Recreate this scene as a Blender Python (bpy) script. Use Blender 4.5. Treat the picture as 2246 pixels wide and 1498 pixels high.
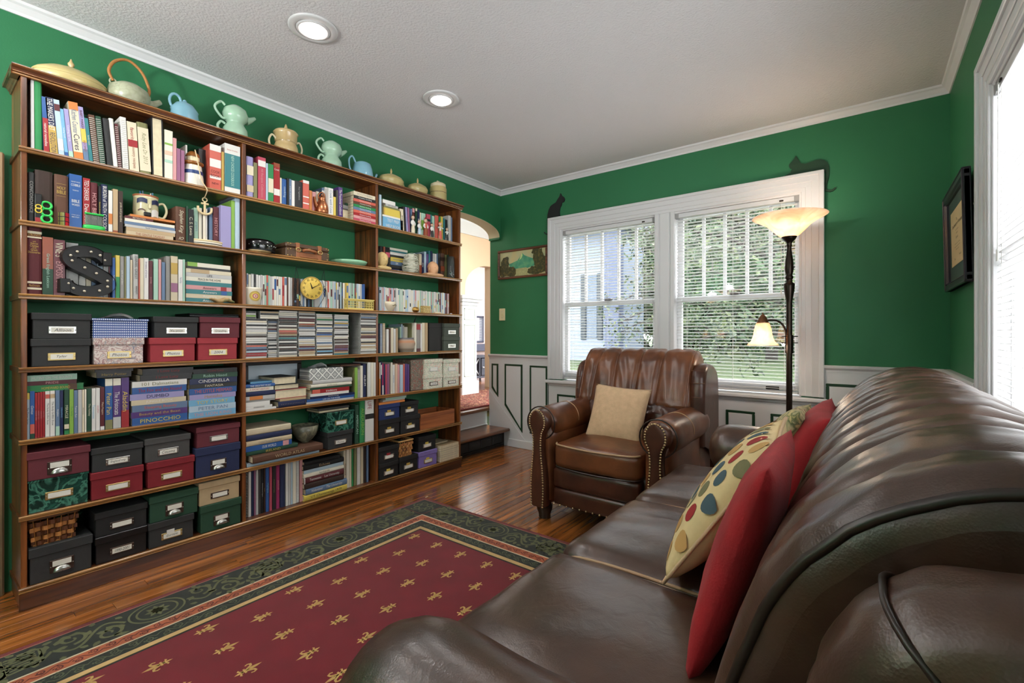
import bpy, math, random
from mathutils import Vector, Matrix, noise as mnoise
R = math.radians
random.seed(7)
for o in list(bpy.data.objects): bpy.data.objects.remove(o)
SC = bpy.context.scene
COL = SC.collection

# ------------------------------------------------------------------ camera, sky, exposure
CAM_H, YAW, FPX, HZ, UC = 1.063, R(37.29), 1023.0, 732.5, 1123.0
cam_d = bpy.data.cameras.new('camera')
cam_d.sensor_width = 36; cam_d.lens = 36*FPX/2246; cam_d.shift_y = -(749-HZ)/2246
cam_d.clip_start = 0.02; cam_d.clip_end = 200
cam = bpy.data.objects.new('camera', cam_d); COL.objects.link(cam)
cam.location = (0, 0, CAM_H); cam.rotation_euler = (R(90), 0, YAW)
SC.camera = cam
W = bpy.data.worlds.new('overcast_sky'); SC.world = W; W.use_nodes = True
W.node_tree.nodes['Background'].inputs[0].default_value = (.93, .97, 1, 1)
W.node_tree.nodes['Background'].inputs[1].default_value = 10.5
SC.view_settings.view_transform = 'Standard'; SC.view_settings.look = 'None'
SC.view_settings.exposure = 0.0; SC.view_settings.gamma = 1
SC.view_settings.use_curve_mapping = False
def lamp(name, kind, loc, power, color=(1,1,1), size=.1, rot=(0,0,0), **kw):
    d = bpy.data.lights.new(name, kind); d.energy = power; d.color = color
    if kind in ('POINT','SPOT'): d.shadow_soft_size = size
    if kind == 'AREA':
        d.shape = 'RECTANGLE'; d.size = size; d.size_y = kw.pop('size_y', size)
    for k, v in kw.items():
        if k == 'portal': d.cycles.is_portal = v
        else: setattr(d, k, v)
    o = bpy.data.objects.new(name, d); COL.objects.link(o); o.location = loc; o.rotation_euler = rot
    return o
LW, RW, BW, CEIL, FRONT = -2.82, .365, 3.52, 2.44, -2.3   # wall planes: left, right, back, ceiling height, wall behind the viewpoint
# daylight portals at the windows
lamp('window_portal', 'AREA', (-1.2, BW+.16, 1.40), 1, size=1.9, size_y=1.3, rot=(R(-90),0,0), portal=True)
lamp('window_portal', 'AREA', (RW+.16, 1.55, 1.40), 1, size=1.3, size_y=1.8, rot=(0,R(90),0), portal=True)
lamp('window_portal', 'AREA', (RW+.16, -1.6, 1.40), 1, size=1.3, size_y=1.1, rot=(0,R(90),0), portal=True)  # opening of the unseen window added for fill daylight
CAN_POWER, CAN_COL, UPL_FILL = 19, (1, .975, .95), 98  # last value: power of the uplighters added to brighten the ceiling

# ------------------------------------------------------------------ pixel helpers (photo 2246 x 1498) used to read real positions off known planes
SY, CY_ = math.sin(YAW), math.cos(YAW)
def ray(u):
    a = (u-UC)/FPX
    return -SY + CY_*a, CY_ + SY*a
SHX = -2.572                                   # plane of the bookcase front
def py(u, s=0.):                                # y on the plane s behind the shelf fronts
    dx, dy = ray(u); return dy*(SHX-s)/dx
def pz(u, v, s=0.):
    dx, dy = ray(u); return CAM_H + (HZ-v)/FPX*(SHX-s)/dx
def bx_(u, Y):
    dx, dy = ray(u); return dx*Y/dy
def bz_(u, v, Y):
    dx, dy = ray(u); return CAM_H + (HZ-v)/FPX*Y/dy

# ------------------------------------------------------------------ colours and materials
def lin(c):
    c = c/255.0
    return c/12.92 if c <= .04045 else ((c+.055)/1.055)**2.4
def rgb(*c): return (lin(c[0]), lin(c[1]), lin(c[2]), 1)
PAL = {'white':(232,228,220),'cream':(228,214,180),'ivory':(236,228,205),'tan':(196,164,118),'beige':(210,186,146),'grey':(150,146,140),
 'light grey':(196,194,190),'dark grey':(70,68,66),'black':(22,21,22),'charcoal':(44,44,44),'brown':(98,58,36),'dark brown':(56,34,24),
 'maroon':(98,26,34),'burgundy':(112,32,44),'red':(176,30,36),'coral':(222,92,72),'orange':(222,124,44),'yellow':(226,196,66),'gold':(200,160,60),
 'lime':(132,184,60),'green':(30,140,70),'dark green':(24,72,46),'olive':(130,128,76),'mint':(168,212,186),'teal':(40,128,134),'sky blue':(110,178,220),
 'blue':(38,92,168),'navy':(26,38,84),'slate blue':(96,124,160),'pale blue':(178,204,222),'lavender':(160,150,204),'purple':(86,50,128),'mauve':(158,92,130),
 'magenta':(170,34,96),'pink':(222,150,150),'rose':(206,70,92),'peach':(232,190,158),'rust':(160,70,36),'sand':(214,196,160)}
def pc(n):
    c = PAL[n]; g = .3*c[0]+.59*c[1]+.11*c[2]; return rgb(*[(.84*x+.16*g)*.93 for x in c])
MATS = {}
def nodes_of(m):
    m.use_nodes = True
    nt = m.node_tree; return nt, nt.nodes, nt.links, nt.nodes['Principled BSDF']
def mat(name, color=(.5,.5,.5,1), rough=.5, metal=0., spec=.5, bump=None, vary=None, coat=0., emit=None, objcol=False, trans=0., sheen=0., alpha=1., aniso=None):
    """bump=(scale,strength[,distance]); vary=(scale, amount) lightness variation of the thing itself"""
    if name in MATS: return MATS[name]
    m = bpy.data.materials.new(name); nt, N, L, P = nodes_of(m)
    P.inputs['Roughness'].default_value = rough; P.inputs['Metallic'].default_value = metal
    P.inputs['Specular IOR Level'].default_value = spec; P.inputs['Coat Weight'].default_value = coat
    P.inputs['Coat Roughness'].default_value = .12
    P.inputs['Transmission Weight'].default_value = trans; P.inputs['Sheen Weight'].default_value = sheen
    P.inputs['Alpha'].default_value = alpha
    src = None
    if objcol:
        oi = N.new('ShaderNodeObjectInfo'); src = oi.outputs['Color']
    else: P.inputs['Base Color'].default_value = color
    tc = N.new('ShaderNodeTexCoord')
    if vary:
        nz = N.new('ShaderNodeTexNoise'); nz.inputs['Scale'].default_value = vary[0]; nz.inputs['Detail'].default_value = 4
        L.new(tc.outputs['Object'], nz.inputs['Vector'])
        mr = N.new('ShaderNodeMapRange'); mr.inputs[1].default_value = .3; mr.inputs[2].default_value = .7
        mr.inputs[3].default_value = 1-vary[1]; mr.inputs[4].default_value = 1+vary[1]
        L.new(nz.outputs[0], mr.inputs[0])
        mx = N.new('ShaderNodeMix'); mx.data_type = 'RGBA'; mx.blend_type = 'MULTIPLY'; mx.inputs[0].default_value = 1
        if src: L.new(src, mx.inputs[6])
        else: mx.inputs[6].default_value = color
        L.new(mr.outputs[0], mx.inputs[7]); src = mx.outputs[2]
    if src: L.new(src, P.inputs['Base Color'])
    if bump:
        nz = N.new('ShaderNodeTexNoise'); nz.inputs['Scale'].default_value = bump[0]; nz.inputs['Detail'].default_value = 3
        L.new(tc.outputs['Object'], nz.inputs['Vector'])
        b = N.new('ShaderNodeBump'); b.inputs['Strength'].default_value = bump[1]; b.inputs['Distance'].default_value = bump[2] if len(bump) > 2 else .002
        L.new(nz.outputs[0], b.inputs['Height']); L.new(b.outputs[0], P.inputs['Normal'])
    if emit:
        P.inputs['Emission Color'].default_value = emit[0]; P.inputs['Emission Strength'].default_value = emit[1]
    MATS[name] = m; return m
def wood(name, c1, c2, rough=.3, axis='Y', scale=1., coat=.3, object_vary=0.):
    m = bpy.data.materials.new(name); nt, N, L, P = nodes_of(m)
    tc = N.new('ShaderNodeTexCoord'); mp = N.new('ShaderNodeMapping')
    sc = [38*scale, 38*scale, 38*scale]; sc['XYZ'.index(axis)] = 1.8*scale
    mp.inputs['Scale'].default_value = sc; L.new(tc.outputs['Object'], mp.inputs[0])
    oi = N.new('ShaderNodeObjectInfo')
    ad = N.new('ShaderNodeVectorMath'); ad.operation = 'ADD'; L.new(mp.outputs[0], ad.inputs[0])
    cm = N.new('ShaderNodeMath'); cm.operation = 'MULTIPLY'; cm.inputs[1].default_value = 57; L.new(oi.outputs['Random'], cm.inputs[0]); L.new(cm.outputs[0], ad.inputs[1])
    nz = N.new('ShaderNodeTexNoise'); nz.inputs['Scale'].default_value = 1.; nz.inputs['Detail'].default_value = 6; nz.inputs['Distortion'].default_value = .6
    L.new(ad.outputs[0], nz.inputs['Vector'])
    cr = N.new('ShaderNodeValToRGB'); cr.color_ramp.elements[0].color = c1; cr.color_ramp.elements[1].color = c2
    cr.color_ramp.elements[0].position = .35; cr.color_ramp.elements[1].position = .68
    L.new(nz.outputs[0], cr.inputs[0]); out = cr.outputs[0]
    if object_vary:
        mr = N.new('ShaderNodeMapRange'); mr.inputs[3].default_value = 1-object_vary; mr.inputs[4].default_value = 1+object_vary; L.new(oi.outputs['Random'], mr.inputs[0])
        mx = N.new('ShaderNodeMix'); mx.data_type = 'RGBA'; mx.blend_type = 'MULTIPLY'; mx.inputs[0].default_value = 1
        L.new(out, mx.inputs[6]); L.new(mr.outputs[0], mx.inputs[7]); out = mx.outputs[2]
    L.new(out, P.inputs['Base Color'])
    P.inputs['Roughness'].default_value = rough; P.inputs['Coat Weight'].default_value = coat; P.inputs['Coat Roughness'].default_value = .15
    b = N.new('ShaderNodeBump'); b.inputs['Strength'].default_value = .12; b.inputs['Distance'].default_value = .001
    L.new(nz.outputs[0], b.inputs['Height']); L.new(b.outputs[0], P.inputs['Normal'])
    MATS[name] = m; return m
def pattern(name, base, stops, kind='voronoi', scale=40, rough=.6, stretch=(1,1,1), detail=3, bump=0., distort=0.):
    """printed / woven pattern: colour ramp over a procedural texture"""
    m = bpy.data.materials.new(name); nt, N, L, P = nodes_of(m)
    tc = N.new('ShaderNodeTexCoord'); mp = N.new('ShaderNodeMapping'); mp.inputs['Scale'].default_value = stretch; L.new(tc.outputs['Object'], mp.inputs[0])
    if kind == 'voronoi': t = N.new('ShaderNodeTexVoronoi'); o = t.outputs['Distance']
    elif kind == 'cells': t = N.new('ShaderNodeTexVoronoi'); o = t.outputs['Color']
    else: t = N.new('ShaderNodeTexNoise'); t.inputs['Detail'].default_value = detail; t.inputs['Distortion'].default_value = distort; o = t.outputs[0]
    t.inputs['Scale'].default_value = scale; L.new(mp.outputs[0], t.inputs['Vector'])
    cr = N.new('ShaderNodeValToRGB'); cr.color_ramp.interpolation = 'CONSTANT' if kind == 'cells' else 'LINEAR'
    els = cr.color_ramp.elements
    els[0].position = 0; els[0].color = base; els[1].position = stops[0][0]; els[1].color = stops[0][1]
    for p, c in stops[1:]:
        e = els.new(p); e.color = c
    L.new(o, cr.inputs[0]); L.new(cr.outputs[0], P.inputs['Base Color']); P.inputs['Roughness'].default_value = rough
    if bump:
        b = N.new('ShaderNodeBump'); b.inputs['Strength'].default_value = bump; b.inputs['Distance'].default_value = .003; L.new(o, b.inputs['Height']); L.new(b.outputs[0], P.inputs['Normal'])
    MATS[name] = m; return m

# ------------------------------------------------------------------ mesh building
class MB:
    def __init__(s): s.v = []; s.f = []; s.m = []; s.sm = []
    def add(s, vs, fs, mi=0, smooth=False):
        n = len(s.v); s.v += [tuple(v) for v in vs]
        s.f += [tuple(i+n for i in f) for f in fs]; s.m += [mi]*len(fs); s.sm += [smooth]*len(fs); return s
    def box(s, x0, x1, y0, y1, z0, z1, mi=0):
        return s.add([(x0,y0,z0),(x1,y0,z0),(x1,y1,z0),(x0,y1,z0),(x0,y0,z1),(x1,y0,z1),(x1,y1,z1),(x0,y1,z1)],
            [(0,3,2,1),(4,5,6,7),(0,1,5,4),(1,2,6,5),(2,3,7,6),(3,0,4,7)], mi)
    def cbox(s, x0, x1, y0, y1, z0, z1, c=.003, mi=0):
        c = min(c, (x1-x0)*.45, (y1-y0)*.45, (z1-z0)*.45)
        X, Y, Z = (x0,x1), (y0,y1), (z0,z1); vs = []; idx = {}
        for i in (0,1):
            for j in (0,1):
                for k in (0,1):
                    a, b, d = (1-2*i)*c, (1-2*j)*c, (1-2*k)*c
                    for ax in range(3):
                        idx[(i,j,k,ax)] = len(vs)
                        vs.append((X[i]+(a if ax != 0 else 0), Y[j]+(b if ax != 1 else 0), Z[k]+(d if ax != 2 else 0)))
        fs = []
        for i in (0,1):
            q = [(0,0),(0,1),(1,1),(1,0)]
            if i: q = q[::-1]
            fs.append(tuple(idx[(i,a,b,0)] for a,b in (q[::-1])))
            fs.append(tuple(idx[(a,i,b,1)] for a,b in q))
            fs.append(tuple(idx[(a,b,i,2)] for a,b in (q[::-1])))
        fs = [f[::-1] for f in fs]
        for a in (0,1):
            for b in (0,1):
                fs.append((idx[(0,a,b,1)], idx[(1,a,b,1)], idx[(1,a,b,2)], idx[(0,a,b,2)]))
                fs.append((idx[(a,0,b,0)], idx[(a,1,b,0)], idx[(a,1,b,2)], idx[(a,0,b,2)]))
                fs.append((idx[(a,b,0,0)], idx[(a,b,1,0)], idx[(a,b,1,1)], idx[(a,b,0,1)]))
                for k in (0,1): fs.append((idx[(a,b,k,0)], idx[(a,b,k,1)], idx[(a,b,k,2)]))
        return s.add(vs, fs, mi)
    def prism(s, poly, axis, a, b, mi=0, smooth=False):
        """poly in the two other axes (order x,y,z without axis), extruded from a to b along axis"""
        n = len(poly); ax = 'xyz'.index(axis)
        def pt(p, t):
            q = [p[0], p[1]]; q.insert(ax, t); return tuple(q)
        vs = [pt(p, a) for p in poly]+[pt(p, b) for p in poly]
        s.add(vs, [(i,(i+1)%n,(i+1)%n+n,i+n) for i in range(n)], mi, smooth)
        return s.add(vs, [tuple(range(n))[::-1], tuple(range(n,2*n))], mi)
    def tube(s, pts, r, n=8, mi=0, closed=False, caps=True, smooth=True, flat=1.):
        pts = [Vector(p) for p in pts]; m = len(pts); vs = []; prev = None
        rs = r if isinstance(r, (list,tuple)) else [r]*m
        for i, p in enumerate(pts):
            if closed: d = pts[(i+1)%m]-pts[i-1]
            else: d = pts[min(i+1,m-1)]-pts[max(i-1,0)]
            d = d.normalized() if d.length > 1e-9 else Vector((0,0,1))
            if prev is None: ref = Vector((0,0,1)) if abs(d.z) < .9 else Vector((1,0,0)); a = d.cross(ref).normalized()
            else: a = (prev - d*prev.dot(d)).normalized()
            prev = a; b = d.cross(a)
            for k in range(n):
                t = 2*math.pi*k/n; vs.append(p + (a*math.cos(t)+b*math.sin(t)*flat)*rs[i])
        fs = []
        for i in range(m if closed else m-1):
            j = (i+1)%m
            for k in range(n): fs.append((i*n+k, i*n+(k+1)%n, j*n+(k+1)%n, j*n+k))
        s.add(vs, fs, mi, smooth)
        if caps and not closed: s.add(vs, [tuple(range(n))[::-1], tuple(range((m-1)*n, m*n))], mi)
        return s
    def lathe(s, prof, n=24, c=(0,0,0), mi=0, smooth=True, sx=1., sy=1.):
        vs = []; fs = []; m = len(prof)
        for r, z in prof:
            for k in range(n):
                t = 2*math.pi*k/n; vs.append((c[0]+r*math.cos(t)*sx, c[1]+r*math.sin(t)*sy, c[2]+z))
        for i in range(m-1):
            for k in range(n): fs.append((i*n+k, i*n+(k+1)%n, (i+1)*n+(k+1)%n, (i+1)*n+k))
        s.add(vs, fs, mi, smooth)
        if prof[0][0] > 1e-5: s.add(vs[:n], [tuple(range(n))[::-1]], mi)
        if prof[-1][0] > 1e-5: s.add(vs[-n:], [tuple(range(n))], mi)
        return s
    def grid(s, fn, nu, nv, mi=0, smooth=True, close_u=False):
        vs = [fn(i/(nu if close_u else nu-1), j/(nv-1)) for j in range(nv) for i in range(nu)]; fs = []
        for j in range(nv-1):
            for i in range(nu if close_u else nu-1): fs.append((j*nu+i, j*nu+(i+1)%nu, (j+1)*nu+(i+1)%nu, (j+1)*nu+i))
        return s.add(vs, fs, mi, smooth)
    def rbox(s, c, h, r, n=8, fn=None, mi=0):
        """rounded soft box centre c, half sizes h, corner radius r; fn deforms local points"""
        c = Vector(c); h = Vector(h)
        for ax in range(3):
            o1, o2 = [a for a in range(3) if a != ax]
            for sg in (-1,1):
                def P(u, v):
                    p = Vector((0,0,0)); p[ax] = sg*h[ax]; p[o1] = (2*u-1)*h[o1]; p[o2] = (2*v-1)*h[o2]
                    q = Vector([max(-(h[k]-r), min(h[k]-r, p[k])) for k in range(3)]); d = p-q
                    if d.length > 1e-9: p = q + d.normalized()*r
                    if fn: p = Vector(fn(p))
                    return p+c
                g = MB(); g.grid(P, n, n)
                fl = (sg > 0) == (ax != 1)
                s.add(g.v, [f if fl else f[::-1] for f in g.f], mi, True)
        return s
    def xform(s, M): s.v = [tuple(M @ Vector(v)) for v in s.v]; return s
    def mesh(s, name, mats, weld=False):
        me = bpy.data.meshes.new(name); me.from_pydata(s.v, [], s.f)
        for m in (mats if isinstance(mats, (list,tuple)) else [mats]): me.materials.append(m)
        me.polygons.foreach_set('material_index', s.m); me.polygons.foreach_set('use_smooth', s.sm)
        if weld:
            import bmesh
            b = bmesh.new(); b.from_mesh(me); bmesh.ops.remove_doubles(b, verts=b.verts, dist=1e-5); bmesh.ops.recalc_face_normals(b, faces=b.faces); b.to_mesh(me); b.free()
        me.update(); return me
    def build(s, name, mats, parent=None, at=None, weld=False, color=None):
        """coordinates are world ones; the object's origin goes to 'at' (top level) or to the parent's origin"""
        if parent is not None:
            off = ORG[parent.name]; s.v = [(a-off[0], b-off[1], c-off[2]) for a,b,c in s.v]
        elif at is not None: s.v = [(a-at[0], b-at[1], c-at[2]) for a,b,c in s.v]
        o = bpy.data.objects.new(name, s.mesh(name, mats, weld)); COL.objects.link(o)
        if parent is not None: o.parent = parent; ORG[o.name] = off
        else:
            if at is not None: o.location = at
            ORG[o.name] = tuple(at) if at is not None else (0,0,0)
        if color is not None: o.color = color
        return o
ORG = {}
def put(name, me, parent=None, loc=(0,0,0), rot=None, color=None, scale=None):
    o = bpy.data.objects.new(name, me); COL.objects.link(o); o.location = loc
    if parent is not None: o.parent = parent
    if rot is not None: o.rotation_euler = rot
    if color is not None: o.color = color
    if scale is not None: o.scale = scale
    ORG[o.name] = (0,0,0); return o
def empty(name, loc=(0,0,0), rz=0., local=False):
    o = bpy.data.objects.new(name, None); COL.objects.link(o); o.location = loc; o.rotation_euler = (0,0,rz); o.empty_display_size = .05
    ORG[o.name] = (0,0,0) if local else tuple(loc); return o
def tag(o, label=None, cat=None, group=None, kind=None):
    if label: o['label'] = label
    if cat: o['category'] = cat
    if group: o['group'] = group
    if kind: o['kind'] = kind
    return o
def struct(o, label=None):
    o['kind'] = 'structure'
    if label: o['label'] = label
    return o
TXT = {}
def text_mesh(s, shear=0., bold=0.):
    """lettering as a flat mesh, centred, height 1 in cap units; returns (mesh verts, faces, w, h)"""
    key = (s, shear, bold)
    if key not in TXT:
        c = bpy.data.curves.new('t', 'FONT'); c.body = s; c.size = 1; c.resolution_u = 2; c.shear = shear; c.offset = bold; c.align_x = 'CENTER'
        o = bpy.data.objects.new('t', c); me = o.to_mesh()
        vs = [tuple(v.co) for v in me.vertices]; fs = [tuple(p.vertices) for p in me.polygons]
        o.to_mesh_clear(); bpy.data.objects.remove(o); bpy.data.curves.remove(c)
        if not vs: vs = [(0,0,0)]; fs = []
        x0 = min(v[0] for v in vs); x1 = max(v[0] for v in vs); y0 = min(v[1] for v in vs); y1 = max(v[1] for v in vs)
        cx, cy = (x0+x1)/2, (y0+y1)/2
        TXT[key] = ([(v[0]-cx, v[1]-cy) for v in vs], fs, max(x1-x0,1e-3), max(y1-y0,1e-3))
    return TXT[key]
def add_text(mb, s, origin, ex, ey, w, h, mi=0, shear=0., bold=0., keep=False):
    """fit text s into w x h around origin with axes ex (reading direction), ey (up)"""
    vs, fs, tw, th = text_mesh(s, shear, bold)
    a, b = w/tw, h/th
    if keep: a = b = min(a, b)
    a = min(a, b*1.15); b = min(b, a*1.7)
    O, X, Y = Vector(origin), Vector(ex), Vector(ey)
    mb.add([O+X*(v[0]*a)+Y*(v[1]*b) for v in vs], fs, mi); return mb

# shared materials
M_OC = mat('printed_cover', rough=.45, objcol=True, bump=(220,.06))
M_OCG = mat('glossy_cover', rough=.34, objcol=True, coat=.06)
M_OCM = mat('cloth_or_card', rough=.72, objcol=True, bump=(500,.15), vary=(30,.06))
M_PAGE = mat('paper_pages', rgb(214,200,168), .8, bump=(300,.1), vary=(60,.08))
M_WHITE = mat('white_trim_paint', rgb(214,213,214), .38, bump=(60,.05), vary=(3,.02))
M_GREEN = mat('green_wall_paint', rgb(44,112,72), .55, spec=.35, bump=(160,.25,.0015), vary=(2.5,.05))
M_DGREEN = mat('dark_green_trim_paint', rgb(22,58,34), .4)
M_CEIL = mat('textured_ceiling_paint', rgb(212,210,211), .8, bump=(95,.55,.006))
M_BWOOD = wood('dark_walnut', rgb(56,28,14), rgb(112,62,30), .3, 'Y', 1., .45)
M_BWOODV = wood('dark_walnut_upright', rgb(70,36,16), rgb(140,80,36), .34, 'Z', 1., .35)
M_FLOOR = wood('oak_strip', rgb(100,54,20), rgb(172,104,48), .2, 'Y', .8, .6, object_vary=.28)
M_EDGE = wood('worn_highlit_edge', rgb(112,72,36), rgb(176,128,74), .22, 'Y', 1., .7)  # lighter wood holds edge wear and painted-in bead highlights
M_STEP = wood('oak_step', rgb(84,46,22), rgb(140,84,46), .3, 'Y', .8, .4)
M_BRONZE = mat('dark_bronze_metal', rgb(48,38,32), .32, metal=.8)
M_BRASS = mat('brass', rgb(190,150,80), .3, metal=1.)
M_STEEL = mat('nickel', rgb(190,188,182), .28, metal=1.)
M_BLACK = mat('black_metal', rgb(18,18,18), .45, metal=.3)
# ================================================================== the setting
# ---- floor: subfloor with individual oak strips
sub = MB().box(LW-.13, RW, FRONT, BW, -.05, -.013).build('floor', mat('subfloor', rgb(60,34,18), .8)); struct(sub, 'glossy honey brown oak strip floor')
rest = MB(); pw = .057; nrow = int((RW-LW+.12)/pw)+1; frnd = random.Random(3)
plank_meshes = {}
for r_ in range(nrow):
    x0 = LW-.12+r_*pw; x1 = min(x0+pw-.0009, RW); y = FRONT - frnd.random()*.9
    if x1-x0 < .01: continue
    while y < BW:
        ln = frnd.choice((.45,.6,.75,.9,1.05,1.2)); ya, yb = max(y, FRONT), min(y+ln-.001, BW); y += ln
        if yb-ya < .05: continue
        vis = (-2.62 < x1 < -2.2 and yb > .1) or (yb > 2.0 and x0 < -.45) or (x0 < -2.5 and -.1 < yb < .5)
        if vis: MB().cbox(x0, x1, ya, yb, -.013, 0, .0012).build('floor_plank', M_FLOOR, sub)
        else: rest.box(x0, x1, ya, yb, -.013, 0)
o = rest.build('floor_planks_under_furniture', M_FLOOR, sub); o['kind'] = 'stuff'

# ---- ceiling and crown moulding
struct(MB().box(LW-.13, RW+.2, FRONT-.1, BW+.15, CEIL, CEIL+.06).build('ceiling', M_CEIL), 'off-white textured ceiling')
def crown(name, pts, axis, a, b): return struct(MB().prism(pts, axis, a, b).build(name, M_WHITE), 'white crown moulding')
cz = CEIL
def prof(sx, x): return [(x, cz-.047), (x+sx*.006, cz-.047), (x+sx*.010, cz-.036), (x+sx*.026, cz-.016), (x+sx*.036, cz-.010), (x+sx*.040, cz), (x, cz)]
crown('trim_1', prof(1, LW), 'y', FRONT, BW); crown('trim_2', prof(-1, RW), 'y', FRONT, BW)
crown('trim_3', prof(-1, BW), 'x', LW, RW)

# ---- left wall with the arched opening to the hall
AY0, AY1, ASP, AAP = 2.70, 3.50, 1.995, 2.125
arch = [(AY0, ASP)]
for k in range(25):
    t = math.pi*k/24; c_, s_ = math.cos(t), math.sin(t)
    y_ = 2.985 - .515*(abs(c_)**.8)*(1 if c_ > 0 else -1)
    if y_ > AY0: arch.append((y_, ASP+(AAP-ASP)*s_**.85))
wl = MB().box(LW-.13, LW, FRONT, AY0, 0, CEIL)
wl.prism([(AY0, CEIL)]+arch+[(AY1, CEIL)], 'x', LW-.13, LW).box(LW-.13, LW, AY1, BW, ASP-.02, CEIL)
wl = struct(wl.build('wall_left', M_GREEN), 'green wall behind the bookcase')
lin_ = MB(); n = len(arch)
lin_.add([(LW+.001, y, z-.0015) for y, z in arch]+[(LW-.131, y, z-.0015) for y, z in arch], [(i, i+1, n+i+1, n+i) for i in range(n-1)], 0, True)
lin_.tube([(LW+.001, y, z-.001) for y, z in arch], .0035, 6)
lin_.build('arch_lining', mat('cream_arch_paint', rgb(206,196,160), .6, bump=(90,.2)), wl)
# narrow trim strip and baseboard end left of the bookcase
t_ = MB().cbox(LW, LW+.035, .236, .258, 0.0, 1.80, .006).build('trim_4', wood('weathered_casing', rgb(92,80,58), rgb(160,132,98), .5, 'Z', 1., .1)); struct(t_, 'narrow weathered wooden strip beside the bookcase')
struct(MB().cbox(LW, LW+.022, FRONT, .236, 0, .13, .004).build('baseboard_left', M_WHITE), 'white baseboard left of the bookcase')

# ---- back wall with a paired window
WX0, WXA, WXB, WX1, WZ0, WZ1 = -2.135, -1.290, -1.150, -.338, .665, 1.975
wb = MB()
wb.box(LW-.13, WX0, BW, BW+.14, 0, CEIL).box(WX1, RW+.14, BW, BW+.14, 0, CEIL).box(WX0, WX1, BW, BW+.14, WZ1, CEIL).box(WX0, WX1, BW, BW+.14, 0, WZ0-.03).box(WXA, WXB, BW, BW+.14, WZ0-.03, WZ1)
wb.box(LW-.13, RW+.14, BW, BW+.14, -.06, .0)
wb = struct(wb.build('wall_back', M_GREEN), 'green wall with the double window')
# wainscot boards
RAIL = .868
wn = MB(); wn.box(LW-.13, -2.262, BW-.014, BW, 0, RAIL-.03).box(-2.262, -.215, BW-.012, BW, 0, WZ0-.05).box(-.215, RW, BW-.014, BW, 0, RAIL-.03)
wn = struct(wn.build('trim_5', M_WHITE), 'white wainscot panelling below the window')
def panel(x0, x1, z0, z1, cut=None):
    """raised panel outlined by a dark green painted moulding; cut = lower left corner rises (stair skirt)"""
    g = .017
    if cut is None:
        for a in ((x0,x1,z1-g,z1),(x0,x1,z0,z0+g),(x0,x0+g,z0+g,z1-g),(x1-g,x1,z0+g,z1-g)): MB().cbox(a[0],a[1],BW-.021,BW-.013,a[2],a[3],.003).build('panel_moulding', M_DGREEN, wn)
        MB().cbox(x0+g, x1-g, BW-.019, BW-.013, z0+g, z1-g, .003).build('panel', M_WHITE, wn)
    else:
        k = cut   # height of the left edge's foot above the right edge's foot
        P = [(x0,z0+k),(x1,z0),(x1,z1),(x0,z1)]; Q = [(x0+g,z0+k+g*.9),(x1-g,z0+g*2.2),(x1-g,z1-g),(x0+g,z1-g)]
        for i in range(4):
            j = (i+1)%4
            MB().prism([P[i],P[j],Q[j],Q[i]], 'y', BW-.021, BW-.013).build('panel_moulding', M_DGREEN, wn)
        MB().prism(Q, 'y', BW-.019, BW-.013).build('panel', M_WHITE, wn)
bxw = lambda u: bx_(u, BW-.015)
panel(bxw(1079), bxw(1093), .455, .775, .085)
panel(bxw(1107.5), bxw(1146), .145, .778, .24)
panel(bxw(1162), -2.272, .15, .775)
for u0, u1 in ((1222,1264),(1290,1345),(1372,1425),(1452,1504),(1530,1560),(1592,1656),(1690,1768)): panel(bxw(u0), bxw(u1), .16, .535)
panel(-.205, .10, .16, .755); panel(.15, .34, .16, .755)
MB().box(-2.268, -2.262, BW-.0145, BW, .13, WZ0-.05).build('joint_line', M_DGREEN, wn)
# diagonal stair skirt on the wall
MB().prism([(-2.95,.43),(-2.95,.52),(-2.44,.0),(-2.53,.0)], 'y', BW-.02, BW-.013).build('stair_skirt', M_WHITE, wn)
def rail(name, pts, axis, a, b, lab): return struct(MB().prism(pts, axis, a, b).build(name, M_WHITE), lab)
def rprof(s, x): return [(x, RAIL-.045),(x+s*.016, RAIL-.045),(x+s*.018, RAIL-.03),(x+s*.034, RAIL-.016),(x+s*.036, RAIL-.004),(x+s*.03, RAIL),(x, RAIL)]
rail('trim_6', rprof(-1, BW), 'x', LW-.13, -2.262, 'white chair rail left of the window')
rail('trim_7', rprof(-1, BW), 'x', -.215, RW, 'white chair rail right of the window')
rail('trim_8', rprof(-1, RW), 'y', 2.55, BW, 'white chair rail on the right wall')
struct(MB().cbox(-2.70, RW, BW-.03, BW-.012, 0, .075, .004).build('baseboard_back', M_WHITE), 'white baseboard under the wainscot')
# ---- right wall with its own window, and an unseen one added behind the viewpoint for fill daylight
RY0, RY1, QY0, QY1 = .66, 2.415, -2.12, -1.1
wr = MB()
for a, b in ((FRONT,QY0),(QY1,RY0),(RY1,BW+.14)): wr.box(RW, RW+.14, a, b, 0, CEIL)
for a, b in ((QY0,QY1),(RY0,RY1)): wr.box(RW, RW+.14, a, b, WZ1, CEIL).box(RW, RW+.14, a, b, 0, WZ0-.03)
wr = struct(wr.build('wall_right', M_GREEN), 'green wall behind the sofa')
struct(MB().box(RW-.012, RW, 2.545, BW, 0, RAIL-.03).build('trim_9', M_WHITE), 'white wainscot on the right wall')
struct(MB().box(LW-.13, RW+.14, FRONT-.1, FRONT, 0, CEIL).build('wall_front', M_GREEN), 'green wall behind the viewpoint')

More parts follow.
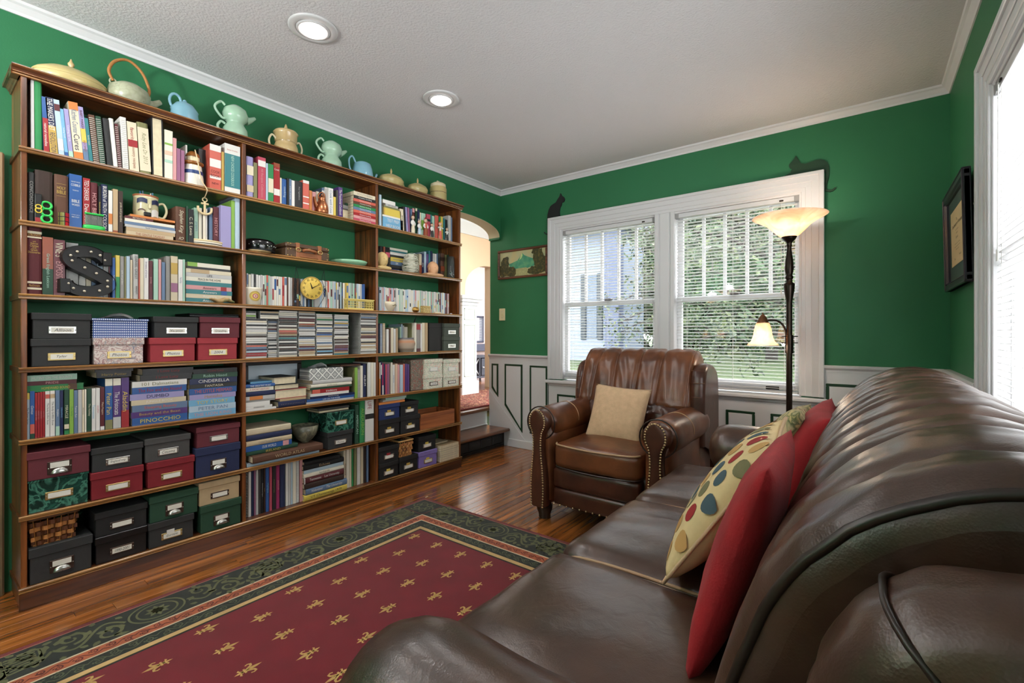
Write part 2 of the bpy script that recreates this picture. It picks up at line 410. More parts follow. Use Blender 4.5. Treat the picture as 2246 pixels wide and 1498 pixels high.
# ---- windows
M_GLASS = mat('window_glass', (1,1,1,1), .0, spec=.3, trans=1.)
def clear_glass():
    m = bpy.data.materials.new('window_pane'); nt, N, L, P = nodes_of(m)
    N.remove(P); t = N.new('ShaderNodeBsdfTransparent'); g = N.new('ShaderNodeBsdfGlossy'); g.inputs['Roughness'].default_value = .02
    mx = N.new('ShaderNodeMixShader'); mx.inputs[0].default_value = .05; L.new(t.outputs[0], mx.inputs[1]); L.new(g.outputs[0], mx.inputs[2]); L.new(mx.outputs[0], N['Material Output'].inputs[0]); return m
M_PANE = clear_glass()
M_SLAT = mat('white_vinyl_slat', rgb(226,225,224), .35)
M_CORD = mat('white_cord', rgb(225,223,218), .8)
def window(name, T, w0, w1, label, mullion=None, hide=False):
    """T maps (across, out, z) to world; 'out' is positive into the room"""
    root = empty(name, T(w0, 0, WZ0)); struct(root, label)
    def bx(a0, a1, o0, o1, z0, z1, c=.003):
        m = MB().cbox(a0, a1, o0, o1, z0, z1, c); m.v = [T(*v) for v in m.v]; return m
    cw = .125
    st_ = ((0,.028,.014),(.022,.062,.018),(.056,.102,.024),(.096,cw,.034)); ht_ = ((0,.028,.014),(.022,.062,.018),(.056,.098,.024),(.092,.115,.034))
    for s, x in ((-1, w0), (1, w1)):
        for k_, (a, b, d) in enumerate(st_):
            p, q = (x-b, x-a) if s < 0 else (x+a, x+b)
            bx(p, q, 0, d, WZ0, WZ1+ht_[k_][1]).build('casing', M_WHITE, root)
        bx(x-.006 if s < 0 else x-.012, x+.012 if s < 0 else x+.006, -.13, .004, WZ0, WZ1).build('jamb', M_WHITE, root)
    for k_, (a, b, d) in enumerate(ht_):
        bx(w0-st_[k_][1], w1+st_[k_][1], 0, d+.0004, WZ1+a, WZ1+b).build('head_casing', M_WHITE, root)
    bx(w0, w1, -.13, .003, WZ1-.012, WZ1+.006).build('head_jamb', M_WHITE, root)
    bx(w0-cw-.02, w1+cw+.02, -.02, .052, WZ0-.034, WZ0-.008, .006).build('sill', M_WHITE, root)
    bx(w0-cw, w1+cw, 0, .022, WZ0-.058, WZ0-.03, .006).build('apron', M_WHITE, root)
    bx(w0, w1, -.14, -.02, WZ0-.03, WZ0-.006).build('sill_slope', M_WHITE, root)
    bays = [(w0, w1)] if not mullion else [(w0, mullion[0]), (mullion[1], w1)]
    if mullion:
        for a, b, d in ((0,1,.014),(.25,.75,.02)):
            e = mullion[1]-mullion[0]; bx(mullion[0]+a*e+(.012 if not a else 0), mullion[0]+b*e-(.012 if b == 1 else 0), -.1, d, WZ0, WZ1).build('mullion', M_WHITE, root)
        for x in (mullion[0]+.010, mullion[1]-.010): bx(x-.014, x+.014, -.13, .024, WZ0, WZ1).build('mullion_bead', M_WHITE, root)
    zm = 1.322; f = .042
    for a, b in bays:
        for zl, zh, of, nm in ((WZ0, zm+.02, -.075, 'lower_sash'), (zm-.02, WZ1, -.105, 'upper_sash')):
            lo = .075 if nm == 'lower_sash' else .042
            m = MB().cbox(a-.004, a+f, of, of+.03, zl, zh).cbox(b-f, b+.004, of, of+.03, zl, zh).cbox(a+f, b-f, of, of+.03, zl, zl+lo).cbox(a+f, b-f, of, of+.03, zh-.042, zh)
            m.v = [T(*v) for v in m.v]; sash = m.build(nm, M_WHITE, root)
            n_p = 5 if nm == 'upper_sash' else 1; gx0, gx1 = a+f, b-f
            for k in range(n_p):
                p0 = gx0+(gx1-gx0)*k/n_p; p1 = gx0+(gx1-gx0)*(k+1)/n_p
                bx(p0, p1, of+.012, of+.016, zl+lo, zh-.042, .001).build('pane', M_PANE, sash)
                if k: bx(p0-.011, p0+.011, of+.004, of+.026, zl+lo, zh-.042).build('muntin', M_WHITE, sash)
            if nm == 'lower_sash':
                bx((a+b)/2-.03, (a+b)/2+.03, of+.005, of+.04, zh, zh+.018, .004).build('sash_lock', M_BRONZE, sash)
                bx(b-.21, b-.13, of+.028, of+.036, zl+.025, zl+.045, .002).build('finger_lift', M_BRONZE, sash)
    return root
TB = lambda a, o_, z: (a, BW-o_, z)
TR = lambda a, o_, z: (RW-o_, a, z)
window('window_1', TB, WX0, WX1, 'paired white double-hung window in the green back wall', (WXA, WXB))
window('window_2', TR, RY0, RY1, 'white double-hung window in the right wall beside the sofa')
window('added_window', TR, QY0, QY1, 'unseen white window added behind the viewpoint for fill daylight')
# ---- blinds
def slat_mesh(w, tilt):
    m = MB(); n = 5; c, s = math.cos(tilt), math.sin(tilt)
    pts = [(-.0125+.025*k/(n-1), .0022*(1-((k-(n-1)/2)/((n-1)/2))**2)) for k in range(n)]
    pts = [(p*c-q*s, p*s+q*c) for p, q in pts]
    top = [(p, q+.0006) for p, q in pts]; bot = [(p, q-.0006) for p, q in pts[::-1]]
    return m.prism(top+bot, 'x', -w/2, w/2).mesh('blind_slat', M_SLAT)
def blind(T, a, b, rz, tilt, label, wand=True):
    c = (a+b)/2; w = b-a; root = empty('window_blind', T(c, 0, WZ0)); tag(root, label, 'blind', 'white mini blinds')
    def bx(a0, a1, o0, o1, z0, z1, c=.002):
        m = MB().cbox(a0, a1, o0, o1, z0, z1, c); m.v = [T(*v) for v in m.v]; return m
    bx(a, b, -.034, -.004, WZ1-.045, WZ1-.014).build('headrail', M_WHITE, root)
    for e in (a, b-.028): bx(e, e+.028, -.038, 0, WZ1-.05, WZ1-.011).build('bracket', mat('grey_bracket', rgb(150,149,148), .5), root)
    bx(a+.01, b-.01, -.03, -.008, WZ0+.004, WZ0+.018).build('bottom_rail', M_WHITE, root)
    sm = slat_mesh(w-.02, tilt); z = WZ0+.036; base = ORG[root.name]
    while z < WZ1-.055:
        p = T(c, -.019, z); s_ = put('slat', sm, root, (p[0]-base[0], p[1]-base[1], p[2]-base[2]), (0,0,rz)); z += .0232
    for x in (a+.085, c, b-.085):
        m = MB()
        for d in (-.006, -.032): m.tube([T(x, d, WZ0+.01), T(x, d, WZ1-.04)], .0009, 5)
        m.build('ladder_cord', M_CORD, root)
    if wand:
        m = MB().tube([T(b-.1, .004, WZ1-.05), T(b-.1, .006, WZ1-.62)], .0016, 5).tube([T(b-.1, .006, WZ1-.62), T(b-.1, .006, WZ1-.66)], .004, 6)
        m.build('tilt_wand', M_CORD, root); bx(b-.112, b-.088, -.004, .002, WZ1-.04, WZ1-.03).build('cord_catch', M_BRONZE, root)
    return root
blind(TB, WX0+.012, WXA-.002, 0, R(-6), 'white mini blind in the left half of the back window, behind the recliner')
blind(TB, WXB+.002, WX1-.012, 0, R(-6), 'white mini blind in the right half of the back window, behind the floor lamp')
blind(TR, RY0+.012, RY1-.012, R(90), R(18), 'white mini blind in the window beside the sofa at the right edge')

# ---- recessed ceiling lights
M_BULB = mat('lit_bulb', rgb(255,250,240), .4, emit=((1,.96,.9,1), 9))
M_RING = mat('white_light_trim', rgb(205,204,204), .4)
def can(x, y, lab):
    root = empty('recessed_light', (x, y, CEIL)); tag(root, lab, 'ceiling light', 'recessed ceiling lights')
    MB().lathe([(.104,-.001),(.104,-.006),(.098,-.009),(.078,-.011),(.072,-.008)], 40, (x,y,CEIL)).build('trim_ring', M_RING, root)
    MB().lathe([(.073,-.004),(.070,-.012),(.062,-.014),(.054,-.006)], 32, (x,y,CEIL)).build('gimbal', M_RING, root)
    MB().lathe([(.054,-.003),(.052,-.014),(.04,-.024),(.02,-.03),(0,-.032)], 28, (x,y,CEIL)).build('bulb', M_BULB, root)
    l = lamp('recessed_light_beam', 'SPOT', (x, y, CEIL-.045), CAN_POWER, CAN_COL, .05, spot_size=R(150), spot_blend=.6)
can(-1.985, 1.129, 'larger looking recessed ceiling light nearer the camera')
can(-1.985, 1.92, 'recessed ceiling light nearer the window wall')
can(-1.985, .34, 'recessed ceiling light above the left end of the bookcase')
can(-1.985, -.45, 'recessed ceiling light over the rug end behind the viewpoint')

# ---- steps up to the hall, and what can be seen of the hall
hall_floor = MB().box(-4.17, LW-.16, 1.2, 4.86, .25, .34).box(-7.2, -4.17, 1.2, 6.45, .25, .34).build('floor_hall', M_STEP); struct(hall_floor, 'wooden floor of the hall beyond the arch')
st = empty('stair_steps', (LW, 3.0, 0)); struct(st, 'two oak steps with white riser up to the hall arch')
MB().cbox(-2.99, -2.685, AY0, BW-.02, .145, .172, .008).build('tread', M_STEP, st)
MB().cbox(-3.3, -2.935, AY0, BW-.02, .315, .343, .008).build('tread', M_STEP, st)
MB().box(-2.99, -2.975, AY0, BW-.02, .172, .315).build('riser', M_WHITE, st)
MB().box(-2.95, -2.765, AY0-.02, BW, -.05, .145).build('riser', mat('dark_riser', rgb(26,26,28), .6), st)
MB().cbox(-2.985, -2.966, AY0, BW-.02, .172, .186, .003).build('riser_moulding', M_WHITE, st)
vent = empty('floor_vent', (-2.765, 3.1, 0)); tag(vent, 'black slatted heating grille under the lowest oak step', 'vent')
for z in (.022, .118): MB().cbox(-2.768, -2.752, AY0+.1, BW-.05, z, z+.012, .002).build('grille_rail', M_BLACK, vent)
for k in range(5):
    y0 = 2.70+k*.155; MB().cbox(-2.766, -2.755, y0, y0+.145, .036, .116, .003).build('grille_panel', mat('grey_grille', rgb(58,60,62), .5), vent)
    for q in range(7): MB().box(-2.7555, -2.7525, y0+.004, y0+.141, .042+q*.0105, .046+q*.0105).build('louvre', M_BLACK, vent)
M_HALL = mat('beige_hall_paint', rgb(214,184,152), .7, vary=(3,.03)); M_LILAC = mat('pale_rose_paint', rgb(206,186,182), .7, vary=(3,.04))
HA = -4.05
har = []
for k in range(13):
    t = math.pi*k/24; har.append((4.80-.46*math.cos(t), 1.66+.31*math.sin(t)))
wh = MB().box(HA-.12, HA, 1.2, 4.34, .34, 2.75).prism([(4.34,2.75)]+har+[(4.80,2.75)], 'x', HA-.12, HA).box(HA-.12, HA, 4.80, 4.86, 1.97, 2.75)
struct(wh.build('wall_hall_1', M_HALL), 'beige hall wall with an arch')
struct(MB().box(-4.17, LW-.14, 1.1, 4.93, 2.6, 2.66).box(-7.2, -4.17, 1.1, 6.52, 2.6, 2.66).build('ceiling_hall', M_CEIL), 'white hall ceiling')
struct(MB().box(-5.2, LW-.13, 1.05, 1.2, .0, 2.75).build('wall_hall_2', M_HALL), 'beige end wall of the hall')
struct(MB().prism([(HA, 2.33),(HA+.012,2.33),(HA+.10,2.45),(HA+.10,2.6),(HA,2.6)], 'y', 1.2, 4.86).build('trim_10', M_WHITE), 'white cornice in the hall')
FX = -5.1
fw = MB().box(FX-.1, FX, 1.2, 5.15, .34, 2.6).box(FX-.1, FX, 5.9, 6.5, .34, 2.6).box(FX-.1, FX, 5.15, 5.9, 1.36, 2.6).box(FX-.1, FX, 5.15, 5.9, .34, .92)
struct(fw.build('wall_hall_3', M_LILAC), 'pale wall of the room beyond the hall')
struct(MB().box(-4.17, LW-.13, 4.86, 4.93, .0, 2.66).build('wall_hall_4', M_HALL), 'beige side wall of the hall')
struct(MB().box(-7.2, -4.17, 6.45, 6.52, .0, 2.66).build('wall_hall_5', M_LILAC), 'pale side wall of the room beyond the hall')
w4 = empty('window_4', (FX, 5.5, .92)); struct(w4, 'small dark framed window in the room beyond the hall')
M_DWIN = mat('dark_slate_frame', rgb(74,76,92), .4)
for a, b, z0, z1 in ((5.15,5.9,1.33,1.36),(5.15,5.9,.92,.95),(5.52,5.66,.92,1.36),(5.15,5.18,.92,1.36),(5.87,5.9,.92,1.36)): MB().cbox(FX-.06, FX+.02, a, b, z0, z1, .003).build('frame', M_DWIN, w4)
for a, b in ((5.18,5.52),(5.66,5.87)):
    MB().box(FX-.04, FX-.036, a, b, .95, 1.33).build('pane', M_PANE, w4)
    for k in range(14): MB().cbox(FX-.02, FX-.004, a, b, .96+k*.027, .964+k*.027, .001).build('slat', M_SLAT, w4)
MB().cbox(FX-.05, FX-.03, 5.18, 5.52, 1.15, 1.165, .003).build('sash_rail', M_DWIN, w4)
MB().cbox(FX, FX+.12, 5.05, 6.0, .78, .90, .01).build('sill_shelf', M_DWIN, w4)
# half-height panelled column
colm = empty('half_column', (-3.87, 4.18, .34)); tag(colm, 'white half-height panelled column with moulded cap beyond the arch', 'column')
cx0, cx1, cy0, cy1 = -3.98, -3.76, 3.98, 4.235
MB().cbox(cx0, cx1, cy0, cy1, .34, 1.44, .004).build('shaft', M_WHITE, colm)
MB().cbox(cx0-.02, cx1+.02, cy0-.02, cy1+.02, .34, .50, .006).build('plinth', M_WHITE, colm)
for k, (e, z) in enumerate(((.015,1.40),(.035,1.44),(.06,1.475))): MB().cbox(cx0-e, cx1+e, cy0-e, cy1+e, z, z+.04, .006).build('cap_moulding', M_WHITE, colm)
for z0, z1 in ((.56,1.18),(1.23,1.37)):
    for a in ((cy0+.03,cy0+.045,z0,z1),(cy1-.045,cy1-.03,z0,z1),(cy0+.03,cy1-.03,z0,z0+.015),(cy0+.03,cy1-.03,z1-.015,z1)): MB().cbox(cx1-.002, cx1+.008, a[0], a[1], a[2], a[3], .003).build('panel_moulding', mat('sage_white', rgb(196,200,186), .5), colm)
# wine cabinet
wc = empty('wine_cabinet', (-4.6, 5.1, .34)); tag(wc, 'dark grey wine cabinet with white crossed lattice in the far room', 'cabinet')
M_SLATE = mat('slate_paint', rgb(66,66,76), .4); kx = -4.62
MB().cbox(kx-.3, kx, 4.72, 5.62, .70, .735, .004).build('cabinet_top', M_SLATE, wc)
MB().cbox(kx-.3, kx-.26, 4.75, 5.6, .42, .70, .003).build('cabinet_back', M_BLACK, wc)
for a in (4.75, 5.26, 5.57): MB().cbox(kx-.26, kx, a, a+.03, .42, .70, .003).build('side_panel', M_SLATE, wc)
MB().cbox(kx-.26, kx, 4.75, 5.6, .40, .435, .003).build('cabinet_floor', M_SLATE, wc)
for a in (4.77, 5.56):
    for b in (kx-.27, kx-.03): MB().cbox(b, b+.025, a, a+.025, .34, .41, .003).build('leg', M_SLATE, wc)
for k in range(3):
    for s in (1, -1):
        y0 = 4.80+k*.15; a, b = (y0, y0+.17) if s > 0 else (y0+.17, y0)
        MB().tube([(kx-.02, a, .44), (kx-.02, b, .695)], .006, 5).build('lattice_bar', mat('white_lattice', rgb(216,214,214), .5), wc)
MB().cbox(kx-.005, kx+.01, 5.30, 5.56, .44, .69, .004).build('cabinet_door', M_SLATE, wc)
MB().lathe([(0,0),(.014,.004),(.016,.012),(.008,.02),(0,.022)], 12, (kx+.02, 5.33, .55)).build('knob', M_WHITE, wc)
tray = MB().cbox(kx-.24, kx-.03, 4.95, 5.2, .735, .75, .004)
for y in (4.99, 5.16): tray.tube([(kx-.13, y+.03*math.cos(t), .75+.05*math.sin(t)) for t in [math.pi*k/8 for k in range(9)]], .004, 5)
tag(tray.build('serving_tray', M_BLACK, at=(kx-.13, 5.08, .735)), 'small black tray with loop handles on the wine cabinet', 'tray')
# runner rug in the hall
rr = pattern('red_hall_rug', rgb(92,22,24), [(.35,rgb(140,44,40)),(.5,rgb(60,34,34)),(.62,rgb(196,140,106)),(.75,rgb(120,30,30))], 'noise', 26, .95, distort=2.)
rg = empty('hall_rug', (-3.5, 3.6, .343)); tag(rg, 'red patterned oriental runner on the hall floor above the steps', 'rug')
MB().cbox(-3.9, -3.03, 2.6, 4.6, .343, .352, .003).build('rug_field', rr, rg)
for a in ((-3.05,-3.02,2.6,4.6),): MB().cbox(a[0], a[1], a[2], a[3], .343, .353, .003).build('rug_border', mat('rug_edge_red', rgb(110,28,28), .95), rg)
# unseen ceiling lamps added to light the hall and far room
hl = empty('hall_added_lamp', (-3.45, 2.6, 2.6)); tag(hl, 'unseen round ceiling lamp added to light the hall', 'lamp')
MB().lathe([(.15,0),(.15,-.02),(.13,-.06),(.08,-.09),(0,-.1)], 24, (-3.45,2.6,2.6)).build('glass_dome', M_BULB, hl)
lamp('hall_fill_light', 'POINT', (-3.45, 3.0, 2.35), 5.5, (1,.95,.9), .12)
lamp('far_room_fill_light', 'POINT', (-4.6, 5.0, 2.3), 2.5, (1,.96,.95), .12)
fl = empty('far_room_added_lamp', (-4.6, 5.0, 2.6)); tag(fl, 'unseen round ceiling lamp added to light the room beyond the hall', 'lamp')
MB().lathe([(.15,0),(.15,-.02),(.13,-.06),(.08,-.09),(0,-.1)], 24, (-4.6,5.0,2.6)).build('glass_dome', M_BULB, fl)
# light switch
sw = empty('light_switch', (bx_(1102, BW), BW-.004, bz_(1102, 690, BW))); tag(sw, 'cream toggle light switch plate on the green wall', 'switch')
c = sw.location; M_IVORY = mat('ivory_plastic', rgb(226,216,172), .4)
MB().cbox(c.x-.036, c.x+.036, BW-.007, BW, c.z-.058, c.z+.058, .003).build('plate', M_IVORY, sw)
MB().cbox(c.x-.005, c.x+.005, BW-.02, BW-.005, c.z-.004, c.z+.014, .002).build('toggle', M_IVORY, sw)
for d in (-.03, .03): MB().lathe([(.004,0),(.003,.002),(0,.002)], 8, (0,0,0)).xform(Matrix.Translation((c.x, BW-.007, c.z+d)) @ Matrix.Rotation(R(90),4,'X')).build('screw', M_STEEL, sw)

# ================================================================== outside
lawn = MB().grid(lambda u, v: (-40+80*u, 3.9+60*v, -.25 + .55*min(1, v*3) + .05*math.sin(9*u+7*v)), 30, 24).build('lawn', pattern('grass', rgb(30,46,20), [(.5,rgb(50,66,30)),(.8,rgb(74,82,46))], 'noise', 6, .95)); lawn['kind'] = 'structure'; lawn['label'] = 'sunlit lawn outside the window'
hs = empty('neighbour_house', (-9.5, 16, .2)); tag(hs, 'pale blue-white sided house seen through the left half of the window', 'house')
M_SID = mat('pale_siding', rgb(112,122,138), .6); M_SHUT = mat('grey_shutter', rgb(46,54,60), .6)
for k in range(34): MB().prism([(16.0,.2+k*.14),(15.975,.2+k*.14),(15.99,.34+k*.14),(16.0,.34+k*.14)], 'x', -16, -7.1).build('siding_board', M_SID, hs)
MB().box(-16, -7.1, 16, 18, 0, 5).build('wall', M_SID, hs)
MB().cbox(-7.62, -7.05, 15.55, 15.97, 0.1, 5.2, .02).build('corner_column', mat('blue_grey_column', rgb(66,76,100), .6), hs)
MB().prism([(15.2,4.9),(18.5,4.9),(18.5,6.8),(17,7.2)], 'x', -16.5, -6.8).build('roof', mat('shingle_grey', rgb(104,108,114), .8), hs)
hw = MB().cbox(-8.55, -8.1, 15.93, 15.98, .9, 3.3, .02).build('window', mat('dark_glass', rgb(60,76,92), .1), hs)
for a in (-8.80, -8.10): 
    sh = MB().cbox(a, a+.22, 15.92, 15.97, .85, 3.35, .01).build('shutter', M_SHUT, hs)
    for k in range(20): MB().box(a+.03, a+.19, 15.905, 15.925, .92+k*.12, .98+k*.12).build('shutter_slat', M_SHUT, sh)
M_BARK = mat('bark', rgb(44,38,34), .9, bump=(40,.5,.01)); 
M_LEAF = [mat('leaf_%s' % n, c, .6) for n, c in (('green', rgb(48,68,38)), ('yellow_green', rgb(76,86,50)), ('deep_green', rgb(32,50,32)))]
ORD7 = ['leftmost','second','third','fourth','fifth','sixth','rightmost']
def leaf_blob(mb, c, r, n, rnd, size=.07):
    for _ in range(n):
        while True:
            p = Vector((rnd.uniform(-1,1), rnd.uniform(-1,1), rnd.uniform(-1,1)))
            if p.length < 1: break
        p = Vector(c)+Vector((p.x*r[0], p.y*r[1], p.z*r[2])); a = Vector((rnd.uniform(-1,1), rnd.uniform(-1,1), rnd.uniform(-1,1))).normalized(); b = a.orthogonal().normalized()
        s = size*rnd.uniform(.6,1.3); q = a.cross(b)*.01
        mb.add([p-a*s, p-b*s*.4+q, p+a*s, p+b*s*.4+q], [(0,1,2),(0,2,3)], rnd.choice((0,0,1,2)))
def tree(name, base, h, spread, label, seed, n_leaf, trunk=.16, low=.3, lsize=.07):
    rnd = random.Random(seed); root = empty(name, base); tag(root, label, 'tree', 'trees outside the window'); B = Vector(base)
    MB().tube([B, B+Vector((.1,.05,h*.3)), B+Vector((.0,.1,h*.6)), B+Vector((.15,0,h*.95))], [trunk, trunk*.8, trunk*.5, .02], 9).build('trunk', M_BARK, root)
    br = MB(); lf = MB()
    for k in range(26):
        z = h*(low+.6*k/26); an = k*2.4+rnd.random(); L_ = spread*rnd.uniform(.55,1.)*(1-.4*k/26)
        p0 = B+Vector((.05,.05,z)); p2 = p0+Vector((math.cos(an)*L_, math.sin(an)*L_, rnd.uniform(-.25,.5)*L_)); p1 = (p0+p2)/2+Vector((rnd.uniform(-.2,.2), rnd.uniform(-.2,.2), .1*L_))
        br.tube([p0, p1, p2], [trunk*.28, trunk*.16, .01], 5)
        for q in range(5):
            a = rnd.uniform(.3,1); m_ = p0.lerp(p2, a); e = m_+Vector((rnd.uniform(-.6,.6), rnd.uniform(-.6,.6), rnd.uniform(-.5,.4)))*(h/5.5)
            br.tube([m_, (m_+e)/2+Vector((0,0,.06)), e], [trunk*.08, trunk*.05, .004], 4); leaf_blob(lf, e, (.34*h/5.5,.34*h/5.5,.26*h/5.5), n_leaf//130, rnd, lsize)
    br.build('branches', M_BARK, root); o = lf.build('foliage', M_LEAF, root); o['kind'] = 'stuff'
tree('leafy_tree', (-.55, 8.2, 0), 5.2, 3.0, 'leafy green tree with dark bare branches outside the right half of the window', 5, 5200, .2, .14)
tree('leafy_tree', (-4.6, 13.5, 0.2), 5.2, 2.2, 'green tree beside the pale house outside', 9, 3600, .16, .2)
tree('leafy_tree', (1.8, 15, 0.2), 6.5, 3.4, 'yellow-green tree farther behind outside the right half of the window', 12, 5200, .2, .15, .1)
tree('leafy_tree', (-2.6, 18, 0.2), 6.5, 3.2, 'distant tree in the gap between house and nearest tree', 15, 5200, .2, .15, .1)
for k in range(7):
    tree('dense_tree', (-9.5+k*3.6, 26+(k % 2)*2, .2), 12.5, 4.4, '%s of the tall dense trees closing the view behind the lawn' % ORD7[k], 40+k, 18200, .25, .04, .30)
hd = MB(); rnd = random.Random(4)
for k in range(40): leaf_blob(hd, (-6.2+k*.3, 21+rnd.random(), .9), (.5,.5,1.0), 70, rnd, .12)
for k in range(8): hd.tube([(-6+k*1.6, 21.3, .2), (-6+k*1.6, 21.3, 1.2)], .04, 5, 1)
tag(hd.build('garden_hedge', M_LEAF, at=(0,21,.2)), 'low green hedge along the far edge of the lawn', 'hedge')
# ================================================================== bookcase
SH = [1.783, 1.50, 1.218, .934, .655, .363, .087]           # shelf tops, row 1..7
BY = [.281, 1.078, 1.906, 2.694]                               # left faces of the four uprights
BT = .018; TOPZ = 2.086
bc = empty('bookcase', (-2.69, 1.5, 0)); tag(bc, 'wall-length dark walnut bookcase with three bays crammed with books and boxes', 'bookcase')
for y in BY: MB().cbox(LW+.002, SHX-.008, y, y+BT, 0, TOPZ-.03, .002).build('upright', M_BWOODV, bc)
YL, YR = BY[0]-.006, BY[3]+BT+.006
for k, z in enumerate(SH):
    sh_ = MB().box(LW+.002, SHX-.008, YL, YR, z-.020, z).build('shelf', M_BWOOD, bc)
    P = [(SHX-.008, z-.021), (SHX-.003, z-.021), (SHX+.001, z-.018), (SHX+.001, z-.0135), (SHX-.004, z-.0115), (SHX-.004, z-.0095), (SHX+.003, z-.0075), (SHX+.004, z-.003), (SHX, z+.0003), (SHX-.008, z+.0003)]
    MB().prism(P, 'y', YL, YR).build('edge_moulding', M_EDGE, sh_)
MB().cbox(SHX-.025, SHX-.003, BY[0]-.004, BY[3]+BT+.004, 0, SH[6]-.02, .002).build('base_board', M_BWOOD, bc)
MB().box(LW+.002, SHX-.006, BY[0], BY[3]+BT, TOPZ-.03, TOPZ-.012).build('top_board', M_BWOOD, bc)
cp = [(0,-.034),(.004,-.034),(.007,-.030),(.004,-.026),(.010,-.022),(.014,-.014),(.024,-.008),(.027,-.004),(.027,0),(0,0)]
cm = MB().prism([(SHX-.01+p, TOPZ+q) for p, q in [(-.05,-.034)]+cp[1:-1]+[(-.05,0)]], 'y', YL-.02, YR+.012); cm.box(LW+.002, SHX-.04, YL-.02, YR+.012, TOPZ-.012, TOPZ)
cm.prism([(BY[0]-p, TOPZ+q) for p, q in cp], 'x', LW+.002, SHX-.01); cm.build('cornice', M_BWOOD, bc)
for dx_, dz_, rr_ in ((-.004,-.030,.0032),(.0,-.022,.0022),(.0145,-.003,.003)): MB().tube([(SHX+dx_, YL-.016, TOPZ+dz_), (SHX+dx_, YR+.008, TOPZ+dz_)], rr_, 6).build('cornice_highlight_bead', M_EDGE, bc)  # specular line along the cornice, put in as lighter wood beads

# ================================================================== rug
def fuzzy(name, c, amt=.18): return mat(name, c, .95, spec=.1, sheen=.2, bump=(900,.5,.003), vary=(9,amt))
RX0, RX1, RY0_, RY1_ = -2.268, -.56, -1.05, 2.05
rug = empty('area_rug', ((RX0+RX1)/2, .5, 0)); tag(rug, 'large crimson area rug with gold fleurs-de-lis and dark green scroll border', 'rug')
def ring(e0, e1, z, name, m):
    mb = MB(); a, b, c, d = RX0+e0, RX1-e0, RY0_+e0, RY1_-e0; a2, b2, c2, d2 = RX0+e1, RX1-e1, RY0_+e1, RY1_-e1
    for r_ in ((a,a2,c,d),(b2,b,c,d),(a2,b2,c,c2),(a2,b2,d2,d)): mb.box(r_[0], r_[1], r_[2], r_[3], .001, z)
    return mb.build(name, m, rug)
M_RBLK = fuzzy('rug_black', rgb(30,32,26)); M_ROLV = fuzzy('rug_olive', rgb(92,92,58)); M_RUST = fuzzy('rug_rust', rgb(176,92,58)); M_RCRIM = fuzzy('rug_crimson', rgb(112,20,33), .12)
M_RTAN = fuzzy('rug_tan', rgb(196,160,106)); M_RIV = fuzzy('rug_ivory', rgb(208,190,160)); M_RGRN = fuzzy('rug_moss', rgb(84,88,62)); M_RDR = fuzzy('rug_oxblood', rgb(96,34,26)); M_RGOLD = fuzzy('rug_gold', rgb(198,158,92))
ring(0, .022, .008, 'rug_binding', fuzzy('rug_edge', rgb(112,34,32))); ring(.022, .027, .0092, 'pinstripe', fuzzy('rug_pinstripe', rgb(150,96,80)))
ring(.027, .199, .009, 'outer_border', M_RBLK); ring(.199, .206, .0098, 'pinstripe', M_RIV); ring(.206, .256, .009, 'middle_border', M_RUST); ring(.256, .262, .0098, 'pinstripe', M_RIV)
ring(.262, .320, .009, 'inner_border', M_RBLK); ring(.320, .342, .0098, 'gold_stripe', M_RTAN); ring(.342, .352, .0085, 'dark_stripe', M_RBLK)
MB().box(RX0+.352, RX1-.352, RY0_+.352, RY1_-.352, .001, .009).build('rug_field', M_RCRIM, rug)
def ribbon(mb, pts, w, z, mi=0):
    n = len(pts); L_ = []; Rr = []
    for i in range(n):
        p = pts[i]; a = pts[max(i-1,0)]; b = pts[min(i+1,n-1)]; dx, dy = b[0]-a[0], b[1]-a[1]; l = math.hypot(dx,dy) or 1
        ww = w(i/(n-1)) if callable(w) else w
        L_.append((p[0]-dy/l*ww/2, p[1]+dx/l*ww/2, z)); Rr.append((p[0]+dy/l*ww/2, p[1]-dx/l*ww/2, z))
    mb.add(L_+Rr, [(i, i+1, n+i+1, n+i) for i in range(n-1)], mi)
def leaf(mb, p, ang, l, w, z, mi=0):
    c, s = math.cos(ang), math.sin(ang); pts = [(0,0),(.3*l,w/2),(.65*l,w*.38),(l,0),(.65*l,-w*.38),(.3*l,-w/2)]
    mb.add([(p[0]+a*c-b*s, p[1]+a*s+b*c, z) for a, b in pts], [tuple(range(6))], mi)
def spiral(p, a0, r0, turns, sgn, n=26):
    out = []
    for i in range(n):
        t = i/(n-1); r = r0*(1-t*.86); a = a0+sgn*t*turns*2*math.pi; out.append((p[0]+r*math.cos(a), p[1]+r*math.sin(a)))
    return out
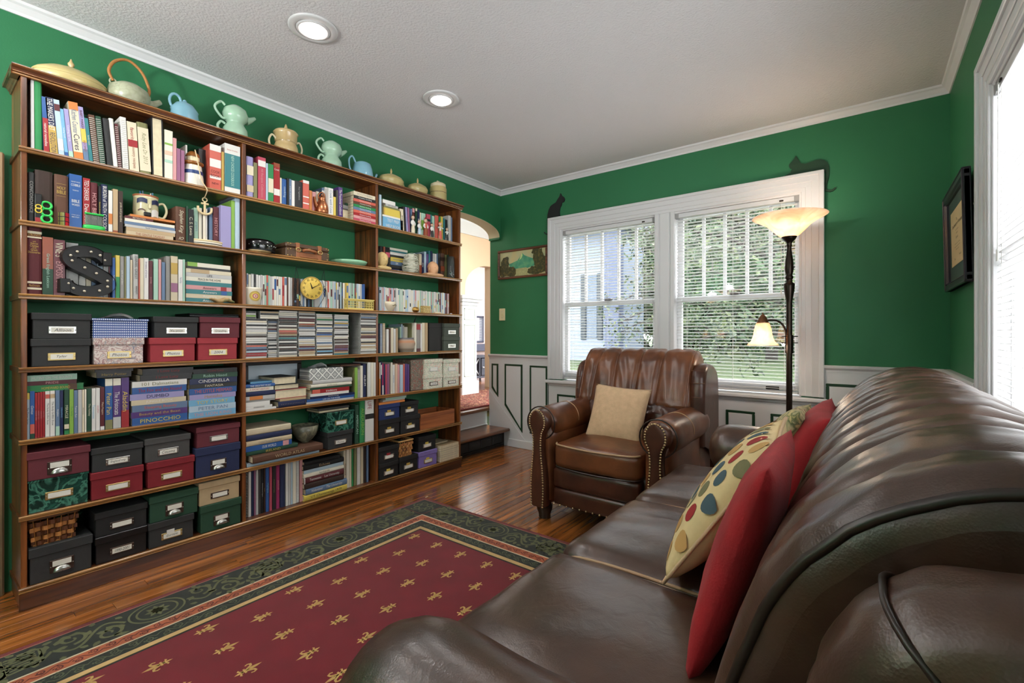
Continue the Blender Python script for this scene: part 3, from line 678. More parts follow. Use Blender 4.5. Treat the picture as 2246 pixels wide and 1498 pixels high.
def scrolls(name, length, width, unit, T, m, z, rich=True):
    """leafy scrollwork in a band: local s along, t across (-.5..)"""
    mb = MB(); h = width/2
    def M(pts): return [T(*q) for q in pts]
    n = max(1, round(length/unit)); u = length/n
    for k in range(n):
        s0 = k*u; sg = 1 if k % 2 == 0 else -1
        if rich and k % 4 == 2:                        # medallion
            for r_ in (.9, .66): ribbon(mb, M([(s0+u/2+h*r_*1.15*math.cos(a), h*r_*math.sin(a)) for a in [2*math.pi*i/28 for i in range(29)]]), .007, z)
            for i in range(8):
                a = 2*math.pi*i/8; leaf(mb, T(s0+u/2, 0), math.atan2(T(s0+u/2+math.cos(a), math.sin(a))[1]-T(s0+u/2,0)[1], T(s0+u/2+math.cos(a), math.sin(a))[0]-T(s0+u/2,0)[0]), h*.5, h*.26, z)
            continue
        if rich and k % 4 == 0:                        # urn with stripes
            for i in range(7): ribbon(mb, M([(s0+u*.18, (-.62+.2*i)*h*.8), (s0+u*.55, (-.62+.2*i)*h)]), .009, z)
            ribbon(mb, M([(s0+u*.60, -h*.72), (s0+u*.60, h*.72)]), .016, z); ribbon(mb, M([(s0+u*.13, -h*.5), (s0+u*.13, h*.5)]), .008, z)
        ribbon(mb, M([(s0+u*i/20, sg*h*.55*math.sin(2*math.pi*i/20)) for i in range(21)]), .010 if rich else .004, z)
        for q, (fs, ft, sp) in enumerate(((.27,-.35,1),(.73,.35,-1))):
            ribbon(mb, M(spiral((s0+u*fs, sg*h*ft), sg*(math.pi/2 if ft < 0 else -math.pi/2), h*.52, 1.35, sg*sp)), lambda t: (.013 if rich else .005)*(1-.5*t), z)
            for i in range(5 if rich else 3):
                a = 1.2*i+q*2+k; P0 = T(s0+u*fs+h*.5*math.cos(a), max(-h*.82, min(h*.82, sg*h*ft+h*.5*math.sin(a)))); leaf(mb, P0, a*1.7, h*.42, h*.24, z+.0002)
        if rich:
            for i in range(6): leaf(mb, T(s0+u*(i+.5)/6, h*(.78 if i % 2 else -.78)), 1.1*i+k, h*.34, h*.22, z)
    o = mb.build(name, m, rug); o['kind'] = 'stuff'; return o
for e0, e1, unit, m, rich, nm in ((.030,.196,.20,M_ROLV,True,'outer_scrollwork'),(.208,.254,.085,M_RDR,False,'middle_scrollwork'),(.264,.318,.09,M_RGRN,False,'inner_scrollwork')):
    c = (e0+e1)/2; w = e1-e0
    scrolls(nm, RY1_-RY0_-2*e1, w, unit, lambda s, t, c=c, e=e1: (RX0+c+t, RY1_-e-s), m, .0096, rich)
    scrolls(nm, RX1-RX0-2*e1, w, unit, lambda s, t, c=c, e=e1: (RX0+e+s, RY1_-c-t), m, .0096, rich)
    scrolls(nm, RX1-RX0-2*e1, w, unit, lambda s, t, c=c, e=e1: (RX0+e+s, RY0_+c+t), m, .0096, rich)
mb = MB()
for e in (.027,):                                       # corner squares
    ribbon(mb, [(RX0+.2, RY1_-.028), (RX0+.2, RY1_-.2)], .006, .0098); ribbon(mb, [(RX0+.028, RY1_-.2), (RX0+.2, RY1_-.2)], .006, .0098)
mb.build('corner_stripe', M_RDR, rug)
mb = MB()
for i in range(6): ribbon(mb, spiral((RX0+.113+.045*math.cos(i*1.05), RY1_-.113+.045*math.sin(i*1.05)), i, .03, 1.3, 1), .008, .0096)
o = mb.build('corner_scrollwork', M_ROLV, rug); o['kind'] = 'stuff'
fl_ = MB()
def fleur(mb, z):
    leaf(mb, (0,-.004), math.pi/2, .048, .016, z); 
    for s in (-1,1):
        ribbon(mb, [(0,-.006),(s*.008,.006),(s*.016,.016),(s*.026,.018),(s*.031,.010),(s*.027,.003)], lambda t: .010*(1-.45*t), z)
        ribbon(mb, [(0,-.008),(s*.007,-.017),(s*.015,-.022),(s*.019,-.018)], lambda t: .007*(1-.4*t), z)
    leaf(mb, (0,-.006), -math.pi/2, .03, .012, z); ribbon(mb, [(-.014,-.006),(.014,-.006)], .006, z+.0003)
fleur(fl_, 0); fl_.v = [(a*.82, b*1.05, c) for a, b, c in fl_.v]
fme = fl_.mesh('fleur_motif', M_RGOLD)
row = 0; y = 1.62
while y > RY0_+.38:
    x = -1.875+(.082 if row % 2 else 0)
    while x < RX1-.37:
        put('fleur_motif', fme, rug, (x-(RX0+RX1)/2, y-.5, .0097), (0,0,R(180) if row % 2 else 0)); x += .164
    y -= .160; row += 1
MB().tube([(-2.262, 2.055, .012), (-2.252, 2.062, .016), (-2.245, 2.052, .02), (-2.255, 2.045, .014)], .003, 6).build('corner_tassel', M_RIV, rug)

# ================================================================== leather furniture
def leather(name, c1, c2, rough=.3):
    m = bpy.data.materials.new(name); nt, N, L, P = nodes_of(m); tc = N.new('ShaderNodeTexCoord')
    n1 = N.new('ShaderNodeTexNoise'); n1.inputs['Scale'].default_value = 7; n1.inputs['Detail'].default_value = 6; L.new(tc.outputs['Object'], n1.inputs['Vector'])
    cr = N.new('ShaderNodeValToRGB'); cr.color_ramp.elements[0].position = .32; cr.color_ramp.elements[1].position = .72; cr.color_ramp.elements[0].color = c1; cr.color_ramp.elements[1].color = c2
    L.new(n1.outputs[0], cr.inputs[0]); L.new(cr.outputs[0], P.inputs['Base Color']); P.inputs['Roughness'].default_value = rough; P.inputs['Specular IOR Level'].default_value = .55
    v = N.new('ShaderNodeTexVoronoi'); v.inputs['Scale'].default_value = 420; L.new(tc.outputs['Object'], v.inputs['Vector'])
    b1 = N.new('ShaderNodeBump'); b1.inputs['Strength'].default_value = .12; b1.inputs['Distance'].default_value = .001; L.new(v.outputs['Distance'], b1.inputs['Height'])
    n2 = N.new('ShaderNodeTexNoise'); n2.inputs['Scale'].default_value = 22; n2.inputs['Detail'].default_value = 5; n2.inputs['Distortion'].default_value = 1.5; L.new(tc.outputs['Object'], n2.inputs['Vector'])
    b2 = N.new('ShaderNodeBump'); b2.inputs['Strength'].default_value = .13; b2.inputs['Distance'].default_value = .006; L.new(n2.outputs[0], b2.inputs['Height']); L.new(b1.outputs[0], b2.inputs['Normal'])
    L.new(b2.outputs[0], P.inputs['Normal']); MATS[name] = m; return m
M_SOFA = leather('dark_brown_leather', rgb(52,34,26), rgb(84,57,43), .30)
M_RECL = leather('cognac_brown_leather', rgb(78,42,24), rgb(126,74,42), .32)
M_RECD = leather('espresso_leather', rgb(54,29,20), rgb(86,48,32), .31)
M_PIPE = mat('worn_piping', rgb(176,142,108), .5); M_PIPED = mat('dark_piping', rgb(40,28,22), .35)
M_NAIL = mat('antique_nailhead', rgb(196,172,130), .3, metal=1.)
M_FOOT = mat('dark_stained_foot', rgb(30,18,14), .3, coat=.4)
def crom(P, n):
    out = []
    for i in range(len(P)-1):
        p0, p1, p2, p3 = P[max(i-1,0)], P[i], P[i+1], P[min(i+2,len(P)-1)]
        for k in range(n):
            t = k/n; out.append(tuple(.5*((2*p1[q])+(-p0[q]+p2[q])*t+(2*p0[q]-5*p1[q]+4*p2[q]-p3[q])*t*t+(-p0[q]+3*p1[q]-3*p2[q]+p3[q])*t**3) for q in range(len(p1))))
    out.append(tuple(P[-1])); return out
def tmap(mb, T): mb.v = [T(*v) for v in mb.v]; return mb
def wr_(p, s, amp): return amp*mnoise.noise(Vector((p[0]*s, p[1]*s, p[2]*s)))
def back_part(name, T, prof, a0, a1, seams, parent, m, gd=.012, gw=.011, er=.05, nacross=60, wrinkle=.006):
    """pleated cushion swept across a0..a1 over the profile (d,z)"""
    P = crom(prof, 7); n = len(P)
    nr = []
    for i in range(n):
        a, b = P[max(i-1,0)], P[min(i+1,n-1)]; dx, dz = b[0]-a[0], b[1]-a[1]; l = math.hypot(dx,dz) or 1; nr.append((-dz/l, dx/l))
    def f(u, v):
        a = a0+(a1-a0)*u; i = int(round(v*(n-1))); e = min(a-a0, a1-a)/er; off = 0
        if e < 1: off -= er*(1-math.sqrt(max(0, 1-(1-e)**2)))*.9
        fade = math.sin(math.pi*min(1, max(0, v)))**.35
        for s in seams: off -= gd*math.exp(-((a-s-.012*math.sin(v*4+s*30))/gw)**2)*fade
        off += wrinkle*mnoise.noise(Vector((a*26+v*5, v*7, a0*3)))*fade + wrinkle*.7*mnoise.noise(Vector((a*9-v*14, v*22, 3.)))*fade
        return T(a, P[i][0]+nr[i][0]*off, P[i][1]+nr[i][1]*off)
    mb = MB().grid(f, nacross, n)
    for u in (0., 1.):                                     # end faces
        ring_ = [f(u, k/(n-1)) for k in range(n)]; c = Vector((0,0,0))
        for q in ring_: c += Vector(q)
        mb.add(ring_+[tuple(c/n)], [(k, k+1, n) for k in range(n-1)]+[(n-1, 0, n)], 0, False)
    o = mb.build(name, m, parent, weld=True)
    return o, [(p, q) for p, q in P], f
def arm_part(T, yc, zc, r, d0, d1, inner, parent, m, slab=.07, zb=.08):
    """rolled arm running front to back with a softly domed front; inner = +1/-1 side of the seat"""
    def f(u, v):
        d = d0+(d1-d0)*v; k = 1.
        if v < .16: k = math.sqrt(max(0.0, 1-((.16-v)/.16)**2))*.45+.55 if v > 0 else .5
        t = u*2*math.pi; x, z = math.cos(t), math.sin(t)
        rr = r*k
        w = .004*mnoise.noise(Vector((d*9, t*1.5, yc)))
        return T(yc+(rr+w)*x, d, zc+(rr+w)*z)
    mb = MB().grid(f, 28, 26, close_u=True)
    n = 28; ring_ = [f(k/n, 0) for k in range(n)]; cpt = T(yc, d0-.012, zc); mb.add(ring_+[cpt], [((k+1)%n, k, n) for k in range(n)], 0, True)
    ring_ = [f(k/n, 1) for k in range(n)]; mb.add(ring_, [tuple(range(n))], 0)
    s = MB().rbox((yc, (d0+d1)/2+.02, (zb+zc)/2), (slab, (d1-d0)/2, (zc-zb)/2+.02), .03, 6); tmap(s, T); mb.add(s.v, s.f, 0, True)
    return mb.build('arm', m, parent, weld=True)
def cushion(name, T, c, h, r, crown, parent, m, n=14, wrinkle=.004, bow=.0, seed=0.):
    def fn(p):
        x, y, z = p; e = (1-(x/h[0])**2)*(1-(y/h[1])**2)
        if z > 0: z += crown*max(0, e)
        w = wrinkle*(mnoise.noise(Vector((x*11+seed, y*5, z*6)))+.6*mnoise.noise(Vector((x*26+seed, y*9, 1.))))
        y -= bow*(1-(x/h[0])**2)*(1 if y < 0 else 0)
        return (x+w*.3, y+w*.3, z+w)
    mb = MB().rbox(c, h, r, n, fn); tmap(mb, T); return mb.build(name, m, parent, weld=True)

# ---- sofa (across = world y, depth from the front = world x)
SFX = -.68
TS = lambda a, d, z: (SFX+d, a, z)
sofa = empty('leather_sofa', (-.17, 1.36, 0)); tag(sofa, 'dark brown leather three-seat sofa along the right wall, in the foreground', 'sofa')
tmap(MB().rbox((1.36, .53, .235), (.94, .44, .155), .03, 6), TS).build('base', M_SOFA, sofa, weld=True)
for i, (a, b) in enumerate(((.53,1.108),(1.108,1.622),(1.622,2.185))):
    cushion('seat_cushion', TS, ((a+b)/2, .315, .405), ((b-a)/2-.002, .325, .072), .045, .022, sofa, M_SOFA, 18, .005, .0, i*3.)
    pp = [TS(a+.012, .55, .455), TS(a+.010, .2, .462), TS(a+.012, .06, .455), TS(a+.03, .012, .44), TS((a+b)/2, .0, .437), TS(b-.03, .012, .44), TS(b-.012, .06, .455), TS(b-.010, .2, .462), TS(b-.012, .55, .455)]
    MB().tube(crom(pp, 6), .0045, 7).build('piping', M_PIPE, sofa)
    tmap(MB().rbox(((a+b)/2, .075, .235), ((b-a)/2-.004, .06, .10), .025, 6), TS).build('front_panel', M_SOFA, sofa, weld=True)
SP = [(.50,.44),(.515,.55),(.535,.65),(.575,.77),(.625,.85),(.70,.915),(.785,.948),(.875,.935),(.945,.885),(.985,.80),(.995,.65),(.995,.44)]
for i, (a, b) in enumerate(((.56,1.108),(1.108,1.622),(1.622,2.165))):
    w = b-a
    o, P_, f_ = back_part('back_cushion', TS, SP, a, b, [a+w*k/4 for k in range(1,4)], sofa, M_SOFA, .011, .020, .05, 80, .005)
    for u in (0., 1.):
        q = .018 if u == 0 else 1-.018
        MB().tube([tuple(Vector(f_(q, k/40))) for k in range(41)], .0065, 7).build('piping', M_PIPED, sofa)
WP = [(.64,.42),(.63,.60),(.632,.72),(.655,.80),(.70,.858),(.77,.882),(.86,.878),(.95,.85),(.995,.78),(1.0,.42)]
for a, b in ((.425,.56),(2.165,2.295)):
    back_part('wing', TS, WP, a, b, [], sofa, M_SOFA, 0, .01, .055, 22, .004)
    for d_, z_ in ((.692,.852),(.83,.884)):
        pts = []
        P_ = crom(WP, 7); k0 = min(range(len(P_)), key=lambda k: (P_[k][0]-d_)**2+(P_[k][1]-z_)**2)
        for k in range(13):
            u = k/12; e = min(u, 1-u)*(b-a)/.055; off = .003-(.055*(1-math.sqrt(max(0,1-(1-e)**2)))*.9 if e < 1 else 0)
            p = P_[k0]; pn = P_[k0-1]; dx, dz = p[0]-pn[0], p[1]-pn[1]; l = math.hypot(dx,dz); pts.append(TS(a+(b-a)*u, p[0]-dz/l*off, p[1]+dx/l*off))
        MB().tube(pts, .003, 6).build('wing_seam', M_PIPED, sofa)
arm_part(TS, .42, .55, .118, .115, .74, 1, sofa, M_SOFA)
arm_part(TS, 2.30, .535, .115, .105, .74, -1, sofa, M_SOFA)
for a in (.36, 2.36):
    for d in (.12, .90): tmap(MB().lathe([(.03,0),(.036,.01),(.04,.05),(.045,.09)], 16, (a, d, 0)), TS).build('foot', M_FOOT, sofa)

# ---- recliner (faces the viewer)
RCX, RCY = -1.152, 2.215
TC = lambda a, d, z: (RCX+a, RCY+d, z)
rec = empty('leather_recliner', (RCX, RCY+.45, 0)); tag(rec, 'brown leather recliner armchair with rolled nailhead arms in front of the window', 'armchair')
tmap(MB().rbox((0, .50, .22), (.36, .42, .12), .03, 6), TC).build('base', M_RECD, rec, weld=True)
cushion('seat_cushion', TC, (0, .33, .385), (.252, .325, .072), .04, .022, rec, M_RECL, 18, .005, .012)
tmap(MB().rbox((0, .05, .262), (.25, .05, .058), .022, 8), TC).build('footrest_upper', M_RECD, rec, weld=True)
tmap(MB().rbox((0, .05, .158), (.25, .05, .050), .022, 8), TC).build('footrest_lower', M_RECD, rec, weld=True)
for z in (.448, .325):
    MB().tube(crom([TC(-.245,.04,z), TC(-.20,-.004,z), TC(0,-.012,z-.006), TC(.20,-.004,z), TC(.245,.04,z)], 6), .005, 7).build('piping', M_PIPE if z > .4 else M_PIPED, rec)
for k in range(13): 
    m = MB().lathe([(.0055,0),(.005,.003),(0,.005)], 8); m.xform(Matrix.Translation(TC(-.24+.04*k, -.0005, .116)) @ Matrix.Rotation(R(90),4,'X')).build('nailhead', M_NAIL, rec)
RP = [(.52,.60),(.50,.64),(.515,.70),(.55,.80),(.60,.90),(.665,.955),(.735,.968),(.80,.945),(.845,.88),(.86,.75),(.86,.5)]
o, P_, f_ = back_part('back_cushion', TC, RP, -.385, .352, [-.27,-.135,.0,.15], rec, M_RECL, .018, .012, .06, 90, .006)
for q in (.035, .965): MB().tube([f_(q, k/40) for k in range(2,38)], .006, 7).build('piping', M_RECL, rec)
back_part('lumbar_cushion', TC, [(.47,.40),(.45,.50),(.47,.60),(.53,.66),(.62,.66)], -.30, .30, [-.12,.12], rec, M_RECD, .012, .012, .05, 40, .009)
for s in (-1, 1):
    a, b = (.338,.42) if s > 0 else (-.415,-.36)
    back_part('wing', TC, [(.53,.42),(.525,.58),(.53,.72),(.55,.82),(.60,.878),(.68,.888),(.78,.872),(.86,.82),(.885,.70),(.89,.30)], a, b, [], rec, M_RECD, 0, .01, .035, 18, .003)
    for z in (.70, .78, .85): MB().tube(crom([TC(a+.004,.56,z), TC(a+.02,.531+max(0,(z-.78)*.35),z+.002), TC(b-.02,.531+max(0,(z-.78)*.35),z+.002), TC(b-.004,.56,z)], 5), .0018, 6).build('wing_seam', M_RECL, rec)
    yc = s*.342
    arm_part(TC, yc, .552, .092, .02, .60, -s, rec, M_RECL, .058, .10)
    tmap(MB().rbox((s*.335, .40, .33), (.062, .38, .22), .02, 6), TC).build('side_panel', M_RECL, rec, weld=True)
    sm = [TC(yc+s*.0 +.0925*math.cos(t), .30, .552+.0925*math.sin(t)) for t in [math.pi*(-.05+1.1*k/16) for k in range(17)]]
    MB().tube(sm, .0025, 6).build('arm_seam', M_PIPE, rec)
    # scroll-shaped front post with nailheads
    MB().tube([TC(yc+.0935*math.cos(t), .022, .552+.0935*math.sin(t)) for t in [2*math.pi*k/28 for k in range(28)]], .004, 6, closed=True).build('arm_piping', M_PIPED, rec)
    ch_ = [(.050,.085),(.054,.15),(.054,.22),(.047,.30),(.036,.38),(.033,.43),(.036,.475),(.043,.505)]+[(.068*math.cos(R(t)), .562+.068*math.sin(R(t))) for t in (-40,-25,-10,5,20,35,50,62,74,83,89)]
    ch_ = crom(ch_, 3); nv_ = len(ch_)
    def fp(u, i):
        w_, z_ = ch_[i]; e = math.sin(math.pi*u); return (yc+(2*u-1)*w_ + s*.012*math.sin(max(0,(z_-.40))*9)*0, -.008-.020*e**.6, z_)
    mb = MB(); nu_ = 11
    mb.add([TC(*fp(i/(nu_-1), j)) for j in range(nv_) for i in range(nu_)], [(j*nu_+i, j*nu_+i+1, (j+1)*nu_+i+1, (j+1)*nu_+i) for j in range(nv_-1) for i in range(nu_-1)], 0, True)
    for u in (0, 1):
        E = [fp(u, j) for j in range(nv_)]; mb.add([TC(*p) for p in E]+[TC(p[0], .05, p[2]) for p in E], [(j, j+1, nv_+j+1, nv_+j) for j in range(nv_-1)], 0, True)
    post = mb.build('front_post', M_RECD, rec, weld=True)
    nm_ = MB().lathe([(.0058,0),(.005,.003),(.003,.005),(0,.0056)], 8).xform(Matrix.Rotation(R(90),4,'X')).mesh('nailhead', M_NAIL)
    for u in (.13, .87):
        acc = 1.; last = None
        for j in range(nv_*6-5):
            i0 = min(nv_-2, j//6); f = j/6-i0; pa, pb = fp(u, i0), fp(u, i0+1); p = tuple(pa[q]+(pb[q]-pa[q])*f for q in range(3))
            if last: acc += math.dist(p, last)
            last = p
            if acc >= .0128: acc = 0; w = TC(*p); put('nailhead', nm_, post, (w[0]-RCX, w[1]-(RCY+.45), w[2]))
    tmap(MB().lathe([(.034,0),(.036,.008),(.034,.02),(.046,.05),(.048,.07),(.040,.085)], 18, (yc, .06, 0)), TC).build('foot', M_FOOT, rec)
    tmap(MB().lathe([(.03,0),(.04,.05),(.04,.11)], 14, (s*.33, .80, 0)), TC).build('foot', M_FOOT, rec)
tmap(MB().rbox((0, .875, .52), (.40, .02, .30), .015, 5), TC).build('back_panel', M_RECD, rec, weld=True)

# ---- throw pillows
def pillow(name, size, thick, M, m, label, pipe=None, seed=0., extra=None):
    """square soft pillow: local x,y in the plane, z thickness"""
    h = size/2
    def f(sg):
        def g(u, v):
            x, y = 2*u-1, 2*v-1; e = max(0, (1-x*x)*(1-y*y))**.42
            px, py_ = x*h*(1-.055*(1-y*y)*0+-.07*(1-abs(x))*0-.06*(1-y*y)), y*h*(1-.06*(1-x*x))
            z = sg*(thick/2*e) + .006*mnoise.noise(Vector((x*2.5+seed, y*2.5, sg)))*e
            return M @ Vector((px, py_, z))
        return g
    mb = MB().grid(f(1), 22, 22).grid(f(-1), 22, 22)
    root = mb.build(name, m, None, at=tuple(M @ Vector((0,-h,0))), weld=True); tag(root, label, 'pillow')
    if pipe:
        pts = [f(1)(t, 0) for t in [k/14 for k in range(14)]]+[f(1)(1, t) for t in [k/14 for k in range(14)]]+[f(1)(1-t, 1) for t in [k/14 for k in range(14)]]+[f(1)(0, 1-t) for t in [k/14 for k in range(14)]]
        MB().tube(pts, .0045, 6, closed=True).build('piping', pipe, root)
    if extra: extra(root, f(1))
    return root
def frame_(o, ex, ey):
    ex = Vector(ex).normalized(); ey = Vector(ey); ey = (ey-ex*ey.dot(ex)).normalized(); ez = ex.cross(ey); return Matrix(((ex.x,ey.x,ez.x,o[0]),(ex.y,ey.y,ez.y,o[1]),(ex.z,ey.z,ez.z,o[2]),(0,0,0,1)))
M_REDP = mat('red_velvet', rgb(150,14,22), .85, sheen=.05, bump=(260,.35,.002), vary=(14,.18))
M_BEI = mat('beige_chenille', rgb(204,170,134), .95, sheen=.05, bump=(170,.5,.003), vary=(40,.08))
M_DOTB = mat('beige_linen', rgb(222,196,146), .9, bump=(500,.3,.001), vary=(30,.05))
DOTC = [mat('dot_%s' % n, rgb(*c), .85, bump=(500,.3,.001)) for n, c in (('red',(150,34,34)),('slate',(64,84,92)),('olive',(116,112,78)),('tan',(190,146,86)))]
def dots(root, f):
    k = 0
    for j in range(7):
        for i in range(6):
            u0, v0 = (i+.5+(.5 if j % 2 else 0))/6.4+.01, (j+.6)/7.2; k = (i*3+j*2+(i*j)%3) % 4
            if u0 > .95: continue
            c = f(u0, v0); n_ = (f(u0+.01,v0)-c).cross(f(u0,v0+.01)-c).normalized()
            pts = []
            for q in range(14):
                t = 2*math.pi*q/14; rr = .052*(1+.25*max(0, math.sin(t))); pts.append(f(min(1,max(0,u0+rr*.95*math.cos(t))), min(1,max(0,v0+rr*math.sin(t)))) + n_*.0009)
            MB().add(pts+[c+n_*.0012], [(q,(q+1)%14,14) for q in range(14)], 0, True).build('printed_dot', DOTC[k], root)
pillow('throw_pillow', .345, .13, frame_((-1.165, 2.55, .592), (1,.04,-.05), (.14,.40,.9)), M_BEI, 'plain beige knitted throw pillow on the recliner seat', None, 1.)
# near red pillow leans on the sofa back, dotted pillow in front of it
pillow('throw_pillow', .40, .095, frame_((-.185, .985, .668), (.03,-1,.0), (.30,.0,.95)), M_REDP, 'bright red velvet throw pillow nearest the camera on the sofa', None, 2.)
pillow('throw_pillow', .41, .13, frame_((-.275, 1.275, .662), (.09,-1,-.0), (.56,.0,.82)), M_DOTB, 'beige throw pillow printed with coloured dots leaning on the sofa', M_BEI, 3., dots)
pillow('throw_pillow', .40, .15, frame_((-.175, 1.90, .635), (.05,-1,-.06), (.40,.0,.9)), M_REDP, 'red velvet throw pillow at the far end of the sofa', None, 4.)
pillow('throw_pillow', .40, .13, frame_((-.27, 1.97, .625), (.0,-1,.05), (.46,.0,.85)), pattern('floral_print', rgb(206,190,146), [(.4,rgb(196,176,120)),(.48,rgb(86,98,62)),(.56,rgb(206,190,146)),(.66,rgb(120,60,50))], 'noise', 16, .9, distort=1.), 'pale floral throw pillow behind the dotted one near the far sofa arm', None, 5.)

# ================================================================== floor lamp
FLX, FLY = bx_(1731, 3.20), 3.20
fl = empty('floor_lamp', (FLX, FLY, 0)); tag(fl, 'dark bronze torchiere floor lamp with glowing glass bowl and side reading lamp', 'floor lamp')
zz = lambda v: bz_(1731, v, FLY)
MB().lathe([(.14,0),(.145,.008),(.13,.022),(.06,.035),(.025,.05),(.016,.06)], 36, (FLX,FLY,0)).build('base', M_BRONZE, fl)
MB().lathe([(.0165,.05),(.0165,zz(660))], 20, (FLX,FLY,0)).build('pole', M_BRONZE, fl)
MB().lathe([(.0165,zz(662)),(.019,zz(656)),(.026,zz(640)),(.029,zz(628)),(.029,zz(622)),(.018,zz(620)),(.016,zz(613)),(.021,zz(611)),(.022,zz(607)),(.016,zz(604)),(.021,zz(598)),(.024,zz(590)),(.022,zz(575)),(.015,zz(556)),(.012,zz(545)),(.013,zz(540)),(.016,zz(539)),(.013,zz(535)),(.018,zz(531)),(.030,zz(527)),(.040,zz(521)),(.0405,zz(519)),(.03,zz(519))], 28, (FLX,FLY,0)).build('turned_finial_column', M_BRONZE, fl)
M_SHADE = bpy.data.materials.new('alabaster_glass'); nt, N, L, P = nodes_of(M_SHADE)
tc = N.new('ShaderNodeTexCoord'); nz = N.new('ShaderNodeTexNoise'); nz.inputs['Scale'].default_value = 9; nz.inputs['Distortion'].default_value = 1.2; L.new(tc.outputs['Object'], nz.inputs['Vector'])
cr = N.new('ShaderNodeValToRGB'); cr.color_ramp.elements[0].color = rgb(236,196,160); cr.color_ramp.elements[1].color = rgb(252,232,206); cr.color_ramp.elements[0].position = .35; cr.color_ramp.elements[1].position = .65
L.new(nz.outputs[0], cr.inputs[0]); L.new(cr.outputs[0], P.inputs['Base Color']); P.inputs['Roughness'].default_value = .35
L.new(cr.outputs[0], P.inputs['Emission Color']); P.inputs['Emission Strength'].default_value = .75
tr_ = N.new('ShaderNodeBsdfTranslucent'); L.new(cr.outputs[0], tr_.inputs[0]); mx = N.new('ShaderNodeMixShader'); mx.inputs[0].default_value = .6
L.new(P.outputs[0], mx.inputs[1]); L.new(tr_.outputs[0], mx.inputs[2]); L.new(mx.outputs[0], N['Material Output'].inputs[0])
bowl = [(.038,zz(520)),(.055,zz(516)),(.082,zz(506)),(.112,zz(494)),(.148,zz(485)),(.185,zz(478)),(.197,zz(475))]
MB().lathe(bowl+[(r_-.004, z+.003) for r_, z in bowl[::-1]][:-1]+[(.02,zz(517))], 44, (FLX,FLY,0)).build('glass_bowl', M_SHADE, fl)
M_HOT = mat('lamp_bulb_glow', (1,1,1,1), .5, emit=((1,.86,.68,1), 14))
MB().lathe([(0,0),(.03,.01),(.034,.04),(.022,.075),(0,.085)], 16, (FLX,FLY,zz(516))).build('bulb', M_HOT, fl)
lamp('torchiere_light', 'POINT', (FLX, FLY, zz(474)), 3, (1,.88,.74), .05)
lamp('torchiere_glow', 'POINT', (FLX, FLY, zz(500)), 3, (1,.88,.74), .035)
MB().tube([(FLX-.04,FLY-.03,zz(529)),(FLX-.075,FLY-.055,zz(531))], .003, 6).build('turn_switch', M_BRONZE, fl)
ax_, ay_ = -CY_*.157, -SY*.157                       # the side lamp hangs to the left of the pole
sx, sy = FLX+ax_, FLY+ay_
pp = [(FLX+ax_*f, FLY+ay_*f, zz(v)) for f, v in ((.0,772),(.08,760),(.10,740),(.16,722),(.30,709),(.5,703),(.72,702),(.86,703))]
MB().tube(crom([(FLX,FLY,zz(772)), (FLX+ax_*.12,FLY+ay_*.12,zz(770))]+pp[1:], 6), .006, 8).build('side_arm', M_BRONZE, fl)
MB().lathe([(.022,zz(775)),(.022,zz(735))], 16, (FLX,FLY,0)).build('arm_clamp', M_BRONZE, fl)
for v in (738, 752): MB().tube([(FLX-.035,FLY-.028,zz(v)),(FLX+.04,FLY+.03,zz(v))], .003, 6).build('clamp_screw', M_BRONZE, fl)
MB().lathe([(0,zz(685)),(.004,zz(686)),(.005,zz(690)),(.010,zz(691)),(.022,zz(697)),(.030,zz(705)),(.034,zz(708)),(.030,zz(709))], 24, (sx,sy,0)).build('side_lamp_cap', mat('warm_bronze', rgb(120,84,58), .35, metal=.85), fl)
bell = [(.033,zz(708)),(.040,zz(714)),(.046,zz(724)),(.052,zz(738)),(.062,zz(748)),(.078,zz(754)),(.084,zz(757))]
MB().lathe(bell+[(r_-.004,z-.001) for r_, z in bell[::-1]], 32, (sx,sy,0)).build('bell_shade', M_SHADE, fl)
MB().lathe([(0,-.03),(.016,-.02),(.02,0),(.012,.03),(0,.034)], 14, (sx,sy,zz(735))).build('bulb', M_HOT, fl)
lamp('side_lamp_light', 'POINT', (sx, sy, zz(756)), 2.2, (1,.85,.68), .03)
cord_pts = [(FLX+.02, FLY, zz(768)), (FLX+.03,FLY,zz(790)), (FLX+.022,FLY+.01,.9), (FLX+.02,FLY+.01,.2)]

# ================================================================== pictures and cats
def picture(name, T, a0, a1, z0, z1, fw, depth, mframe, label, cat):
    root = empty(name, T((a0+a1)/2, 0, z0)); tag(root, label, cat)
    for b in ((a0,a1,z1-fw,z1),(a0,a1,z0,z0+fw),(a0,a0+fw,z0+fw,z1-fw),(a1-fw,a1,z0+fw,z1-fw)):
        m = MB().cbox(b[0], b[1], 0, depth, b[2], b[3], .006); tmap(m, T).build('frame', mframe, root)
    return root
px0, px1 = bx_(1091, BW-.02), bx_(1200, BW-.02); pz0, pz1 = bz_(1145, 609, BW-.02), bz_(1145, 543.5, BW-.02)
pf = picture('landscape_painting', TB, px0, px1, pz0, pz1, .022, .022, wood('painting_frame', rgb(70,36,22), rgb(120,72,46), .4, 'X', 1., .3), 'small wood-framed landscape painting of mountain and waterfall on the green wall', 'painting')
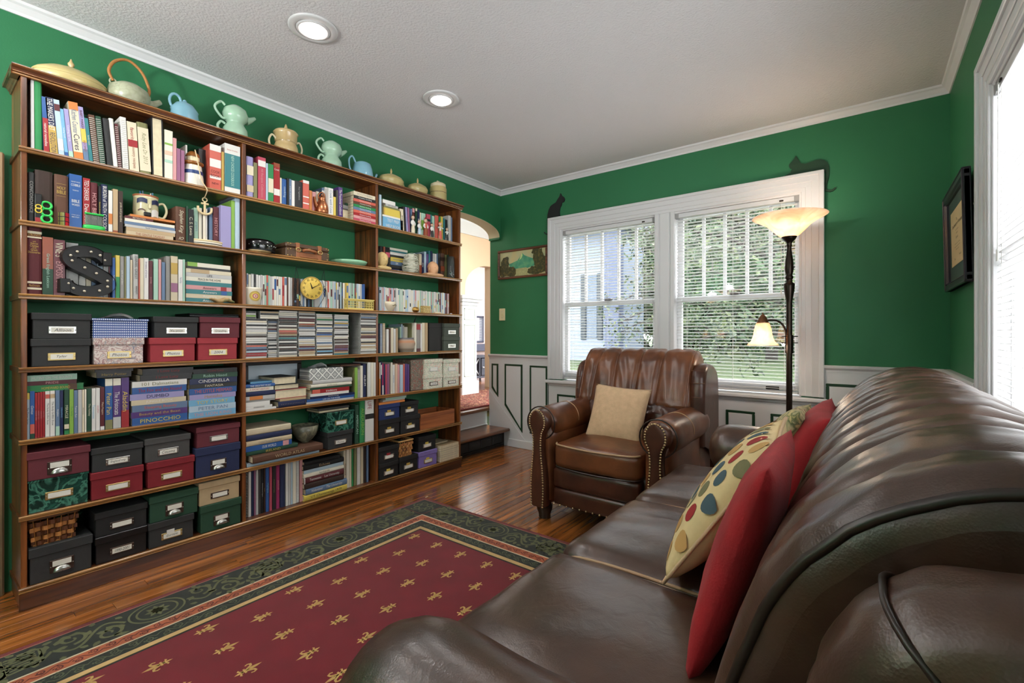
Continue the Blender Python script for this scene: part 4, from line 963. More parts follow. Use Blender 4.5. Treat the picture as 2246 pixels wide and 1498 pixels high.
# painting as flat shapes in their own colours
ix0, ix1, iz0, iz1 = px0+.022, px1-.022, pz0+.022, pz1-.022; iw, ih = ix1-ix0, iz1-iz0
def flat(pts, m, lay, nm): 
    mb = MB(); y = BW-.008-lay*.0006; mb.add([(ix0+iw*max(0,min(1,p)), y, iz0+ih*max(0,min(1,q))) for p, q in pts], [tuple(range(len(pts)))]); mb.build(nm, m, pf)
MB().box(ix0, ix1, BW-.008, BW-.001, iz0, iz1).build('canvas', pattern('painted_sky', rgb(126,152,136), [(.5,rgb(186,186,140)),(.8,rgb(210,180,120))], 'noise', 8, .5), pf)
def blob(cx, cz, rx, rz, seed): 
    rnd = random.Random(seed); return [(cx+rx*math.cos(t)*rnd.uniform(.75,1.1), cz+rz*math.sin(t)*rnd.uniform(.75,1.1)) for t in [2*math.pi*k/18 for k in range(18)]]
M_PLAKE = pattern('painted_lake', rgb(38,110,88), [(.5,rgb(70,150,116)),(.8,rgb(120,180,120))], 'noise', 20, .5); M_PTREE = pattern('painted_trees', rgb(34,40,18), [(.5,rgb(58,60,26)),(.75,rgb(110,96,44))], 'noise', 60, .5)
flat([(.24,.52),(.40,.62),(.47,.78),(.505,.90),(.55,.80),(.66,.70),(.76,.62),(.78,.48),(.24,.40)], M_PLAKE, 1, 'painted_mountain')
flat([(.20,.52),(.80,.60),(.80,.36),(.62,.28),(.36,.26),(.24,.36)], M_PLAKE, 2, 'painted_lake')
flat([(.44,.62),(.49,.86),(.505,.90),(.515,.80),(.49,.70)], mat('painted_snow', rgb(190,214,140), .5), 3, 'painted_snow')
flat([(.36,.0),(.345,.29),(.60,.31),(.64,.0)], pattern('painted_falls', rgb(196,190,130), [(.5,rgb(150,150,100)),(.7,rgb(214,208,150))], 'noise', 30, .5, (20,1,2)), 4, 'painted_waterfall')
for k, (a, b, c, d) in enumerate(((.12,.52,.09,.30),(.16,.72,.05,.12),(.10,.25,.13,.3),(.26,.18,.13,.24),(.86,.62,.12,.42),(.80,.90,.10,.14),(.93,.35,.14,.36),(.78,.16,.16,.2))): flat(blob(a,b,c,d,k), M_PTREE, 5+k*.3, 'painted_foliage')

dz0, dz1, dy0, dy1 = 1.285, 1.775, 2.74, 3.365
TRw = lambda a, o_, z: (RW-o_-.006-(z-dz0)*.02, a, z)
M_DFR = mat('dark_plum_frame', rgb(52,44,54), .35, coat=.2)
df = picture('framed_diploma', TRw, dy0, dy1, dz0, dz1, .035, .028, M_DFR, 'dark framed diploma with green mat on the right wall near the window', 'picture')
for e, d, w in ((.035,.022,.008),(.0,.032,.008)):
    for b in ((dy0+e,dy1-e,dz1-e-w,dz1-e),(dy0+e,dy1-e,dz0+e,dz0+e+w),(dy0+e,dy0+e+w,dz0+e+w,dz1-e-w),(dy1-e-w,dy1-e,dz0+e+w,dz1-e-w)): tmap(MB().cbox(b[0],b[1],0,d,b[2],b[3],.003), TRw).build('frame_bead', M_DFR, df)
tmap(MB().box(dy0+.03, dy1-.03, 0, .010, dz0+.03, dz1-.03), TRw).build('mat_board', mat('green_mat_board', rgb(62,84,76), .8), df)
tmap(MB().box(dy0+.125, dy1-.11, .010, .012, dz0+.115, dz1-.105), TRw).build('parchment', mat('parchment', rgb(214,192,146), .8, vary=(8,.04)), df)
tx = MB(); yc_ = (dy0+dy1)/2+.01; zc_ = (dz0+dz1)/2
for s_, z, w, h_ in (('The', .085, .05, .016), ('The University of Tennessee', .062, .30, .024), ('has conferred upon', .036, .16, .009), ('the degree of', .02, .09, .009), ('Bachelor', .0, .07, .012), ('with all the rights honors and privileges', -.03, .28, .008), ('thereunto appertaining in witness whereof', -.044, .28, .008), ('this diploma is granted', -.058, .2, .008), ('President', -.09, .07, .010), ('Dean', -.10, .05, .010)):
    yy = yc_ if s_ not in ('President','Dean') else yc_+(.08 if s_ == 'Dean' else -.08)
    add_text(tx, s_, TRw(yy, .0125, zc_+z), (0,-1,0), (0,0,1), w, h_)
tx.build('lettering', mat('diploma_ink', rgb(70,60,46), .8), df)
hk = MB().tube([(RW-.001,2.70,1.60),(RW-.012,2.70,1.60),(RW-.014,2.70,1.607)], .0025, 6); tag(hk.build('wall_nail', M_STEEL, at=(RW,2.7,1.6)), 'bare picture nail in the green wall beside the diploma', 'nail')

def cat(label, pts, u_ref, scale=1.):
    P_ = [(bx_(u, BW-.004), bz_(u, v, BW-.004)) for u, v in pts]
    mb = MB().prism(P_, 'y', BW-.010, BW-.001)
    c = (sum(p[0] for p in P_)/len(P_), BW, min(p[1] for p in P_)); o = mb.build('cat_silhouette', mat('black_cutout', rgb(22,22,22), .7) if 'black' in label else mat('faded_green_black_cutout', rgb(24,58,34), .7), at=c); tag(o, label, 'wall decoration', 'cat silhouettes on the window casing')
c4 = lambda L_: [(1150+x/13.62, 420+y/13.62) for x, y in L_]
cat('flat black sitting cat silhouette on the left corner of the window casing', c4([(1090,55),(1110,90),(1125,125),(1185,165),(1215,215),(1210,270),(1180,320),(1130,335),(1115,420),(1085,470),(1060,600),(1065,700),(1085,735),(1000,760),(750,800),(745,1290),(690,1300),(640,1280),(600,1240),(592,1215),(612,1215),(640,1250),(690,1265),(715,1240),(705,1100),(690,850),(700,700),(735,560),(790,440),(870,380),(950,330),(1000,240),(1060,150),(1080,90)]), 0)
c5 = lambda L_: [(1700+x/14.97, 330+y/14.97) for x, y in L_]
cat('dark crouching cat silhouette stretched along the right corner of the window casing', c5([(690,180),(740,260),(800,350),(860,430),(1000,440),(1150,390),(1350,320),(1500,300),(1620,320),(1720,400),(1770,520),(1780,680),(1760,880),(1710,1050),(1690,1200),(1700,1270),(1760,1300),(1860,1290),(1960,1220),(2000,1210),(2010,1250),(1900,1340),(1800,1370),(1680,1350),(1620,1300),(1610,1150),(1650,950),(1680,800),(1640,700),(1600,660),(1100,760),(700,830),(300,885),(330,830),(450,770),(510,740),(520,680),(560,620),(480,580),(455,520),(470,460),(560,370),(640,270)]), 0)
# unseen uplighters added behind the viewpoint to brighten the ceiling
def copy_tree(o, parent=None):
    c = o.copy(); COL.objects.link(c); c.parent = parent; ORG[c.name] = ORG.get(o.name, (0,0,0))
    for ch in list(o.children):
        if ch.type == 'MESH' or ch.type == 'EMPTY': copy_tree(ch, c)
    return c
for x, y, lab in ((-1.75,-.75,'added unseen bronze uplighter behind the viewpoint near the bookcase end'), (-2.3,-1.95,'added unseen bronze uplighter in the corner behind the viewpoint')):
    c = copy_tree(fl); c.location = (x, y, 0); c['label'] = lab
    lamp('uplighter_fill_light', 'POINT', (x, y, zz(470)), UPL_FILL, (.97,.985,1), .07)

# ================================================================== things on the shelves: builders
ROWN = ['top','second','third','fourth','fifth','sixth','bottom']; BAYN = ['left','middle','right']
ORDN = 'first second third fourth fifth sixth seventh eighth ninth tenth eleventh twelfth thirteenth fourteenth fifteenth sixteenth seventeenth eighteenth nineteenth twentieth'.split()
def ordn(n):
    if n < 20: return ORDN[n]
    t = ('twenty','thirty','forty','fifty','sixty','seventy','eighty','ninety')[(n+1)//10-2]; r_ = (n+1) % 10
    return t+('-'+ORDN[r_-1] if r_ else 'th')
def where(row, bay): return '%s shelf of %s bay' % (ROWN[row], BAYN[bay])
INK = {}
def ink(n):
    if n not in INK: INK[n] = mat('ink_'+n.replace(' ','_'), pc(n), .5)
    return INK[n]
def book_mesh(w, d, h, kind):
    c = .0028 if kind == 'hard' else (.0055 if kind == 'album' else .0007)
    if w < .009: c = min(c, w*.2)
    b = -.0022 if kind == 'hard' and w > .012 else 0
    outer = [(0,d),(0,.003 if b else 0)]+([(w*.18,b*.6),(w*.5,b),(w*.82,b*.6)] if b else [])+[(w,.003 if b else 0),(w,d)]
    inner = [(w-c,d),(w-c,.006),(c,.006),(c,d)]
    m = MB().prism(outer+inner, 'z', 0, h); e = .003 if kind == 'hard' else (.008 if kind == 'album' else .0004)
    pg = MB().box(c, w-c, .006, d-(.004 if kind == 'hard' else .0004), e, h-e); return m, pg
def swap(m): m.v = [(z, y, x) for x, y, z in m.v]; m.f = [f[::-1] for f in m.f]; return m
RZ = R(90)
def base_at(y, z, s): return (SHX-s, y, z)
def one_book(name, w, d, h, kind, col, loc, lean=0., flat=False, txt=None, tcol='cream', band=None, sub=None, fore=False, lines=None, size=.6, frac=.86, shear=0.):
    """builds a book; local x along the shelf, y into the shelf, z up; fore = fore-edge faces out"""
    cm, pg = book_mesh(w, d, h, kind)
    if fore:
        for m in (cm, pg): m.v = [(x, d-y, z) for x, y, z in m.v]; m.f = [f[::-1] for f in m.f]
    if flat: swap(cm); swap(pg)
    mt = M_OCG if kind == 'gloss' else (M_OCM if kind == 'hard' else M_OC)
    o = put(name, cm.mesh(name, mt), None, loc, (0, lean, RZ), pc(col))
    put('pages', pg.mesh('pages', M_PAGE), o)
    fy = (-.0028 if kind == 'hard' and w > .012 else -.0006)
    F = (lambda a, b: (b, fy, a)) if flat else (lambda a, b: (a, fy, b))     # a across the spine, b along it
    if band:
        for (b0, b1, bc) in band:
            m = MB(); m.box(.0002, w-.0002, fy-.0002, .004, h*b0, h*b1)
            if flat: swap(m)
            put('spine_band', m.mesh('spine_band', M_OC), o, color=pc(bc))
    tx = MB(); fy -= .0005
    if flat: ex, ey = (1,0,0), (0,0,1)
    else: ex, ey = (0,0,-1), (1,0,0)
    if txt:
        tl = txt if isinstance(txt, list) else [(txt, .5, frac, size, tcol)]
        mats_ = []
        for s_, pos, fr, sz, tc_ in tl:
            if tc_ not in mats_: mats_.append(tc_)
            add_text(tx, s_, F(w/2, h*pos), ex, ey, h*fr, w*sz, mats_.index(tc_), shear)
        put('lettering', tx.mesh('lettering', [ink(m) for m in mats_]), o)
    if lines:
        tx = MB(); mats_ = []
        for s_, pos, wf, hh, tc_ in lines:       # horizontal lines of text on an upright spine
            if tc_ not in mats_: mats_.append(tc_)
            add_text(tx, s_, F(w/2, h*pos), (1,0,0), (0,0,1), w*wf, hh, mats_.index(tc_), shear)
        put('lettering', tx.mesh('lettering', [ink(m) for m in mats_]), o)
    if kind == 'spiral' or sub == 'coil':
        m = MB(); n = int(h/.0085)
        for k in range(n):
            z = .006+k*(h-.012)/n; m.tube([(w*.5+.55*w*math.cos(t), .002+.0045*math.sin(t), z) for t in [2*math.pi*q/7 for q in range(7)]], .0011, 4, closed=True, smooth=False)
        put('spiral_coil', m.mesh('spiral_coil', mat('white_coil', rgb(224,222,214), .5)), o)
    return o
KINDW = {'hard':'hardcover book','paper':'paperback book','gloss':'glossy book','spiral':'spiral-bound book','dvd':'disc case','album':'photo album'}
def uprights(row, bay, items, s=.015, dmax=.2, cat='book', group=None, noun=None):
    z0 = SH[row]; cnt = 0
    for it in items:
        u0, u1, vt, col = it[:4]; op = it[4] if len(it) > 4 else {}
        ss = op.get('s', s); kind = op.get('k', 'paper'); y0, y1 = py(u0, ss), py(u1, ss); h = pz((u0+u1)/2, vt, ss)-z0
        w = max(.0035, y1-y0-.0008); lean = 0.; ln = op.get('lean', 0)
        if ln: lean = math.atan2(py(u0+ln, ss)-y0, h)
        d = min(op.get('d', max(.10, h*.74)), dmax, .240-ss)
        loc = base_at(y0, z0, ss)
        if lean > 0: loc = base_at(y1, z0, ss)
        col_w = op.get('cw', col)
        lab = '%s %s, %s from left on %s' % (col_w, op.get('noun', noun or KINDW[kind]), ordn(cnt), where(row, bay))
        o = one_book(op.get('name', 'book'), w, d, h, 'paper' if kind == 'spiral' else kind, col, loc, 0., False, op.get('t'), op.get('tc', 'cream'), op.get('band'), 'coil' if kind == 'spiral' else None, op.get('fore', False), op.get('lines'), op.get('ts', .58), op.get('tf', .84), op.get('sh', 0.))
        if lean:
            if lean > 0:     # pivot on the right foot
                o.location = base_at(y0+w*(1-math.cos(lean)), z0+w*math.sin(lean)*1.0, ss)
            o.rotation_euler = Matrix.Rotation(RZ, 4, 'Z').to_euler()
            o.rotation_euler = (Matrix.Rotation(RZ, 4, 'Z') @ Matrix.Rotation(lean, 4, 'Y')).to_euler()
        tag(o, lab, cat, group or 'books standing on the %s' % where(row, bay)); cnt += 1
def stack(row, bay, u0, items, s=.02, z0=None, which='', cat='book', noun=None):
    """flat stack from the bottom up: (u0, u1, thickness px, colour, opts)"""
    z = SH[row] if z0 is None else z0
    for k, it in enumerate(items):
        a, b, px, col = it[:4]; op = it[4] if len(it) > 4 else {}
        ss = op.get('s', s); ya, yb = py(a, ss), py(b, ss); dx, dy = ray((a+b)/2); th = px/FPX*(SHX-ss)/dx
        kind = op.get('k', 'paper'); d = min(op.get('d', (yb-ya)*.75), .238-ss)
        lab = '%s %s, %s from bottom in %s, %s shelf' % (op.get('cw', col), op.get('noun', noun or KINDW[kind]), ordn(k), which, ROWN[row])
        o = one_book(op.get('name', 'book'), th-.0004, d, yb-ya, kind, col, base_at(ya, z, ss), 0., True, op.get('t'), op.get('tc', 'white'), op.get('band'), None, op.get('fore', False), None, op.get('ts', .55), op.get('tf', .8), op.get('sh', 0.))
        tag(o, lab, op.get('cat', cat), 'books lying in piles'); z += th
    return z
M_CARD = mat('label_card', rgb(222,218,206), .7); M_GLDP = mat('aged_brass_plate', rgb(196,172,112), .35, metal=.9); M_DKP = mat('dark_metal_plate', rgb(84,68,60), .4, metal=.8)
def storage_box(row, bay, u0, u1, vt, col, lab, z0=None, s=.012, plate='steel', pull=False, txt=None, card='white', mtl=None, lidf=.27, du=0., dv=-.04, tab=None, d=None, matte=True, c=None):
    z = SH[row] if z0 is None else z0; y0, y1 = py(u0, s), py(u1, s); uc = (u0+u1)/2; zt = pz(uc, vt, s); h = zt-z; w = y1-y0; d = d or (.236-s)
    root = put('storage_box', MB().cbox(.004, w-.004, .004, d-.004, 0, h-.004, .002).mesh('storage_box', mtl or (M_OCM if matte else M_OCG)), None, base_at(y0, z, s), (0,0,RZ), pc(col)); tag(root, lab, 'box', 'photo storage boxes')
    lh = h*lidf; put('lid', MB().cbox(0, w, 0, d, h-lh, h, .0025).mesh('lid', mtl or (M_OCM if matte else M_OCG)), root, color=c or pc(col))
    if c: root.color = c
    if plate:
        cx, cz_ = w*(.5+du), (h-lh)*.5+dv*h*.5; pw_, ph = min(.072, w*.46)*(.8 if pull else .95), min(.030, h*.28)
        if pull: ph *= 1.7
        m = MB(); f = .0045; mt = {'steel':M_STEEL,'brass':M_GLDP,'dark':M_DKP}[plate]
        hh = ph/2; ins = ph*.42 if pull else ph*.68
        m.cbox(cx-pw_/2-.007, cx+pw_/2+.007, .0012, .0045, cz_-hh, cz_+hh, .001)
        pl = put('label_plate', m.mesh('label_plate', mt), root)
        ct = cz_+(hh-.004-ins/2 if pull else 0)
        put('label_card', MB().box(cx-pw_/2+.001, cx+pw_/2-.001, .0006, .0030, ct-ins/2, ct+ins/2).mesh('label_card', M_CARD), pl, color=pc(card))
        if txt:
            tx = MB(); add_text(tx, txt, (cx, .0004, ct), (1,0,0), (0,0,1), pw_*.74, ins*.6, 0, .25); put('handwriting', tx.mesh('handwriting', ink('charcoal')), pl)
        if pull:
            mm = MB(); r_ = ph*.42
            for k in range(7):
                a0, a1 = math.pi*k/7, math.pi*(k+1)/7
            mm.grid(lambda u, v: (cx+r_*1.25*math.cos(math.pi*u)*math.cos(v*math.pi/2*.96), .001-.011*math.sin(v*math.pi/2)*1., cz_-hh*.85+r_*math.sin(math.pi*u)*math.cos(v*math.pi/2*.96)), 13, 6)
            put('pull', mm.mesh('pull', M_STEEL), pl)
        for sx_ in (-1, 1): put('plate_screw', MB().lathe([(.0022,0),(.0016,.0012),(0,.0014)], 8).xform(Matrix.Translation((cx+sx_*(pw_/2+.004), .0012, cz_)) @ Matrix.Rotation(R(90),4,'X')).mesh('plate_screw', M_STEEL), pl)
        if tab:
            put('paper_tab', MB().box(cx-pw_*.30, cx+pw_*.14, .0008, .003, ct+ins/2, ct+ins/2+.016).mesh('paper_tab', M_OC), pl, color=pc(tab))
    return root, zt
def place_lathe(name, prof, u, z, s, m, lab, cat, n=32, sx=1., sy=1., group=None):
    o = put(name, MB().lathe(prof, n, (0,0,0), 0, True, sx, sy).mesh(name, m), None, (SHX-s, py(u, s), z), (0,0,RZ)); tag(o, lab, cat, group); return o
def tube_part(name, pts, r, m, root, n=8, closed=False): return put(name, MB().tube(pts, r, n, closed=closed).mesh(name, m), root)
def px2m(u, s=.02): dx, dy = ray(u); return (SHX-s)/dx/FPX

# ================================================================== left bay
H = {'k':'hard'}; G = {'k':'gloss'}
def o_(k='paper', **kw): kw['k'] = k; return kw
uprights(0, 0, [
 (68,76,177,'light grey',o_(lean=-1)), (76.5,94,170,'green',o_('hard',lean=-2,d=.22)),
 (96,109,214,'blue',o_('gloss',lean=-5,band=[(0,.62,'red')],t=[('natural remedies',.32,.5,.5,'white')])),
 (110,128,217,'navy',o_('gloss',lean=-11,band=[(.0,.5,'gold')],t=[("THE MAKER'S DIET",.70,.56,.72,'white'),('REVOLUTION',.2,.36,.72,'navy')])),
 (129,142,222,'pale blue',o_(lean=-12,band=[(.8,.92,'maroon'),(.1,.3,'white')])), (142.5,151,242,'sky blue',o_(lean=-12,t='healing foods',tc='white',band=[(0,.1,'blue')])),
 (151.5,162,242,'lavender',o_(lean=-12,t='Cooking for Life',tc='white',band=[(0,.14,'mint')])),
 (163,184,228,'cream',o_('gloss',lean=-14,band=[(0,.13,'orange'),(.86,1,'orange')],t=[('Kitchen Counter',.66,.42,.6,'slate blue'),('Cures',.3,.28,.62,'navy')])),
 (184.5,196,238,'lavender',o_(lean=-14,band=[(.0,.22,'slate blue'),(.35,.6,'yellow')],t=[('BABY MAKER',.76,.36,.5,'maroon'),('RECIPES',.28,.3,.5,'rust')])),
 (196.5,205,262,'teal',o_(lean=-12,t='family meals',tc='cream')), (206,219,255,'brown',o_('spiral',lean=-12)), (220,232,258,'dark green',o_('spiral',lean=-11)),
 (236,249,263,'charcoal',o_('hard',lean=-11)), (249.5,260,263,'white',o_('hard',lean=-11)), (260.5,268,274,'maroon',o_('spiral',lean=-9)),
 (270,283,259,'white',o_('spiral',lean=-7)), (285,306,270,'cream',o_(lean=-7,t=[('favorite',.75,.28,.4,'red'),('country recipes',.3,.45,.4,'rust')],band=[(.5,.64,'red')])),
 (308,332,272,'olive',o_('hard',lean=-8,cw='olive and cream',band=[(.06,.9,'cream')],t=[('Ruby Lee Dr 2013',.5,.6,.5,'olive')],sh=.3)),
 (334,360,258,'black',o_('album',lean=-3,fore=True,cw='black covered page-edge-out',noun='photo album',d=.2)),
 (361,379,286,'ivory',o_(band=[(.5,.58,'peach'),(.34,.4,'mint'),(.7,.74,'lime')],cw='ivory tabbed')), (379.5,387.5,303,'pink',o_()),
 (388,396,326,'mauve',o_()), (397,405,330,'mauve',o_(cw='darker mauve')), (407,411,318,'white',o_(s=.06)), (436,456,328,'black',o_(s=.07,cw='black speckled')),
 (460,485,318,'coral',o_('gloss',cw='red and white diamond-checked',band=[(.86,1,'white'),(.5,.68,'white'),(.24,.3,'white')],lines=[('COOK',.40,.8,.014,'maroon'),('BOOK',.31,.8,.014,'maroon'),('NEW',.14,.6,.010,'maroon')])),
 (486,491.5,333,'gold',o_()), (493,527,318,'white',o_('gloss',cw='thick white',band=[(.12,.80,'teal')],t=[('NEW CHOICES COOKBOOK',.46,.62,.42,'mint')],lines=[('Betty Crocker',.88,.7,.008,'coral')])), (527.5,532,325,'beige',o_(s=.03))], .02)
uprights(1, 0, [
 (62,76,378,'charcoal',o_('hard',t='CONCORDANCE',tc='grey')), (77,116,375,'dark brown',o_('hard',d=.2)), 
 (119,150,384,'brown',o_('hard',lines=[('HOLY',.74,.62,.017,'gold'),('BIBLE',.66,.66,.017,'gold'),('______',.82,.7,.002,'gold'),('______',.58,.7,.002,'gold')])),
 (152,180,383,'blue',o_('gloss',lines=[('HARVEST HOUSE',.86,.7,.007,'white'),('COBBLE',.80,.74,.012,'white'),('THE BOOK',.70,.5,.007,'white'),('BIBLE',.50,.62,.013,'white'),('WORDS',.43,.62,.013,'white'),('A STUDENT GUIDE TO',.24,.66,.006,'white'),('BIBLE STUDY',.2,.6,.006,'white')])),
 (182,198,391,'red',o_('gloss',t=[('TED DEKKER',.76,.4,.62,'white'),('Devotion',.30,.42,.6,'white')])), (199,215,401,'maroon',o_('hard',t='HOLY BIBLE',tc='pink')),
 (216,222,408,'black',o_(t='Questions Answered',tc='yellow')), (222.5,237,405,'navy',o_('hard',t=[('BURDEN of TRUTH',.68,.56,.6,'white'),('COLSON',.2,.34,.6,'white')])),
 (238,247,418,'white',o_(band=[(.2,.45,'orange')])), (248,259,415,'tan',o_(band=[(0,.06,'rust')])), (260,270,419,'dark brown',o_(t='pride and prejudice',tc='cream')),
 (386,408,454,'brown',o_('hard',cw='russet brown',t=[('Stephen King',.58,.66,.5,'cream')],lines=[('IO',.1,.5,.014,'cream')],sh=.4)), (408.5,413,452,'dark green',o_()), (413.5,425,459,'black',o_(t='C. S. Lewis',tc='cream')),
 (426,434.5,456,'mint',o_(s=.05,t='prayers',tc='slate blue')), (436,443,456,'ivory',o_(s=.05)), (444,449,458,'charcoal',o_(s=.05,t='Poems',tc='white')), (450,455,458,'white',o_(s=.05)), (459,467,455,'slate blue',o_(s=.05)), (468,480,454,'maroon',o_(s=.04,t='HISTORY',tc='pink')),
 (484,507,452,'lavender',o_('gloss',cw='pale lavender-blue')), (507.5,515,440,'lime',o_(s=.02)), (515.5,527,435,'pale blue',o_('hard',cw='grey-blue'))], .02)
uprights(2, 0, [
 (58,92,497,'maroon',o_('hard',cw='thick maroon-brown',d=.22,lines=[("STRONG'S",.875,.84,.009,'gold'),('with',.78,.2,.006,'gold'),('Hebrew',.75,.5,.009,'gold'),('Chaldee',.715,.56,.009,'gold'),('and',.685,.24,.006,'gold'),('Greek',.655,.45,.009,'gold'),('Dictionaries',.62,.8,.009,'gold'),('MacDonald',.13,.7,.009,'gold')],band=[(.895,.93,'cream'),(.83,.85,'cream'),(.16,.19,'cream'),(.07,.10,'cream')])),
 (93,117,520,'rust',o_('gloss',band=[(0,.45,'dark green')],t=[('Greek English Lexicon',.42,.7,.4,'mint')])), (117.5,143,526,'burgundy',o_('gloss',t=[("VINE'S",.82,.26,.7,'cream'),('EXPOSITORY',.36,.5,.6,'pink')])),
 (145,172,533,'light grey',o_(s=.05)), (173,188,545,'white',o_(s=.06)), (189,200,556,'cream',o_(s=.06)), (201,212,560,'slate blue',o_(s=.06)), (213,226,556,'pale blue',o_(s=.06)), (227,238,562,'white',o_(s=.06)), (239,246,565,'pink',o_(s=.06)),
 (247,253,565,'blue',o_(t='Psalms',tc='white')), (254,263,560,'yellow',o_(cw='yellow-green',band=[(0,.5,'green')])), (264,272,562,'grey',o_(cw='grey floral',t='quilts and gardens',tc='white')), (273,277,563,'olive',o_()), (277.5,285,562,'pale blue',o_()), (286,291,570,'sand',o_()),
 (292.5,304,558,'light grey',o_('hard',t=[('DANIEL GRIEST',.7,.5,.5,'charcoal'),('essays',.2,.2,.5,'charcoal')])), (304.5,307,568,'coral',o_()), (307.5,315.5,566,'cream',o_(cw='pale yellow')), (316,326,566,'white',o_(t=[('Streams of Grace',.72,.45,.4,'purple')])),
 (327,335,572,'maroon',o_(t='journey',tc='pink')), (337,347,568,'mint',o_()), (348,354,569,'pink',o_()), (355,362.5,575,'slate blue',o_()), (364,374,562,'grey',o_('hard')), (375,390,562,'sand',o_(cw='cream flower-printed',band=[(.6,.85,'gold'),(.2,.4,'mauve')])), (391.5,401,569,'white',o_(t='family',tc='slate blue')), (401.5,406,569,'mint',o_())], .02)
stack(1, 0, 0, [(277,380,9.5,'beige',o_(t='THE GENTLE TASADAY',tc='rust',tf=.62)), (277,384,8,'tan',o_()), (274,385,5.5,'light grey',o_(t='field notes',tc='charcoal',tf=.3)), (273,384,6,'slate blue',o_()), (274,383,6.5,'ivory',o_()), (274,336,5.5,'maroon',o_(t='BETRAYED',tc='cream',tf=.6)), (286,384,5,'orange',o_(cw='amber'))], .02, None, 'pile under the mug')
stack(2, 0, 0, [(408,508,9,'teal',o_(t='Answers',tc='white',tf=.3)), (408,508,9,'sand',o_(t='Answers',tc='white',tf=.3)), (408,509,9.5,'teal',o_(cw='blue-green',band=[(.75,.88,'blue')],t='Answers',tc='white',tf=.3)), (408,508,9,'pink',o_(band=[(.75,.88,'red')],t='Answers',tc='maroon',tf=.3)), (408,508,9,'teal',o_(cw='grey-green')), (408,508,9,'ivory',o_(t='PEACE IN THE HOME',tc='charcoal',tf=.5)), (408,508,8.5,'light grey',o_(t='LIFE',tc='charcoal',tf=.12)), (408,507,8.5,'cream',o_(band=[(.1,.5,'tan')])), (410,505,5,'charcoal',o_()), (411,505,9,'ivory',o_(cw='ivory and lime',band=[(0,.22,'lime')]))], .03, None, 'right-end pile')
# storage boxes, fourth shelf
b, zt = storage_box(3,0,67,200,743,'charcoal','charcoal photo box with a brass label holder reading Tyler, under the Allison box',plate='brass',txt='Tyler')
storage_box(3,0,69,201.5,687,'charcoal','charcoal photo box with white label reading Allison, top of its stack',zt,plate='steel',txt='Allison')
M_FLORAL = pattern('rose_print', rgb(206,190,184), [(.42,rgb(216,204,196)),(.5,rgb(150,104,104)),(.56,rgb(214,202,192)),(.64,rgb(110,108,128)),(.72,rgb(206,190,184))], 'noise', 34, .6, distort=2.)
b, zt = storage_box(3,0,204,317,741,'pink','rose-printed floral photo box under the blue dotted box',plate='brass',txt='Photos',mtl=M_FLORAL)
dot_m = bpy.data.materials.new('blue_white_dots'); nt, N, L, P = nodes_of(dot_m); tc = N.new('ShaderNodeTexCoord'); mp = N.new('ShaderNodeMapping'); mp.inputs['Scale'].default_value = (150,150,95); L.new(tc.outputs['Object'], mp.inputs[0])
fr = N.new('ShaderNodeVectorMath'); fr.operation = 'FRACTION'; L.new(mp.outputs[0], fr.inputs[0]); ds = N.new('ShaderNodeVectorMath'); ds.operation = 'DISTANCE'; ds.inputs[1].default_value = (.5,0,.5); cb = N.new('ShaderNodeCombineXYZ'); sp = N.new('ShaderNodeSeparateXYZ')
L.new(fr.outputs[0], sp.inputs[0]); L.new(sp.outputs[0], cb.inputs[0]); L.new(sp.outputs[2], cb.inputs[2]); L.new(cb.outputs[0], ds.inputs[0]); cr = N.new('ShaderNodeValToRGB'); cr.color_ramp.interpolation = 'CONSTANT'; cr.color_ramp.elements[0].color = rgb(222,226,236); cr.color_ramp.elements[1].position = .3; cr.color_ramp.elements[1].color = rgb(48,74,138)
L.new(ds.outputs['Value'], cr.inputs[0]); L.new(cr.outputs[0], P.inputs['Base Color'])
b, zt2 = storage_box(3,0,201.5,327,699,'navy','blue box with rows of tiny white dots and tissue peeking out',zt,plate=None,mtl=dot_m,lidf=.12)
def tissue(u, s, z, w, h, lab, col='light grey'):
    rnd = random.Random(int(u)); 
    def f(a, b_): return ((a-.5)*w+.012*math.sin(b_*5), (b_-.5)*.07+.02*math.sin(a*6), h*(1-abs(2*a-1.1)**1.4*.9)*(.35+.65*math.sin(math.pi*min(1,b_+.1)))+.004*mnoise.noise(Vector((a*5,b_*5,u))))
    m = MB().grid(f, 14, 10); m2 = MB().grid(lambda a, b_: (f(a,b_)[0]*.9, f(a,b_)[1]+.02, f(a,b_)[2]*.8), 14, 10); m.add(m2.v, m2.f, 0, True)
    o = put('tissue_paper', m.mesh('tissue_paper', mat('tissue_white', rgb(206,208,206), .9)), None, (SHX-s-.04, py(u, s), z), (0,0,RZ)); tag(o, lab, 'tissue'); return o
tissue(256, .06, zt2-.002, .11, .030, 'crumpled pale tissue paper on the blue dotted box')
b, zt = storage_box(3,0,328,430,741,'red','red linen photo box with brass label under the dark box',plate='brass',txt='Photos',c=rgb(150,44,52))
storage_box(3,0,337,436,695,'charcoal','charcoal photo box with silver label, beside the burgundy one',zt,plate='steel',txt='Vacation',s=.01)
b, zt = storage_box(3,0,433.5,522,741,'burgundy','red photo box with gold label at the right end of the fourth shelf',plate='brass',txt='2004',s=.014,c=rgb(150,44,52))
b, zt = storage_box(3,0,438,527.5,696,'burgundy','burgundy photo box with silver label, topmost at the right end of the shelf',zt,plate='steel',txt='Grandma',s=.01)
lt = empty('laptop', base_at(py(416,.02), zt, .02)); tag(lt, 'thin closed black laptop lying on the burgundy box', 'laptop'); lt.rotation_euler = (0,0,RZ); lw = py(524,.02)-py(416,.02)
